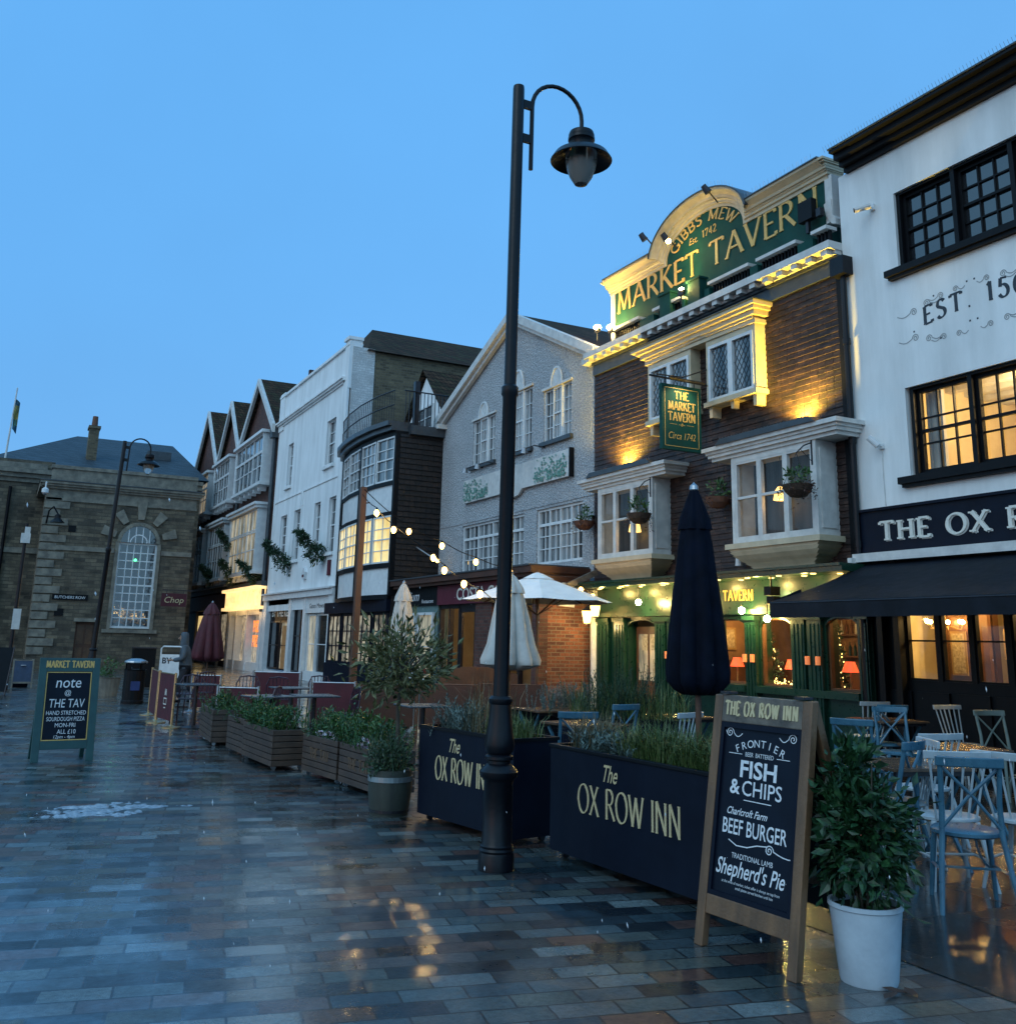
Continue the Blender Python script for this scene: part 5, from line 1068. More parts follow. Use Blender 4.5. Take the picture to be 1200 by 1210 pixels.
for gi, (a, b, zp) in enumerate(gb):
    i_ = .75 if gi != 2 else 1.0; a2, b2 = a+i_, b-i_*.9
    for z0, z1, lo in ((8.45, 10.75, 0), (4.42, 7.25, 1)):
        ori = MB().fb(fw, a2, a2+.12, z0, z1, 0, .5).fb(fw, b2-.12, b2, z0, z1, 0, .5).fb(fw, a2-.1, b2+.1, z0-.14, z0, 0, .58).fb(fw, a2-.12, b2+.12, z1, z1+.14, 0, .62)
        if lo: ori.fb(fw, a2-.2, b2+.2, z1+.14, z1+.26, 0, .7)
        n3 = 6
        for k in range(n3): u = a2+(b2-a2)*(k+.5)/n3; ori.fext(fw, [(u-.14, z0-.14), (u+.14, z0-.14), (u+.08, z0-.36), (u-.08, z0-.36)], .1, .45)
        ori.build('oriel_frame', M['whitepaint'], gh)
        pm = M['glass'] if not (gi == 0) else (M['litdim'] if lo else M['glasscurt'])
        if gi == 2 and not lo: pm = M['litdim']
        window(fw, gh, a2+.12, b2-.12, z0, z1, 6, 3, M['whitepaint'], pm, .40, .08, .05, mull=2, transom=z0+(z1-z0)*.62, name='oriel_window')
dp = MB()
for u in (50.95, 43.75): dp.tube([fw.at(u, 2.6, .12), fw.at(u, 10.6, .12)], .09, 8).fb(fw, u-.22, u+.22, 10.4, 10.8, .0, .32)
dp.build('downpipe', M['lead'], gh)
MB().fb(fw, 50.6, 65, 3.95, 4.05, -.3, .5).fb(fw, 43.6, 65, 3.72, 3.95, -.3, .25).build('ledge', M['lead'], gh)
MB().fb(fw, 50.9, 65, 2.85, 3.65, -.3, .18).build('brown_fascia', P('brown_fascia', (.055, .022, .016), None, .5), gh)
MB().fb(fw, 50.9, 65, 0, 2.85, -.5, -.06).build('dark_shopfront', M['black'], gh)
MB().fb(fw, 50.95, 51.3, 0, 2.85, -.2, .05).fb(fw, 53.2, 53.5, 0, 2.85, -.2, .05).fb(fw, 56.5, 56.9, 0, 2.85, -.2, .05).fb(fw, 60, 60.4, 0, 2.85, -.2, .05).build('pilasters', M['greywood'], gh)
MB().fb(fw, 57.2, 59.8, .6, 2.6, -.05, -.03).build('lit_window', M['lit'], gh); MB().fb(fw, 51.6, 53.0, .3, 2.6, -.05, -.03).build('dim_window', M['litshop'], gh)
pz_ = MB().fb(fw, 43.7, 50.85, 2.85, 3.72, -.3, .3).fb(fw, 43.6, 50.9, 2.72, 2.86, -.3, .45).fb(fw, 43.6, 50.9, 3.6, 3.74, -.3, .5); pz_.build('lit_fascia', M['shopneon'], gh)
lamp('fascia_light', fw.at(47.5, 2.6, 1.2), 40, (1, .62, .25), .3, gh)
MB().fb(fw, 43.6, 44.1, 0, 2.72, -.3, .1).fb(fw, 46.6, 46.9, 0, 2.72, -.3, .08).fb(fw, 49.0, 49.3, 0, 2.72, -.3, .08).fb(fw, 50.4, 50.85, 0, 2.72, -.3, .1).fb(fw, 44.1, 50.4, 2.5, 2.72, -.3, .05).fb(fw, 44.1, 50.4, 0, .4, -.3, .02).build('pizza_front', M['whitepaint'], gh)
MB().fb(fw, 44.1, 50.4, .4, 2.5, -.3, -.25).build('pizza_glass', M['litshop'], gh)
let = MB()
bf(let, Face(fw.at(46.4, 1.75, -.2), (0, -1, 0)), "PIZZA", .5, width=2.1, bold=.03, depth=.01); bf(let, Face(fw.at(46.4, 1.1, -.2), (0, -1, 0)), "PIZZA", .5, width=2.1, bold=.03, depth=.01); let.build('lettering', M['orangeneon'], gh)
# little firs on brackets above the shops
def firsprig(u, z, lb, seed):
    t = T('bracket_fir', lb, 'tree', tuple(fw.at(u, z, 0)), group='small firs leaning out above the shopfronts')
    a = fw.at(u, z-.5, .1); b = fw.at(u+.38, z+.55, 1.0); MB().tube([a, b], [.035, .01], 6).build('trunk', M['bark'], t)
    f_ = MB()
    for k in range(9): p = a+(b-a)*((k+.6)/9); r = .38*(1-k/9.2)+.05; leaves(f_, p, (r, r, r*.75), 150, .13, 10, asp=.34, seed=seed*20+k, up=-.2, hollow=.3)
    f_.build('branches', M['fir'], t, recalc=False)
for k, (x, y, lb) in enumerate(((366, 645, 'rightmost small fir leaning out from the white townhouse'), (327, 656, 'small fir leaning out at the left edge of the white townhouse'), (294, 677, 'small fir leaning out under the right gable oriel'), (270, 676, 'small fir leaning out under the middle gable oriel'), (247, 681, 'small fir leaning out under the left gable oriel'), (268, 640, 'small fir leaning out halfway up the middle gable oriel'))):
    D_ = 10.4-.6; d_ = ray(x, y); t_ = D_/d_[0]; firsprig(d_[1]*t_, EYE+d_[2]*t_, lb, k+1)
# ================================================================== stone guildhall closing the square
gd = T('stone_hall', 'weathered stone civic hall with an arched window and slate hipped roof', 'building', (4, 46, 0))
fg = FY(46.0)
GX0, GX1 = 1.25, 7.45; WX, WHW = 5.16, .82
wm = MB(); wall(wm, fg, GX0, GX1, 0, 7.7, [(WX-WHW, WX+WHW, 1.75, 5.45), (3.0, 3.78, 0, 1.98)], .35)
wm.quad((GX0, 46, 0), (GX0, 58, 0), (GX0, 58, 7.7), (GX0, 46, 7.7)); wm.quad((GX1, 46, 0), (GX1, 58, 0), (GX1, 58, 7.7), (GX1, 46, 7.7))
wm.build('wall', M['stone'], gd, recalc=False)
ah = MB(); n3 = 16
for i in range(n3):
    t0, t1 = PI*i/n3, PI*(i+1)/n3; p0 = (WX-WHW*math.cos(t0), 5.45+WHW*math.sin(t0)); p1 = (WX-WHW*math.cos(t1), 5.45+WHW*math.sin(t1))
    ah.quad(fg.at(*p0, -.30), fg.at(*p1, -.30), fg.at(p1[0], p1[1], -.05), fg.at(p0[0], p0[1], -.05))
ah.build('arch_reveal', M['stonetrim'], gd, recalc=False)
MB().fext(fg, [(WX+(WHW+.0)*math.cos(PI*k/16), 5.45+WHW*math.sin(PI*k/16)) for k in range(17)], -.1, .012).build('arch_light', M['glass'], gd)
tm = MB()
for k in range(16):
    t0, t1 = PI*k/16, PI*(k+1)/16
    tm.bar(fg.at(WX+WHW*math.cos(t0), 5.45+WHW*math.sin(t0), .03), fg.at(WX+WHW*math.cos(t1), 5.45+WHW*math.sin(t1), .03), .16, .10, fg.n)
for u in (WX-WHW-.06, WX+WHW+.06): tm.fb(fg, u-.07, u+.07, 1.7, 5.45, -.02, .06)
for a_ in (18, 54, 90, 126, 162):      # radiating voussoirs
    a_ = math.radians(a_); c_, s_ = math.cos(a_), math.sin(a_); r0, r1 = 1.02, 1.62 if abs(c_) > .1 else 1.85; w0, w1 = .13, .21
    tm.fext(fg, [(WX+c_*r0-s_*w0, 5.45+s_*r0+c_*w0), (WX+c_*r0+s_*w0, 5.45+s_*r0-c_*w0), (WX+c_*r1+s_*w1, 5.45+s_*r1-c_*w1), (WX+c_*r1-s_*w1, 5.45+s_*r1+c_*w1)], -.02, .10)
tm.fb(fg, WX-WHW-.3, WX+WHW+.3, 1.55, 1.70, -.1, .12)
tm.fb(fg, GX0, WX-WHW-.15, 4.95, 5.15, -.02, .06).fb(fg, WX+WHW+.15, GX1, 4.95, 5.15, -.02, .06).fb(fg, 2.9, 3.9, 1.98, 2.12, -.02, .14)
z = .6
k = 0
while z < 7.2:
    w_ = .95 if k % 2 else .6; tm.fb(fg, GX0-.02, GX0+w_, z, z+.30, -.02, .05); tm.box(GX0-.05, GX0-.0, 46, 46+w_*.8, z, z+.30); z += .36; k += 1
tm.build('dressed_stone', M['stonetrim'], gd)
co = MB(); cornice(co, fg, GX0, GX1, 7.05, [(.12, .05), (.38, .02), (.10, .14), (.10, .24), (.10, .32)])
co.fb(fg, GX0+.1, GX1, 7.85, 8.45, -.5, -.02).fb(fg, GX0+.05, GX1, 8.45, 8.6, -.55, .05)
co.box(GX0-.32, GX0, 46, 58, 7.6, 7.86)
co.build('cornice', M['stonetrim'], gd); MB().fb(fg, GX0-.34, GX1+.3, 7.86, 7.90, -.6, .36).box(GX0-.36, GX0+.2, 46.6, 58, 7.862, 7.9).build('lead_flat', M['lead'], gd)
window(fg, gd, WX-WHW, WX+WHW, 1.75, 5.45, 5, 10, M['whitepaint'], M['glass'], -.16, .09, .045, sash=True, name='arched_window')
ab = MB()
for k in range(1, 5): u = WX-WHW+.09+(2*WHW-.18)*k/5; h = math.sqrt(max(0, WHW**2-(u-WX)**2)); ab.fb(fg, u-.02, u+.02, 5.45, 5.45+h, -.09, .03)
for r in (.35, .78):
    for k in range(12): ab.bar(fg.at(WX+r*math.cos(PI*k/12), 5.45+r*math.sin(PI*k/12), .02), fg.at(WX+r*math.cos(PI*(k+1)/12), 5.45+r*math.sin(PI*(k+1)/12), .02), .05, .04, fg.n)
ab.build('fanlight_bars', M['whitepaint'], gd)
MB().ball(fg.at(WX-.05, 4.7, -.08), .06, 6).build('green_lamp', M['greenlamp'], gd)
dr = MB().fb(fg, 3.0, 3.78, 0, 1.98, -.32, -.24).build('door', P('brown_door', (.10, .035, .015), None, .5), gd); MB().fb(fg, 3.08, 3.36, .2, .9, -.24, -.22).fb(fg, 3.44, 3.7, .2, .9, -.24, -.22).fb(fg, 3.08, 3.36, 1.05, 1.85, -.24, -.22).fb(fg, 3.44, 3.7, 1.05, 1.85, -.24, -.22).build('door_panels', M['roomwood'], dr)
MB().fb(fg, 2.25, 2.55, 5.75, 6.02, -.02, .03).fb(fg, 2.1, 2.45, 2.2, 2.5, -.02, .03).build('vent_grille', M['black'], gd)
t = T('street_nameplate', 'small black street name plate with pale letters on the stone hall', 'sign', tuple(fg.at(2.6, 2.98, .02)))
MB().fb(fg, 1.95, 3.35, 2.86, 3.10, 0, .05).build('plate', M['black'], t); bf(MB(), Face(fg.at(2.65, 2.92, .05), (1, 0, 0)), "BUTCHERS ROW", .12, align='c', width=1.2, depth=.006).build('lettering', M['chalk'], t, recalc=False)
# wing set back to the left, main block and roof behind
MB().box(-30, GX0+.3, 50, 62, 0, 9.3).build('wing_wall', M['stone'], gd)
MB().box(-30, 9.1, 55, 75, 0, 9.6).build('main_wall', M['stone'], gd)
wc = MB()
f5 = FY(50.0); cornice(wc, f5, -30, GX0+.3, 8.25, [(.2, .1), (.2, .25), (.2, .4)], ret=False); wc.fb(f5, -30, GX0, 8.9, 9.15, -.6, .1).fb(f5, -30, GX0, 5.0, 5.25, -.02, .08)
cornice(wc, FY(55), -30, 9.1, 8.9, [(.3, .2), (.25, .45), (.2, .6)], ret=False); wc.build('wing_cornice', M['stonetrim'], gd)
for xx in (-.2, ):
    MB().tube([f5.at(xx, 0, .1), f5.at(xx, 8, .1)], .07, 8).build('downpipe', M['black'], gd)
MB().add([(-2.0, 54.5, 9.75), (9.4, 54.5, 9.75), (8.6, 64, 13.2), (3.0, 64, 13.2), (-2.0, 74, 9.75), (9.4, 74, 9.75)], [(0, 1, 2, 3), (0, 3, 4), (1, 5, 2), (3, 2, 5, 4)]).build('roof', M['slate'], gd, recalc=False)
MB().box(3.25, 3.75, 57.2, 58.0, 10, 12.5).box(3.19, 3.81, 57.1, 58.1, 12.5, 12.65).build('chimney', M['brick_buff'], gd); MB().lathe([(.17, 0), (.14, .6)], (3.5, 57.6, 12.65), 10).build('chimney_pot', M['terra'], gd)
MB().box(6.6, 7.9, 59.0, 59.6, 11.4, 11.9).build('rooflight', M['lead'], gd)
fpz = T('flagpole', 'white flagpole with a limp yellow and blue flag above the stone hall', 'flagpole', (-.62, 52, 9.15))
MB().tube([(-.62, 52, 9.1), (-.50, 52, 13.1)], [.05, .03], 8).build('pole', M['offwhite'], fpz)
fl_ = MB()
for i in range(10):
    for j in range(4):
        P_ = lambda i, j: (-.53+.04*i*.1+j*.06-.006*i*j*.2, 52+.07*math.sin(i*.9+j*1.6), 12.6-i*.155-j*.06)
        fl_.quad(P_(i, j), P_(i, j+1), P_(i+1, j+1), P_(i+1, j))
fl_.build('flag', brickmat('flag_cloth', [(.55, .42, .04), (.02, .10, .16), (.05, .16, .12)], (.4, .32, .05), .5, .34, .0, .8, 0)[0], fpz, recalc=False, smooth=True)
# fittings on the hall
t = T('wall_bracket_lamp', 'black swan neck bracket lamp on the quoined corner of the stone hall', 'lamp', (1.3, 45.9, 6.0))
MB().tube([(1.35, 46, 6.0), (1.4, 45.6, 6.55), (1.55, 45.3, 6.7), (1.75, 45.3, 6.4)], .035, 8).build('arm', M['blackgloss'], t); MB().lathe([(.30, -.1), (.12, .08), (.12, .2), (.05, .26)], (1.75, 45.3, 6.14), 14).build('lamp_shade', M['blackgloss'], t)
t = T('security_camera', 'white dome security camera under the cornice corner of the stone hall', 'camera', (1.2, 45.7, 7.4)); MB().tube([(1.3, 45.98, 7.75), (1.15, 45.6, 7.75), (1.15, 45.6, 7.5)], .03).lathe([(.14, 0), (.14, .15), (.05, .22)], (1.15, 45.6, 7.3), 12).build('housing', M['whitepaint'], t); MB().ball((1.15, 45.6, 7.3), .12, 8).build('dome', M['steel'], t)
t = T('hanging_shop_sign', 'small dark red hanging shop sign projecting beside the stone hall', 'sign', (7.2, 45, 3)); fz = FY(44.9); MB().fb(fz, 6.2, 7.25, 2.72, 3.28, -.04, .04).build('board', M['maroon'], t); MB().bar((6.2, 44.9, 3.42), (7.5, 44.9, 3.42), .04, .04).bar((6.4, 44.9, 3.27), (6.4, 44.9, 3.42), .02, .02).bar((7.1, 44.9, 3.27), (7.1, 44.9, 3.42), .02, .02).bar((7.5, 44.9, 3.42), (7.5, 45.98, 3.42), .04, .04).build('bracket', M['darkmetal'], t); bf(MB(), Face(fz.at(6.73, 2.88, .04), (1, 0, 0)), "Chop", .26, align='c', width=.8, shear=.2, depth=.006).build('lettering', M['cream_letter'], t, recalc=False)
# ================================================================== street furniture
def L(root): return MB(ROOT[root.name].inverted())
def street_lamp(loc, lb, tilt=0, s=1.0):
    t = T('street_lamp', lb, 'street lamp', loc)
    L(t).lathe([(.13, 0), (.13, .10), (.122, .12), (.128, .135), (.118, .15), (.122, .165), (.110, .18), (.106, .60), (.118, .615), (.140, .64), (.142, .67), (.118, .70), (.085, .725), (.085, .745), (.105, .755), (.105, .775), (.085, .79), (.102, .81), (.112, .86), (.10, .93), (.083, 1.06), (.078, 1.14), (.09, 1.155), (.09, 1.18), (.072, 1.20)], n=28).build('base', M['blackgloss'], t, smooth=True)
    L(t).lathe([(.058, 1.19), (.056, 3.50), (.068, 3.52), (.068, 3.58), (.05, 3.60), (.050, 6.24), (.046, 6.27), (.0001, 6.272)], n=20).build('shaft', M['blackgloss'], t, smooth=True)
    am = L(t).tube([(.135, 0, 5.52), (.135, 0, 6.12)]+[(.135+.25*(1-math.cos(PI*k/14)), 0, 6.12+.26*math.sin(PI*k/14)) for k in range(15)]+[(.635, 0, 6.0)], .019, 10)
    for z in (5.76, 6.08): am.box(.03, .14, -.015, .015, z, z+.075)
    am.build('arm', M['blackgloss'], t)
    hd = L(t).lathe([(.03, .01), (.105, .0), (.115, -.03), (.112, -.05), (.118, -.055), (.118, -.08), (.11, -.085), (.092, -.13), (.095, -.15), (.14, -.165), (.235, -.215), (.272, -.275), (.268, -.282), (.18, -.22), (.12, -.18), (.05, -.175), (.0001, -.17)], (.635, 0, 6.01), 32).build('lamp_head', M['blackgloss'], t, smooth=True)
    L(t).lathe([(.138, -.20), (.142, -.26), (.13, -.34), (.10, -.43), (.055, -.50), (.0001, -.515)], (.635, 0, 6.01), 24).build('glass_bowl', M['bowl'], hd, smooth=True)
    L(t).lathe([(.02, -.17), (.035, -.2), (.035, -.3), (.0001, -.32)], (.635, 0, 6.01), 10).build('bulb', M['offwhite'], hd)
    if tilt: t.rotation_euler = (0, tilt, 0)
    return t
m, t, b = newmat('smoky_bowl_glass'); setb(b, Base_Color=(.72, .66, .60, 1), Roughness=.06, Transmission_Weight=.7, IOR=1.25, Alpha=1); M['bowl'] = m
street_lamp((3.40, 6.72, 0), 'tall black swan neck street lamp standing between the two navy planters', math.radians(.35))
q = gp(101, 828); street_lamp((q.x, q.y, 0), 'black swan neck street lamp standing in front of the stone hall', math.radians(2.0))
# ---- the inn's menu board
p0, p1 = gp(819, 1115), gp(940, 1163); yaw = math.atan2(p1.y-p0.y, p1.x-p0.x)   # left leg to right leg
t = T('menu_board', 'timber framed chalk menu board offering fish and chips beside the white pot', 'sign', tuple((p0+p1)/2), yaw)
wd = (p1-p0).length; hw = wd/2; H = 1.34; lean = .21
def bp(x, z, d=0): a = math.atan2(lean, H); return (x, z*math.sin(a)-d*math.cos(a), z*math.cos(a)+d*math.sin(a)*0)
def lbar(mb, x0, x1, z0, z1, d0, d1): return mb.hexa([bp(x0, z0, d0), bp(x1, z0, d0), bp(x1, z0, d1), bp(x0, z0, d1), bp(x0, z1, d0), bp(x1, z1, d0), bp(x1, z1, d1), bp(x0, z1, d1)])
fr_ = L(t); lbar(fr_, -hw, -hw+.065, 0, H, -.05, .0); lbar(fr_, hw-.065, hw, 0, H, -.05, 0); lbar(fr_, -hw+.065, hw-.065, .17, .27, -.045, -.003)
fr_.build('frame', M['wood'], t, bevel=.005)
hd = L(t); lbar(hd, -hw+.065, hw-.065, H-.15, H+.0, -.05, -.002); hd.build('head_rail', M['greywood'], t, bevel=.005)
pn = L(t); lbar(pn, -hw+.065, hw-.065, .27, H-.15, -.035, -.02); pn.build('blackboard', M['chalkboard'], t)
rim = L(t)
for x0, x1, z0, z1 in ((-hw+.065, -hw+.09, .27, H-.15), (hw-.09, hw-.065, .27, H-.15), (-hw+.09, hw-.09, .27, .295), (-hw+.09, hw-.09, H-.18, H-.15)): lbar(rim, x0, x1, z0, z1, -.02, -.006)
rim.build('inner_rim', M['navy'], t, bevel=.003)
Mw = ROOT[t.name].inverted(); a_ = math.atan2(lean, H)
def bface(x, z, d): o = Mw @ Vector(bp(x, z, d)); rr = Mw.to_3x3() @ Vector((1, 0, 0)); uu = Mw.to_3x3() @ Vector((0, math.sin(a_), math.cos(a_))); return Face(o, rr, uu)
let = MB(); serif(let, bface(0, H-.105, -.002), "THE OX ROW INN", .076, 0, -.004, .54, .18, .13, 0, .28, .003, 'c'); let.build('heading', M['cream_letter'], t, recalc=False)
ck = MB(); fc = bface(0, .0, -.02); _at = fc.at; fc.at = lambda x, y, d=0: _at(x, .325+(y-.237)*.92, d)
ck_arc = lambda x, y: (x, y+.035-.9*x*x)
def arctext(mb, tx, h, y, r):
    n = len(tx)
    for i, c in enumerate(tx):
        x = (i-(n-1)/2)*h*.98; a = x/r; bf(mb, fc, c, h, x, y-(x*x)/(2*r), None, 'c', rot=-a*.95)
arctext(ck, "FRONTIER", .046, 1.045, .33)
bf(ck, fc, "BEER  BATTERED", .026, 0, .985, .21, 'c'); line(ck, fc, [(-.23, .995), (-.13, .995)], .004); line(ck, fc, [(.13, .995), (.22, .995)], .004)
bf(ck, fc, "FISH", .098, 0, .865, .27, 'c', bold=.022); bf(ck, fc, "&", .085, -.165, .765, None, 'c', bold=.02); bf(ck, fc, "CHIPS", .088, .035, .762, .29, 'c', bold=.005)
line(ck, fc, [(-.09, .735), (.11, .735)], .005)
bf(ck, fc, "Charlcroft Farm", .042, -.06, .645, .30, 'c', .4, .012); bf(ck, fc, "BEEF BURGER", .088, 0, .535, .47, 'c', bold=.008)
swirl(ck, fc, .12, .49, .06, 1, .006, 3.4)
line(ck, fc, [(-.18, .50), (-.12, .475), (-.04, .478), (.03, .50), (.10, .508)], .006)
bf(ck, fc, "TRADITIONAL LAMB", .030, 0, .405, .30, 'c'); bf(ck, fc, "Shepherd's Pie", .092, -.01, .305, .50, 'c', .32, .010)
bf(ck, fc, "at the ends of market, ticket offer is always on tap from", .016, 0, .262, .42, 'c'); bf(ck, fc, "small plates served kitchen until late", .016, .03, .237, .27, 'c')
for s_ in (-1, 1): swirl(ck, fc, s_*.235, 1.115, .06, -s_, .005, 1.1)
ck.build('chalk_lettering', M['chalk'], t, recalc=False)
bk = L(t)
for x in (-hw+.01, hw-.06): bk.bar((x+.025, .62, 0), (x+.025, lean+.03, H-.02), .05, .05)
bk.bar((-hw+.03, .46, .38), (hw-.03, .46, .38), .05, .05); bk.build('rear_leaf', M['wood'], t, bevel=.004)
bkp = L(t); bkp.hexa([(-hw+.06, .55, .22), (hw-.06, .55, .22), (hw-.06, .57, .22), (-hw+.06, .57, .22), (-hw+.06, lean+.06, H-.06), (hw-.06, lean+.06, H-.06), (hw-.06, lean+.08, H-.06), (-hw+.06, lean+.08, H-.06)]); bkp.build('rear_panel', M['black'], t)
hg_ = L(t); hg_.box(-hw+.05, -hw+.12, lean-.01, lean+.06, H-.01, H+.004).box(hw-.12, hw-.05, lean-.01, lean+.06, H-.01, H+.004); hg_.build('hinge', M['darkmetal'], t)
# ---- tavern chalkboard
p0, p1 = gp(36, 902), gp(109, 899); yaw = math.atan2(p1.y-p0.y, p1.x-p0.x); wd = (p1-p0).length*1.02; hw = wd/2; H = 1.27; lean = .22
t = T('chalkboard_sign', 'green framed tavern chalkboard sign standing alone on the wet square', 'sign', tuple((p0+p1)/2), yaw)
fr_ = L(t); lbar(fr_, -hw, -hw+.09, 0, H, -.04, 0); lbar(fr_, hw-.09, hw, 0, H, -.04, 0); lbar(fr_, -hw+.09, hw-.09, .15, .25, -.038, -.002); lbar(fr_, -hw+.09, hw-.09, H-.17, H, -.038, -.002)
fr_.build('frame', M['teal'], t, bevel=.004)
pn = L(t); lbar(pn, -hw+.09, hw-.09, .25, H-.17, -.03, -.015); pn.build('blackboard', M['chalkboard'], t)
Mw = ROOT[t.name].inverted(); a_ = math.atan2(lean, H); fc = bface(0, 0, -.014); ff2 = bface(0, 0, -.001)
gd_ = MB(); serif(gd_, ff2, "MARKET TAVERN", .085, 0, H-.12, .57, .18, .08, .1, .2, .003, 'c')
for a, b in (((-hw+.1, .26), (hw-.1, .26)), ((-hw+.1, H-.18), (hw-.1, H-.18)), ((-hw+.1, .26), (-hw+.1, H-.18)), ((hw-.1, .26), (hw-.1, H-.18))): line(gd_, fc, [a, b], .012)
gd_.build('gold_lettering', M['gold'], t, recalc=False)
ck = MB()
bf(ck, fc, "note", .14, 0, .90, .30, 'c', .12); bf(ck, fc, "@", .06, 0, .81, None, 'c'); bf(ck, fc, "THE TAV", .11, 0, .655, .42, 'c', .08); bf(ck, fc, "HAND STRETCHED", .052, .0, .565, .47, 'c', .05); bf(ck, fc, "SOURDOUGH PIZZA", .052, 0, .49, .45, 'c', .05); bf(ck, fc, "MON-FRI", .052, 0, .415, .24, 'c'); bf(ck, fc, "ALL £10", .055, .02, .335, .22, 'c'); bf(ck, fc, "12pm - 4pm", .04, 0, .28, .25, 'c', .2)
ck.build('chalk_lettering', M['chalk'], t, recalc=False)
bk = L(t)
for x in (-hw+.03, hw-.09): bk.bar((x+.03, .50, 0), (x+.03, lean+.03, H-.03), .05, .05)
bk.build('rear_leaf', M['teal'], t)
# small far boards, bins and posts on the left
q = gp(25, 813); t = T('pavement_sign', 'small navy pavement sign with pale frame near the stone hall', 'sign', (q.x, q.y, 0), .1)
lean, H = .15, .80; hw = .27; fr_ = L(t)
for a in ((-hw, -hw+.04, 0, H), (hw-.04, hw, 0, H), (-hw+.04, hw-.04, H-.05, H), (-hw+.04, hw-.04, .12, .17)): lbar(fr_, *a, -.03, 0)
fr_.build('frame', M['stonetrim'], t); pn = L(t); lbar(pn, -hw+.04, hw-.04, .17, H-.05, -.02, -.01); pn.build('panel', P('blue_panel', (.03, .06, .12), None, .5), t)
L(t).bar((0, .4, 0), (0, .15, H-.02), .4, .02).build('rear_leaf', M['navy'], t); mk = L(t); mk.lathe([(.07, 0), (.07, .01)], bp(0, .62, .01), 12); mk.build('emblem', M['chalk'], t)
q = gp(6, 815); t = T('notice_post', 'dark post carrying white boxes and a pale notice before the stone hall', 'post', (q.x, q.y, 0)); L(t).lathe([(.06, 0), (.05, 1.2), (.045, 4.5)], n=10).build('shaft', M['blackgloss'], t); L(t).box(-.12, .12, -.14, -.06, 3.95, 4.22).box(-.04, .1, -.12, -.04, 4.22, 4.4).build('white_box', M['offwhite'], t); L(t).box(-.06, .14, -.09, -.06, 1.6, 2.15).build('notice', M['offwhite'], t)
q = gp(2, 822); t = T('folded_banner', 'black folded banner frame leaning beside the small navy pavement sign', 'banner', (q.x, q.y, 0)); L(t).hexa([(-.5, -.1, .1), (.05, -.1, .1), (.05, -.05, .1), (-.5, -.05, .1), (-.4, .3, 1.15), (.15, .3, 1.15), (.15, .35, 1.15), (-.4, .35, 1.15)]).build('panel', M['black'], t); L(t).tube([(-.5, -.12, 0), (-.4, .3, 1.17)], .02).tube([(.05, -.12, 0), (.15, .3, 1.17)], .02).build('frame', M['darkmetal'], t)
q = gp(157, 832); t = T('litter_bin', 'black hooded litter bin standing on the wet square', 'bin', (q.x, q.y+.2, 0))
L(t).lathe([(.25, 0), (.25, .06), (.235, .08), (.235, .74), (.25, .76)], n=20).build('body', M['black'], t); L(t).lathe([(.25, .90), (.262, .92), (.25, .95), (.12, 1.0), (.0001, 1.01)], n=20).build('hood', M['steel'], t)
pb = L(t)
for k in range(4): a = PI/4+k*PI/2; pb.bar((.22*math.cos(a), .22*math.sin(a), .74), (.22*math.cos(a), .22*math.sin(a), .92), .09, .05)
pb.build('hood_posts', M['black'], t); L(t).box(-.1, .1, -.25, -.235, .3, .5).build('emblem', P('blue_emblem', (.02, .04, .16), None, .4), t)
q = gp(168, 812); t = T('cabinet', 'plain dark street cabinet behind the litter bin', 'cabinet', (q.x, q.y, 0)); L(t).box(-.35, .3, 0, .4, 0, 1.12).build('body', M['black'], t, bevel=.01); L(t).box(-.37, .32, -.02, .42, 1.12, 1.16).build('lid', M['darkmetal'], t)
q = gp(127, 822); t = T('potted_bush', 'round clipped bush in a stone tub beside the litter bin', 'plant', (q.x, q.y, 0)); L(t).lathe([(.22, 0), (.28, .42), (.30, .46), (.26, .46), (.25, .40), (.0001, .40)], n=16).build('tub', M['stonetrim'], t)
leaves(L(t), (0, 0, .68), .27, 420, .06, 16, seed=4).build('foliage', M['box'], t, recalc=False)
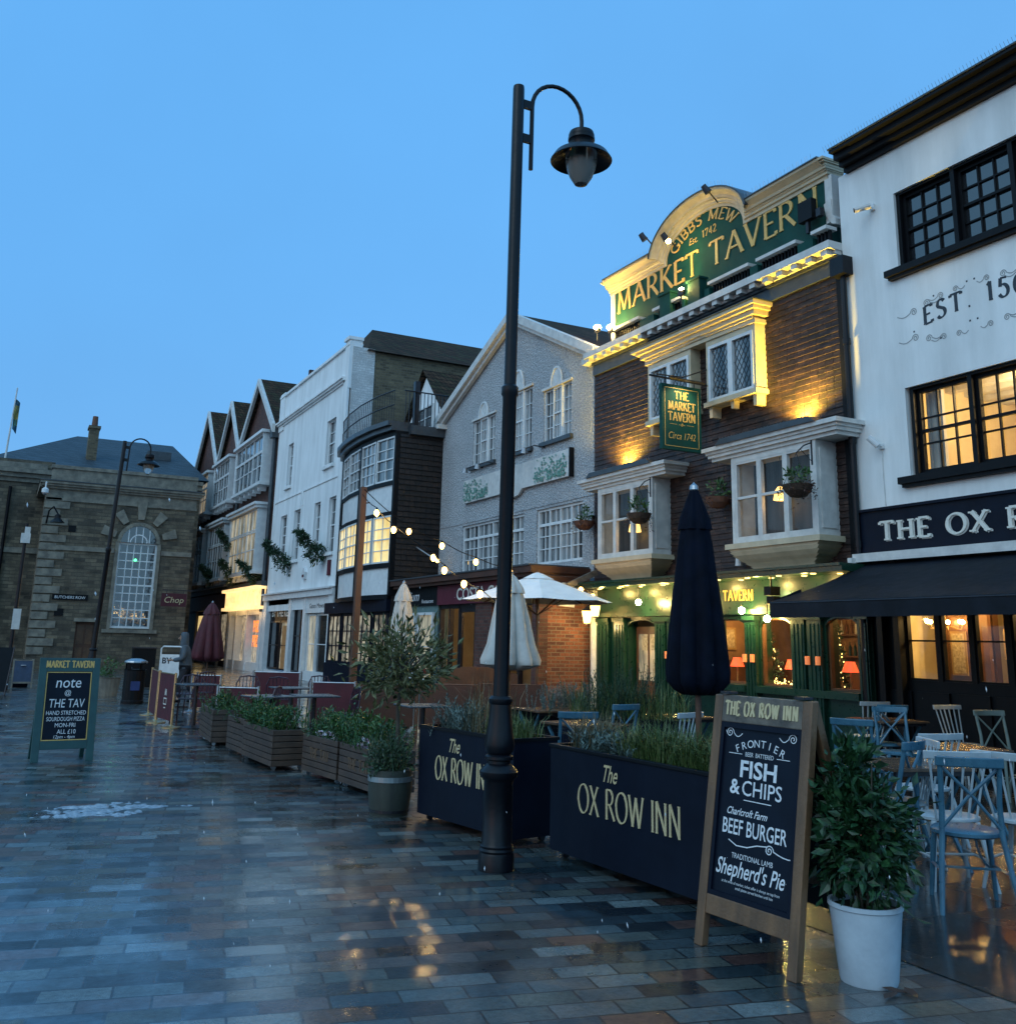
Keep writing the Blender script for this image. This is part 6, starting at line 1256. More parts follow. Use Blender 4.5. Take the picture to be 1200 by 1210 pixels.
# ---- navy planters of the inn
def serifplate(root, fc, w):
    let = MB(); bf(let, fc, "The", .12, -.13*w/1.4, .16, .17, 'c', .45, .008, depth=.003); serif(let, fc, "OX ROW INN", .20, 0, -.09, .84*w/1.4, .10, .042, .08, .13, .003, 'c'); let.build('lettering', M['cream_letter'], root, recalc=False)
def castors(root, w, d):
    for x in (-w/2+.1, w/2-.1):
        for y in (.08, d-.08):
            cm = L(root).tube([(x-.015, y, .03), (x+.015, y, .03)], .03, 14); cm.box(x-.025, x+.025, y-.025, y+.025, .045, .07); cm.build('castor', M['darkmetal'], root)
def navy_planter(pa, pb, dep, lb, seed):
    """pa, pb: left and right ends of the foot of its face towards the square"""
    yaw = math.atan2(pb.y-pa.y, pb.x-pa.x); w = (pb-pa).length; mid = (pa+pb)/2; t = T('planter_box', lb, 'planter', (mid.x, mid.y, 0), yaw)
    bx = L(t); bx.box(-w/2, w/2, 0, .025, .055, .80).box(-w/2, w/2, dep-.025, dep, .055, .80).box(-w/2, -w/2+.025, .025, dep-.025, .055, .80).box(w/2-.025, w/2, .025, dep-.025, .055, .80).box(-w/2+.02, w/2-.02, .02, dep-.02, .055, .09); bx.build('box', M['navy'], t, bevel=.004)
    rm = L(t); rm.box(-w/2-.012, w/2+.012, -.012, .03, .80, .825).box(-w/2-.012, w/2+.012, dep-.03, dep+.012, .80, .825).box(-w/2-.012, -w/2+.03, .03, dep-.03, .80, .825).box(w/2-.03, w/2+.012, .03, dep-.03, .80, .825); rm.build('rim', M['black'], t, bevel=.004)
    L(t).box(-w/2+.03, w/2-.03, .03, dep-.03, .60, .755).build('soil', M['soil'], t); castors(t, w, dep)
    Mw = ROOT[t.name].inverted(); serifplate(t, Face(Mw @ Vector((0, 0, .47)), Mw.to_3x3() @ Vector((1, 0, 0))), w); return t, w, Mw
t1, w1, M1 = navy_planter(Vector((3.63, 8.80, 0)), Vector((3.86, 7.36, 0)), .46, 'navy planter box lettered in gold between the barrel tub and the street lamp', 1)
t2, w2, M2 = navy_planter(Vector((3.99, 6.98, 0)), Vector((4.10, 5.05, 0)), .46, 'navy planter box lettered in gold between lamp post and menu board', 2)
def plant(name, lb, cat, M_, x, y, z, fn, mat, part='foliage', group=None):
    o = M_ @ Vector((x, y, z)); b = fn(MB(), o); rt_ = M_.to_3x3(); b.v = [rt_ @ (p-o) for p in b.v]; t = b.build(name, mat, recalc=False); t.location = o; return tag(t, lb, cat, group)
plant('silver_shrub', 'silvery feathery shrub in the navy planter next to the barrel tub', 'plant', M1, -.35, .23, .74, lambda b, o: sprigs(b, o, (.30, .16), 90, .32, 3, 10, .05), M['sage'])
plant('bronze_shrub', 'low dark bronze plant in the navy planter corner nearest the barrel tub', 'plant', M1, -.62, .2, .78, lambda b, o: leaves(b, o, (.1, .14, .1), 160, .05, 8, seed=8), M['redleaf'])
plant('grass_clump', 'yellow green grass clump in the navy planter right behind the street lamp', 'grass', M1, .40, .23, .75, lambda b, o: blades(b, o, .24, .15, 420, .29, 5, .9, .004), M['grass'])
plant('straw_grass', 'tall thin straw grass stalks among the silvery shrub by the street lamp', 'grass', M1, .0, .25, .75, lambda b, o: blades(b, o, .3, .15, 120, .62, 6, .7, .003), M['drygrass'])
plant('silver_shrub', 'blue grey leafy shrub at the left half of the planter by the menu board', 'plant', M2, -.42, .20, .74, lambda b, o: sprigs(b, o, (.42, .14), 150, .20, 9, 9, .055), M['sage'])
plant('grass_clump', 'thick fresh green grass tussock in the planter by the menu board', 'grass', M2, .10, .24, .76, lambda b, o: blades(b, o, .30, .15, 900, .33, 11, .85, .0042), M['grass'])
plant('grass_clump', 'pale green grass clump beside the menu board frame', 'grass', M2, .66, .24, .76, lambda b, o: blades(b, o, .24, .15, 650, .31, 12, 1.0, .004), M['grass'])
plant('straw_grass', 'dry straw coloured grass over the left end of the planter by the menu board', 'grass', M2, -.70, .28, .76, lambda b, o: blades(b, o, .2, .15, 420, .34, 13, 1.0, .003), M['drygrass'])
# ---- slatted planters of the tavern
def slat_planter(pa, pb, dep, h, lb, text=None):
    yaw = math.atan2(pb.y-pa.y, pb.x-pa.x); w = (pb-pa).length; mid = (pa+pb)/2; t = T('slatted_planter', lb, 'planter', (mid.x, mid.y, 0), yaw); sl = L(t); n = 6; sh_ = (h-.05)/n
    for k in range(n):
        z = .05+k*sh_
        sl.box(-w/2, w/2, 0, .022, z, z+sh_-.010).box(-w/2, w/2, dep-.022, dep, z, z+sh_-.01).box(-w/2, -w/2+.022, .024, dep-.024, z, z+sh_-.01).box(w/2-.022, w/2, .024, dep-.024, z, z+sh_-.01)
    sl.build('slats', M['slatwood'], t, bevel=.003); L(t).box(-w/2+.024, w/2-.024, .024, dep-.024, .06, h-.05).build('soil', M['soil'], t)
    ft = L(t)
    for x in (-w/2+.08, w/2-.08):
        for y in (.06, dep-.06): ft.tube([(x-.015, y, .028), (x+.015, y, .028)], .028, 10)
    ft.build('castors', M['steel'], t); Mw = ROOT[t.name].inverted()
    if text: let = MB(); serif(let, Face(Mw @ Vector((0, 0, h*.5)), Mw.to_3x3() @ Vector((1, 0, 0))), text, .11, 0, -.02, .55, .18, .09, .1, .25, .002, 'c'); let.build('lettering', P('faded_tan_letters', (.15, .09, .05), None, .6), t, recalc=False)
    return t, w, Mw
V = lambda x, y: Vector((x, y, 0))
sA, wA, MA = slat_planter(V(3.08, 16.7), V(2.99, 15.25), .42, .52, 'small slatted planter furthest along the tavern terrace')
sB, wB, MB_ = slat_planter(V(3.08, 14.6), V(3.12, 13.75), .43, .50, 'slatted planter half hidden behind the next in line')
sB2, wB2, MB2 = slat_planter(V(3.10, 13.70), V(3.16, 12.35), .45, .48, 'slatted planter with exposed end and two green conifers')
sC, wC, MC = slat_planter(V(3.44, 12.0), V(3.55, 11.0), .42, .47, 'slatted planter with faded tan letters next to the one with exposed end', "THE TAV")
sD, wD, MD = slat_planter(V(3.56, 10.95), V(3.64, 9.90), .42, .47, 'slatted planter with faded tan letters beside the barrel tub', "THE TAV")
cone = lambda s: (lambda b, o: sprigs(leaves(b, o+Vector((0, 0, .14)), (.22, .2, .17), 420, .05, 16, seed=s), o, (.26, .22), 60, .30, s, 8, .05))
for M_, x, lb, s in ((MA, .42, 'bright green conifer in the furthest slatted planter', 21), (MB_, .1, 'dark conifer in the slatted planter half hidden in line', 22), (MB2, -.35, 'dark conifer at the far end of the slatted planter with exposed end', 23), (MB2, .36, 'bright conifer at the near end of the slatted planter with exposed end', 24), (MC, -.25, 'dark conifer at the far end of the tan lettered planter away from the barrel', 25), (MC, .25, 'conifer at the near end of the tan lettered planter away from the barrel', 26), (MD, -.28, 'conifer at the far end of the tan lettered planter by the barrel', 27), (MD, .22, 'conifer at the near end of the tan lettered planter by the barrel', 28)):
    plant('conifer', lb, 'plant', M_, x, .21, .44, cone(s), M['box'])
for M_, x, lb, s in ((MC, .0, 'white and mauve pansies in the tan lettered planter away from the barrel', 31), (MD, .0, 'white and purple pansies in the tan lettered planter by the barrel', 32)):
    plant('pansies', lb, 'flowers', M_, x, .09, .47, lambda b, o: leaves(b, o, (.30, .06, .05), 70, .045, 18, asp=.9, seed=s), M['flower'], 'petals')
# ---- barrel tub with a standard olive
o = V(3.47, 9.10)
t = T('barrel_tub', 'half barrel tub with a pale hoop at the end of the slatted planters', 'planter', tuple(o))
L(t).lathe([(.175, 0), (.19, .10), (.205, .22), (.20, .40), (.175, .40), (.17, .36), (.0001, .36)], n=28).build('staves', M['barrel'], t, smooth=True); L(t).lathe([(.200, .30), (.211, .30), (.211, .345), (.200, .345)], n=28).build('hoop', M['band'], t); L(t).lathe([(.179, .03), (.189, .03), (.190, .055), (.182, .055)], n=28).build('lower_hoop', M['darkmetal'], t); L(t).lathe([(.0001, .37), (.172, .375), (.17, .30)], n=20).build('soil', M['soil'], t)
t = T('lavender_shrub', 'dark green leafy shrub spilling over the barrel tub', 'plant', (o.x, o.y, .37)); sprigs(leaves(MB(), o+Vector((-.02, -.03, .48)), (.21, .20, .13), 420, .05, 16, seed=41), o+Vector((0, 0, .38)), (.2, .2), 50, .38, 42, 9, .045).build('foliage', leafmat('dark_shrub', (.02, .05, .025), (.045, .085, .04), (.08, .12, .06)), t, recalc=False)
t = T('olive_tree', 'slender standard olive tree with a loose round crown in the barrel tub', 'tree', (o.x+.05, o.y, .37))
k = L(t); k.tube([(0, 0, 0), (.01, .01, .3), (-.005, .0, .6), (.02, .0, .85)], [.024, .021, .019, .018], 10)
for j in range(12):
    a = j*2.4; r = .16+.20*(j % 3)/2; k.tube([(.02, 0, .80+.01*j), (.02+r*.5*math.cos(a), r*.5*math.sin(a), .95+.02*j), (.02+r*math.cos(a), r*math.sin(a), 1.02+.045*j)], [.012, .007, .003], 5)
k.build('trunk', M['bark'], t)
cr = MB(); c0 = o+Vector((.07, 0, .37+1.0)); leaves(cr, c0, (.34, .33, .28), 1150, .085, 36, asp=.34, seed=51, hollow=.5, up=.3); leaves(cr, c0+Vector((0, 0, .05)), (.42, .38, .34), 480, .095, 30, asp=.30, seed=52, hollow=.85, up=.5); cr.build('crown', M['olive'], t, recalc=False)
t = T('red_label', 'small red tag hanging in the olive tree crown', 'tag', tuple(o+Vector((.22, -.2, 1.3)))); L(t).box(-.012, .012, 0, .003, -.02, .02).build('card', EM('red_tag', (.6, .03, .03), .0), t); L(t).bar((0, 0, .02), (0, .05, .1), .002, .002).build('string', M['bark'], t)
# ---- potted laurel in the foreground
o = V(4.06, 3.90)
t = T('plant_pot', 'round white plastic pot beside the timber menu board', 'pot', tuple(o)); L(t).lathe([(.135, 0), (.140, .015), (.155, .15), (.175, .34), (.182, .345), (.182, .365), (.168, .365), (.164, .33), (.0001, .33)], n=36).build('pot', M['pot'], t, smooth=True); L(t).lathe([(.0001, .335), (.163, .335), (.16, .3)], n=20).build('soil', M['soil'], t)
t = T('laurel_bush', 'dense dark green laurel bush growing in the white pot', 'plant', (o.x, o.y, .33)); k = L(t)
for j in range(9):
    a = j*2.4; r = .05+.16*(j % 4)/3; k.tube([(.03*math.cos(a), .03*math.sin(a), 0), (r*.6*math.cos(a), r*.6*math.sin(a), .3), (r*math.cos(a), r*math.sin(a), .58+.02*j)], [.009, .007, .003], 5)
k.build('stems', M['bark'], t); lv = MB(); leaves(lv, o+Vector((.0, .0, .70)), (.225, .22, .30), 2600, .064, 50, asp=.46, seed=61, hollow=.45); leaves(lv, o+Vector((-.04, .03, .99)), (.12, .12, .13), 260, .07, 12, asp=.46, seed=62, up=.5); lv.build('foliage', M['laurel'], t, recalc=False)
for j, (dx, dy, rz) in enumerate(((-.10, -.22, .3), (.02, -.24, 1.2), (-.02, -.19, 2.2))):
    t = T('dead_leaf', 'curled brown dead leaf on the wet paving below the white pot', 'leaf', (o.x+dx, o.y+dy, .012), rz, 'dead leaves by the white pot'); L(t).add([(-.06, 0, 0), (-.02, .025, .006), (.03, .022, .003), (.07, 0, .008), (.03, -.024, .01), (-.02, -.022, .004), (0, 0, -.004)], [(0, 1, 6), (1, 2, 6), (2, 3, 6), (3, 4, 6), (4, 5, 6), (5, 0, 6)]).build('blade', M['brownleaf'], t, recalc=False)
# ---- parasols
def closed_parasol(loc, zb, zt, r, cloth, pole, lb, flare=1.0, seed=0, base=True):
    t = T('closed_parasol', lb, 'parasol', loc); nf = 8
    L(t).tube([(0, 0, 0), (0, 0, zt)], .022, 10).build('pole', pole, t)
    def wob(a, z): f = (zt-z)/(zt-zb); return 1+.34*f*(abs(math.cos(a*nf/2+seed))**.8*1.5-.85)+.06*f*math.cos(a*3+seed)+.03*math.cos(a*5+z*4+seed)
    h = zt-zb; L(t).lathe([(r*.50, zb-.03*h), (r*.75, zb-.01*h), (r*.97*flare, zb+.03*h), (r*flare, zb+.08*h), (r*.92, zb+.25*h), (r*.78, zb+.5*h), (r*.62, zb+.72*h), (r*.50, zb+.82*h), (r*.42, zb+.88*h), (r*.2, zb+.96*h), (.02, zt)], n=64, wob=wob).build('canopy', cloth, t, smooth=True)
    L(t).lathe([(r*.60, zb+.80*h), (r*.53, zb+.86*h), (r*.24, zb+.975*h), (.03, zt+.012)], n=64, wob=lambda a, z: 1+.10*math.cos(a*nf+seed)).build('top_vent', cloth, t, smooth=True)
    L(t).lathe([(.02, zt), (.035, zt+.02), (.03, zt+.05), (.012, zt+.065), (.0001, zt+.08)], n=12).build('finial', M['steel'], t)
    if base: L(t).lathe([(.24, 0), (.24, .05), (.05, .07), (.04, .25)], n=20).build('base', M['darkmetal'], t)
    return t
q = atD(824, 800, 7.0); closed_parasol((q.x, q.y, 0), 1.30, 2.72, .20, M['navycloth'], M['polewood'], 'tall closed navy parasol behind the planter by the menu board', 1.0, 1)
q = atD(602, 760, 14.6); closed_parasol((q.x, q.y, 0), 1.22, 2.58, .34, M['creamcloth'], M['polewood'], 'loosely closed cream parasol partly hidden by the lamp post', 1.12, 2)
q = atD(474, 760, 18.5); closed_parasol((q.x, q.y, 0), 1.0, 2.62, .27, M['creamcloth'], M['polewood'], 'closed cream parasol rising behind the olive tree', 1.1, 3)
q = atD(247, 760, 29); closed_parasol((q.x, q.y, 0), .85, 2.5, .40, M['maroon'], M['polewood'], 'closed maroon parasol in front of the brick gabled house', 1.0, 4)
q = atD(634, 740, 17.0); t = T('open_parasol', 'open white parasol in front of the coffee shop', 'parasol', (q.x, q.y, 0))
cv = L(t); n = 8; ro, zr, zt_ = 1.33, 2.30, 2.72; a0 = .35
for k in range(n):
    a, b = a0+2*PI*k/n, a0+2*PI*(k+1)/n
    for j in range(6):
        r0, r1 = .12+(ro-.12)*j/6, .12+(ro-.12)*(j+1)/6; z0, z1 = [zt_-(zt_-zr)*((r-.12)/(ro-.12))**1.05 for r in (r0, r1)]; s0, s1 = .02*j/6, .02*(j+1)/6; mid = (a+b)/2
        cv.add([(r0*math.cos(a), r0*math.sin(a), z0), (r1*math.cos(a), r1*math.sin(a), z1), (r1*.95*math.cos(mid), r1*.95*math.sin(mid), z1-s1), (r0*.95*math.cos(mid), r0*.95*math.sin(mid), z0-s0), (r1*math.cos(b), r1*math.sin(b), z1), (r0*math.cos(b), r0*math.sin(b), z0)], [(0, 1, 2, 3), (3, 2, 4, 5)])
cv.build('canopy', M['whitecloth'], t, recalc=False)
L(t).lathe([(.30, zt_-.045), (.10, zt_+.05), (.02, zt_+.075)], n=8).build('top_vent', M['whitecloth'], t); L(t).tube([(0, 0, 0), (0, 0, zt_+.1)], .022, 10).build('pole', M['polewood'], t)
rb = L(t)
for k in range(n): a = a0+2*PI*k/n; rb.bar((0, 0, zt_-.03), (ro*.98*math.cos(a), ro*.98*math.sin(a), zr-.012), .016, .02); rb.bar((0, 0, 2.05), (ro*.5*math.cos(a), ro*.5*math.sin(a), zr+.17), .014, .016)
rb.build('ribs', M['polewood'], t); L(t).lathe([(.26, 0), (.26, .05), (.05, .07), (.04, .25)], n=20).build('base', M['darkmetal'], t)
# ---- timber post and bulb strings
q = atD(419, 760, 17.6); pz_ = 4.35
t = T('timber_post', 'tall brown timber post carrying the strings of bulbs', 'post', (q.x, q.y, 0)); L(t).box(-.055, .055, -.055, .055, 0, pz_).build('shaft', M['polewood'], t, bevel=.006); L(t).tube([(.05, 0, pz_-.3), (.14, 0, pz_-.28)], .012).build('hook', M['darkmetal'], t)
PP = q.copy()
def string(pix, lb, Ys, Ye, first=None, bulbs=None):
    n = len(pix); pts = []
    for i, (x, y) in enumerate(pix): pts.append(atD(x, y, Ys+(Ye-Ys)*i/(n-1)))
    t = T('bulb_string', lb, 'string lights', tuple(pts[0])); cable = []
    for i in range(n-1):
        a, b = pts[i]+Vector((0, 0, .09)), pts[i+1]+Vector((0, 0, .09)); cable += [a+(b-a)*k/6-Vector((0, 0, .035*math.sin(PI*k/6))) for k in range(6)]
    cable.append(pts[-1]+Vector((0, 0, .09)))
    MB().tube(cable, .008, 5).build('cable', M['black'], t)
    for i in (bulbs if bulbs is not None else range(n)):
        hd = MB().tube([pts[i]+Vector((0, 0, .085)), pts[i]+Vector((0, 0, .03))], .018, 8).build('socket', M['black'], t); MB().ball(pts[i], .050, 8, 1.2).build('bulb', M['glow'], hd)
        lamp('bulb_light', pts[i]-Vector((0, 0, .08)), 6, (1, .64, .24), .04, t)
string([(428, 590), (445, 606), (465, 626), (512, 659), (525, 674), (548, 690), (567, 702), (596, 722)], 'lower string of warm bulbs running from the timber post to the cream parasol', 17.4, 14.8, bulbs=range(1, 7))
string([(430, 584), (483, 628), (522, 645), (562, 664), (603, 677), (644, 691), (686, 697), (700, 705)], 'upper string of warm bulbs running from the timber post to the tavern', 17.5, 19.5, bulbs=range(1, 8))
t = T('spotlight', 'slim lit spotlight on a rod fixed to the dark tile hung wall', 'light', (11, 26.9, 4)); a = Vector((10.75, 26.95, 4.25)); MB().bar(a, a+Vector((.35, -.7, -.4)), .03, .03).build('rod', M['steel'], t); MB().ball(a+Vector((.37, -.74, -.43)), .06, 8).build('bulb', M['glow'], t)
# ---- hanging baskets
def hbasket(o, lb, pot, seed, br, half=False):
    t = T('hanging_basket', lb, 'plant basket', tuple(o)); o = Vector(o)
    MB().lathe([(.02, -.20), (.12, -.18), (.20, -.10), (.235, 0), (.22, 0), (.0001, -.02)], o, 18).build('basket', pot, t)
    f_ = MB(); leaves(f_, o+Vector((0, 0, .14)), (.17, .17, .16), 220, .065, 14, seed=seed, up=.4); f_.build('foliage', M['box'], t, recalc=False)
    g_ = MB(); q = random.Random(seed)
    for k in range(26):
        a = q.uniform(0, 2*PI); p = o+Vector((.22*math.cos(a), .22*math.sin(a), .0)); l = q.uniform(.1, .42)
        for j in range(7): leaves(g_, p+Vector((.03*math.cos(a)*j/3, .03*math.sin(a)*j/3, -l*j/7+.03)), .015, 2, .035, 2, seed=seed*100+k*7+j)
    g_.build('trailing_stems', M['redleaf'], t, recalc=False)
    w = MB()
    if not half:
        for k in range(3): a = k*2.09; w.bar(o+Vector((.22*math.cos(a), .22*math.sin(a), 0)), o+Vector((0, 0, .50)), .006, .006)
        bx = Vector(br); w.tube([bx, bx+(o+Vector((0, 0, .53))-bx)*.5+Vector((0, 0, .02)), o+Vector((0, 0, .5))], .012, 6).bar(bx+Vector((0, 0, .04)), bx-Vector((0, 0, .35)), .02, .02).bar(bx-Vector((0, 0, .3)), bx+(o+Vector((0, 0, .53))-bx)*.75, .008, .008)
    else: w.bar(o+Vector((.2, 0, .05)), o+Vector((.35, 0, .05)), .03, .2)
    w.build('bracket', M['darkmetal'], t); return t
def onD(x, y, D): d = ray(x, y)*1; k = D/d[0]; return Vector((D, d[1]*k, EYE+d[2]*k))
hbasket(onD(755, 607, 10.62), 'mossy hanging basket in front of the left tavern bay', M['basket'], 71, onD(768, 566, 10.88))
hbasket(onD(942, 573, 10.62), 'mossy hanging basket in front of the right tavern bay', M['basket'], 72, onD(958, 523, 10.88))
hbasket(onD(848, 588, 11.22), 'terracotta hanging basket between the tavern bays', M['terra'], 73, None, True)
hbasket(onD(690, 616, 11.22), 'terracotta hanging basket at the corner of the pebble dashed house', M['terra'], 74, None, True)
t = T('wall_camera', 'small white fixture under the left corner of the right tavern bay', 'camera', (11.3, 13.0, 2.95)); q = onD(873, 662, 11.35); MB().lathe([(.07, -.1), (.055, .06), (.03, .1)], q, 10).build('shade', M['whitepaint'], t); MB().bar(q, q+Vector((.2, 0, .08)), .02, .02).build('bracket', M['whitepaint'], t)
# ---- cafe barriers and furniture on the tavern terrace
def barrier(pa, pb, h, lb, cloth, feet=True, emblem=False, post=None):
    yaw = math.atan2(pb.y-pa.y, pb.x-pa.x); w = (pb-pa).length; t = T('cafe_barrier', lb, 'barrier', (pa.x, pa.y, 0), yaw)
    L(t).box(.035, w-.035, -.008, .008, .10, h-.04).build('panel', cloth, t)
    for x in (0, w):
        pm = L(t).tube([(x, 0, .0), (x, 0, h)], .022, 10); 
        if feet: pm.lathe([(.17, 0), (.17, .015), (.05, .03), (.022, .05)], (x, 0, 0), 18)
        pm.build('post', post or M['steel'], t)
    L(t).tube([(0, 0, h-.03), (w, 0, h-.03)], .012, 8).build('rail', post or M['steel'], t)
    if emblem: 
        Mw = ROOT[t.name].inverted(); e_ = MB(); fc = Face(Mw @ Vector((w/2, -.009, h*.5)), Mw.to_3x3() @ Vector((1, 0, 0))); serif(e_, fc, "M", .11, 0, .05, .12, .2, .1, .1, depth=.002, align='c'); line(e_, fc, [(-.09, 0), (.09, 0), (.09, -.1), (-.09, -.1), (-.09, 0)], .02); line(e_, fc, [(-.05, -.16), (.05, -.16)], .02); e_.build('emblem', M['white_letter'], t, recalc=False)
    return t
gold = P('brass_post', (.50, .36, .18), None, .3, 8, metal=.7)
barrier(gp(184, 854), gp(202, 860), .92, 'maroon cafe barrier with white emblem at the near corner of the terrace', M['maroon'], emblem=True, post=gold)
barrier(gp(175, 845), gp(183, 853), .92, 'maroon cafe barrier behind the one with the emblem', M['maroon'], post=gold)
for (x0, x1, y, d, lb) in ((300, 356, 792, 19.0, 'long maroon barrier below the white townhouse shopfront'), (368, 420, 804, 16.2, 'short maroon barrier left of the timber post'), (258, 306, 810, 15.6, 'low maroon barrier behind the furthest slatted planter'), (228, 262, 796, 20.5, 'maroon barrier behind the dark chairs near the walker')):
    a, b = atD(x0, y, d), atD(x1, y, d); barrier(V(a.x, a.y), V(b.x, b.y), a.z, lb, M['maroon'])
for (x0, x1, y, d, lb) in ((414, 492, 806, 17.2, 'rust brown terrace screen just right of the timber post'), (494, 566, 806, 16.7, 'rust brown terrace screen behind the olive tree'), (568, 642, 806, 16.2, 'rust brown terrace screen behind the lamp post')):
    a, b = atD(x0, y, d), atD(x1, y, d); barrier(V(a.x, a.y), V(b.x, b.y), a.z, lb, M['brownscreen'], False, post=M['polewood'])
for x, y, d, lb in ((566, 800, 17.6, 'dark brown bench behind the terrace screens'),):
    q = atD(x, y, d); t = T('cafe_bench', lb, 'bench', (q.x, q.y, 0), -.4); L(t).box(-.7, .7, -.3, .3, .3, .45).build('seat', M['roomwood'], t, bevel=.02); L(t).ext([(-.72, .26, .45), (.72, .26, .45), (.72, .26, 1.0), (.3, .26, 1.12), (-.3, .26, 1.12), (-.72, .26, 1.0)], (0, .08, 0)).build('backrest', M['roomwood'], t); L(t).box(-.7, -.62, -.3, .3, 0, .3).box(.62, .7, -.3, .3, 0, .3).build('legs', M['black'], t)
# chairs and tables: one of each kind, then copies
def crossback(mat, lb):
    t = T('crossback_chair', lb, 'chair'); W_ = .205
    for s_ in (-1, 1):
        L(t).tube([(s_*.235, -.33, 0), (s_*.205, -.24, .25), (s_*.18, -.195, .46), (s_*.172, -.215, .66), (s_*.178, -.27, .90)], [.016, .018, .019, .018, .016], 9).build('back_leg', mat, t, smooth=True)
        L(t).tube([(s_*.20, .21, 0), (s_*.185, .175, .22), (s_*.165, .145, .45)], [.015, .018, .019], 9).build('front_leg', mat, t, smooth=True)
        L(t).tube([(s_*.19, .18, .2)]+[(s_*(.19-.10*math.sin(k*PI/12)), .18, .2+.23*(1-math.cos(k*PI/12))) for k in range(1, 7)], .008, 6).build('brace', mat, t)
    tr_ = L(t); pts = [(x*.205, -.265-.045*(1-x*x), .915) for x in (-1, -.75, -.5, -.25, 0, .25, .5, .75, 1)]
    for a, b in zip(pts, pts[1:]): tr_.hexa([(a[0], a[1]-.014, a[2]-.035), (b[0], b[1]-.014, b[2]-.035), (b[0], b[1]+.014, b[2]-.035), (a[0], a[1]+.014, a[2]-.035), (a[0], a[1]-.022, a[2]+.03), (b[0], b[1]-.022, b[2]+.03), (b[0], b[1]+.006, b[2]+.03), (a[0], a[1]+.006, a[2]+.03)])
    tr_.build('top_rail', mat, t, bevel=.008)
    xm = L(t)
    for s_ in (-1, 1): xm.tube([(s_*.175, -.205, .50), (s_*.02, -.235, .69), (0, -.238, .71), (-s_*.02, -.242, .73), (-s_*.172, -.262, .88)], .011, 8)
    xm.build('cross', mat, t, smooth=True)
    L(t).lathe([(.20, .435), (.215, .445), (.215, .465), (.20, .475), (.0001, .470)], n=28).build('seat', mat, t, smooth=True)
    st_ = L(t); st_.tube([(-.20, -.22, .24), (-.19, .18, .22)], .009, 6).tube([(.20, -.22, .24), (.19, .18, .22)], .009, 6).tube([(-.19, -.02, .23), (.19, -.02, .23)], .009, 6); st_.build('stretcher', mat, t); return t
def spindle(mat, lb):
    t = T('spindle_chair', lb, 'chair')
    for s_ in (-1, 1):
        L(t).tube([(s_*.22, -.25, 0), (s_*.15, -.15, .44)], [.014, .020], 8).build('back_leg', mat, t); L(t).tube([(s_*.22, .22, 0), (s_*.15, .14, .44)], [.014, .020], 8).build('front_leg', mat, t)
    L(t).lathe([(.19, .43), (.215, .445), (.215, .462), (.19, .47), (.0001, .462)], n=28, wob=lambda a, z: 1+.05*math.cos(2*a)).build('seat', mat, t, smooth=True)
    sp_ = L(t)
    for k in range(6): x = -.175+.07*k; sp_.tube([(x*.8, -.165, .46), (x*1.12, -.255-.02*(1-abs(x)/.2), .88)], .0085, 7)
    sp_.build('spindles', mat, t)
    tr_ = L(t); pts = [(x*.235, -.25-.03*(1-x*x), .895) for x in (-1, -.6, -.2, .2, .6, 1)]
    for a, b in zip(pts, pts[1:]): tr_.hexa([(a[0], a[1]-.012, a[2]-.028), (b[0], b[1]-.012, b[2]-.028), (b[0], b[1]+.012, b[2]-.028), (a[0], a[1]+.012, a[2]-.028), (a[0], a[1]-.018, a[2]+.028), (b[0], b[1]-.018, b[2]+.028), (b[0], b[1]+.006, b[2]+.028), (a[0], a[1]+.006, a[2]+.028)])
    tr_.build('top_rail', mat, t, bevel=.006)
    L(t).tube([(-.18, -.2, .2), (-.18, .18, .2)], .009, 6).tube([(.18, -.2, .2), (.18, .18, .2)], .009, 6).tube([(-.18, 0, .2), (.18, 0, .2)], .009, 6).build('stretcher', mat, t); return t
def table(lb, w=.7, d=.7):
    t = T('slatted_table', lb, 'table'); tp = L(t); n = 7
    for k in range(n): tp.box(-w/2, w/2, -d/2+k*d/n, -d/2+(k+1)*d/n-.010, .725, .75)
    tp.build('tabletop', M['tabletop'], t, bevel=.003); fr_ = L(t).box(-w/2+.03, w/2-.03, -d/2+.03, -d/2+.06, .69, .724).box(-w/2+.03, w/2-.03, d/2-.06, d/2-.03, .69, .724); fr_.build('frame', M['darkmetal'], t)
    for sx in (-1, 1):
        for s_ in (-1, 1): L(t).bar((sx*(w/2-.06), s_*.28, .0), (sx*(w/2-.06), -s_*.26, .70), .025, .025).build('leg', M['bluechair'], t)
    return t
def metal_chair(lb):
    t = T('metal_chair', lb, 'chair'); m_ = M['purplemetal']
    L(t).tube([(-.21, .2, 0), (-.21, .17, .44), (-.21, -.18, .45), (-.21, -.22, .72), (-.15, -.24, .84), (0, -.25, .86), (.15, -.24, .84), (.21, -.22, .72), (.21, -.18, .45), (.21, .17, .44), (.21, .2, 0)], .013, 7).build('frame', m_, t)
    sl = L(t)
    for k in range(6): sl.box(-.205, .205, -.17+k*.06, -.125+k*.06, .445, .458)
    sl.build('seat', m_, t); sp_ = L(t)
    for k in range(6): x = -.16+.064*k; sp_.bar((x, -.20, .47), (x, -.245, .845), .012, .022)
    sp_.build('backrest', m_, t)
    for s_ in (-1, 1): L(t).tube([(s_*.21, -.27, 0), (s_*.21, -.17, .45)], .012, 7).build('back_leg', m_, t)
    return t
M['purplemetal'] = P('aubergine_metal', (.05, .022, .04), (.03, .014, .025), .3, 6)
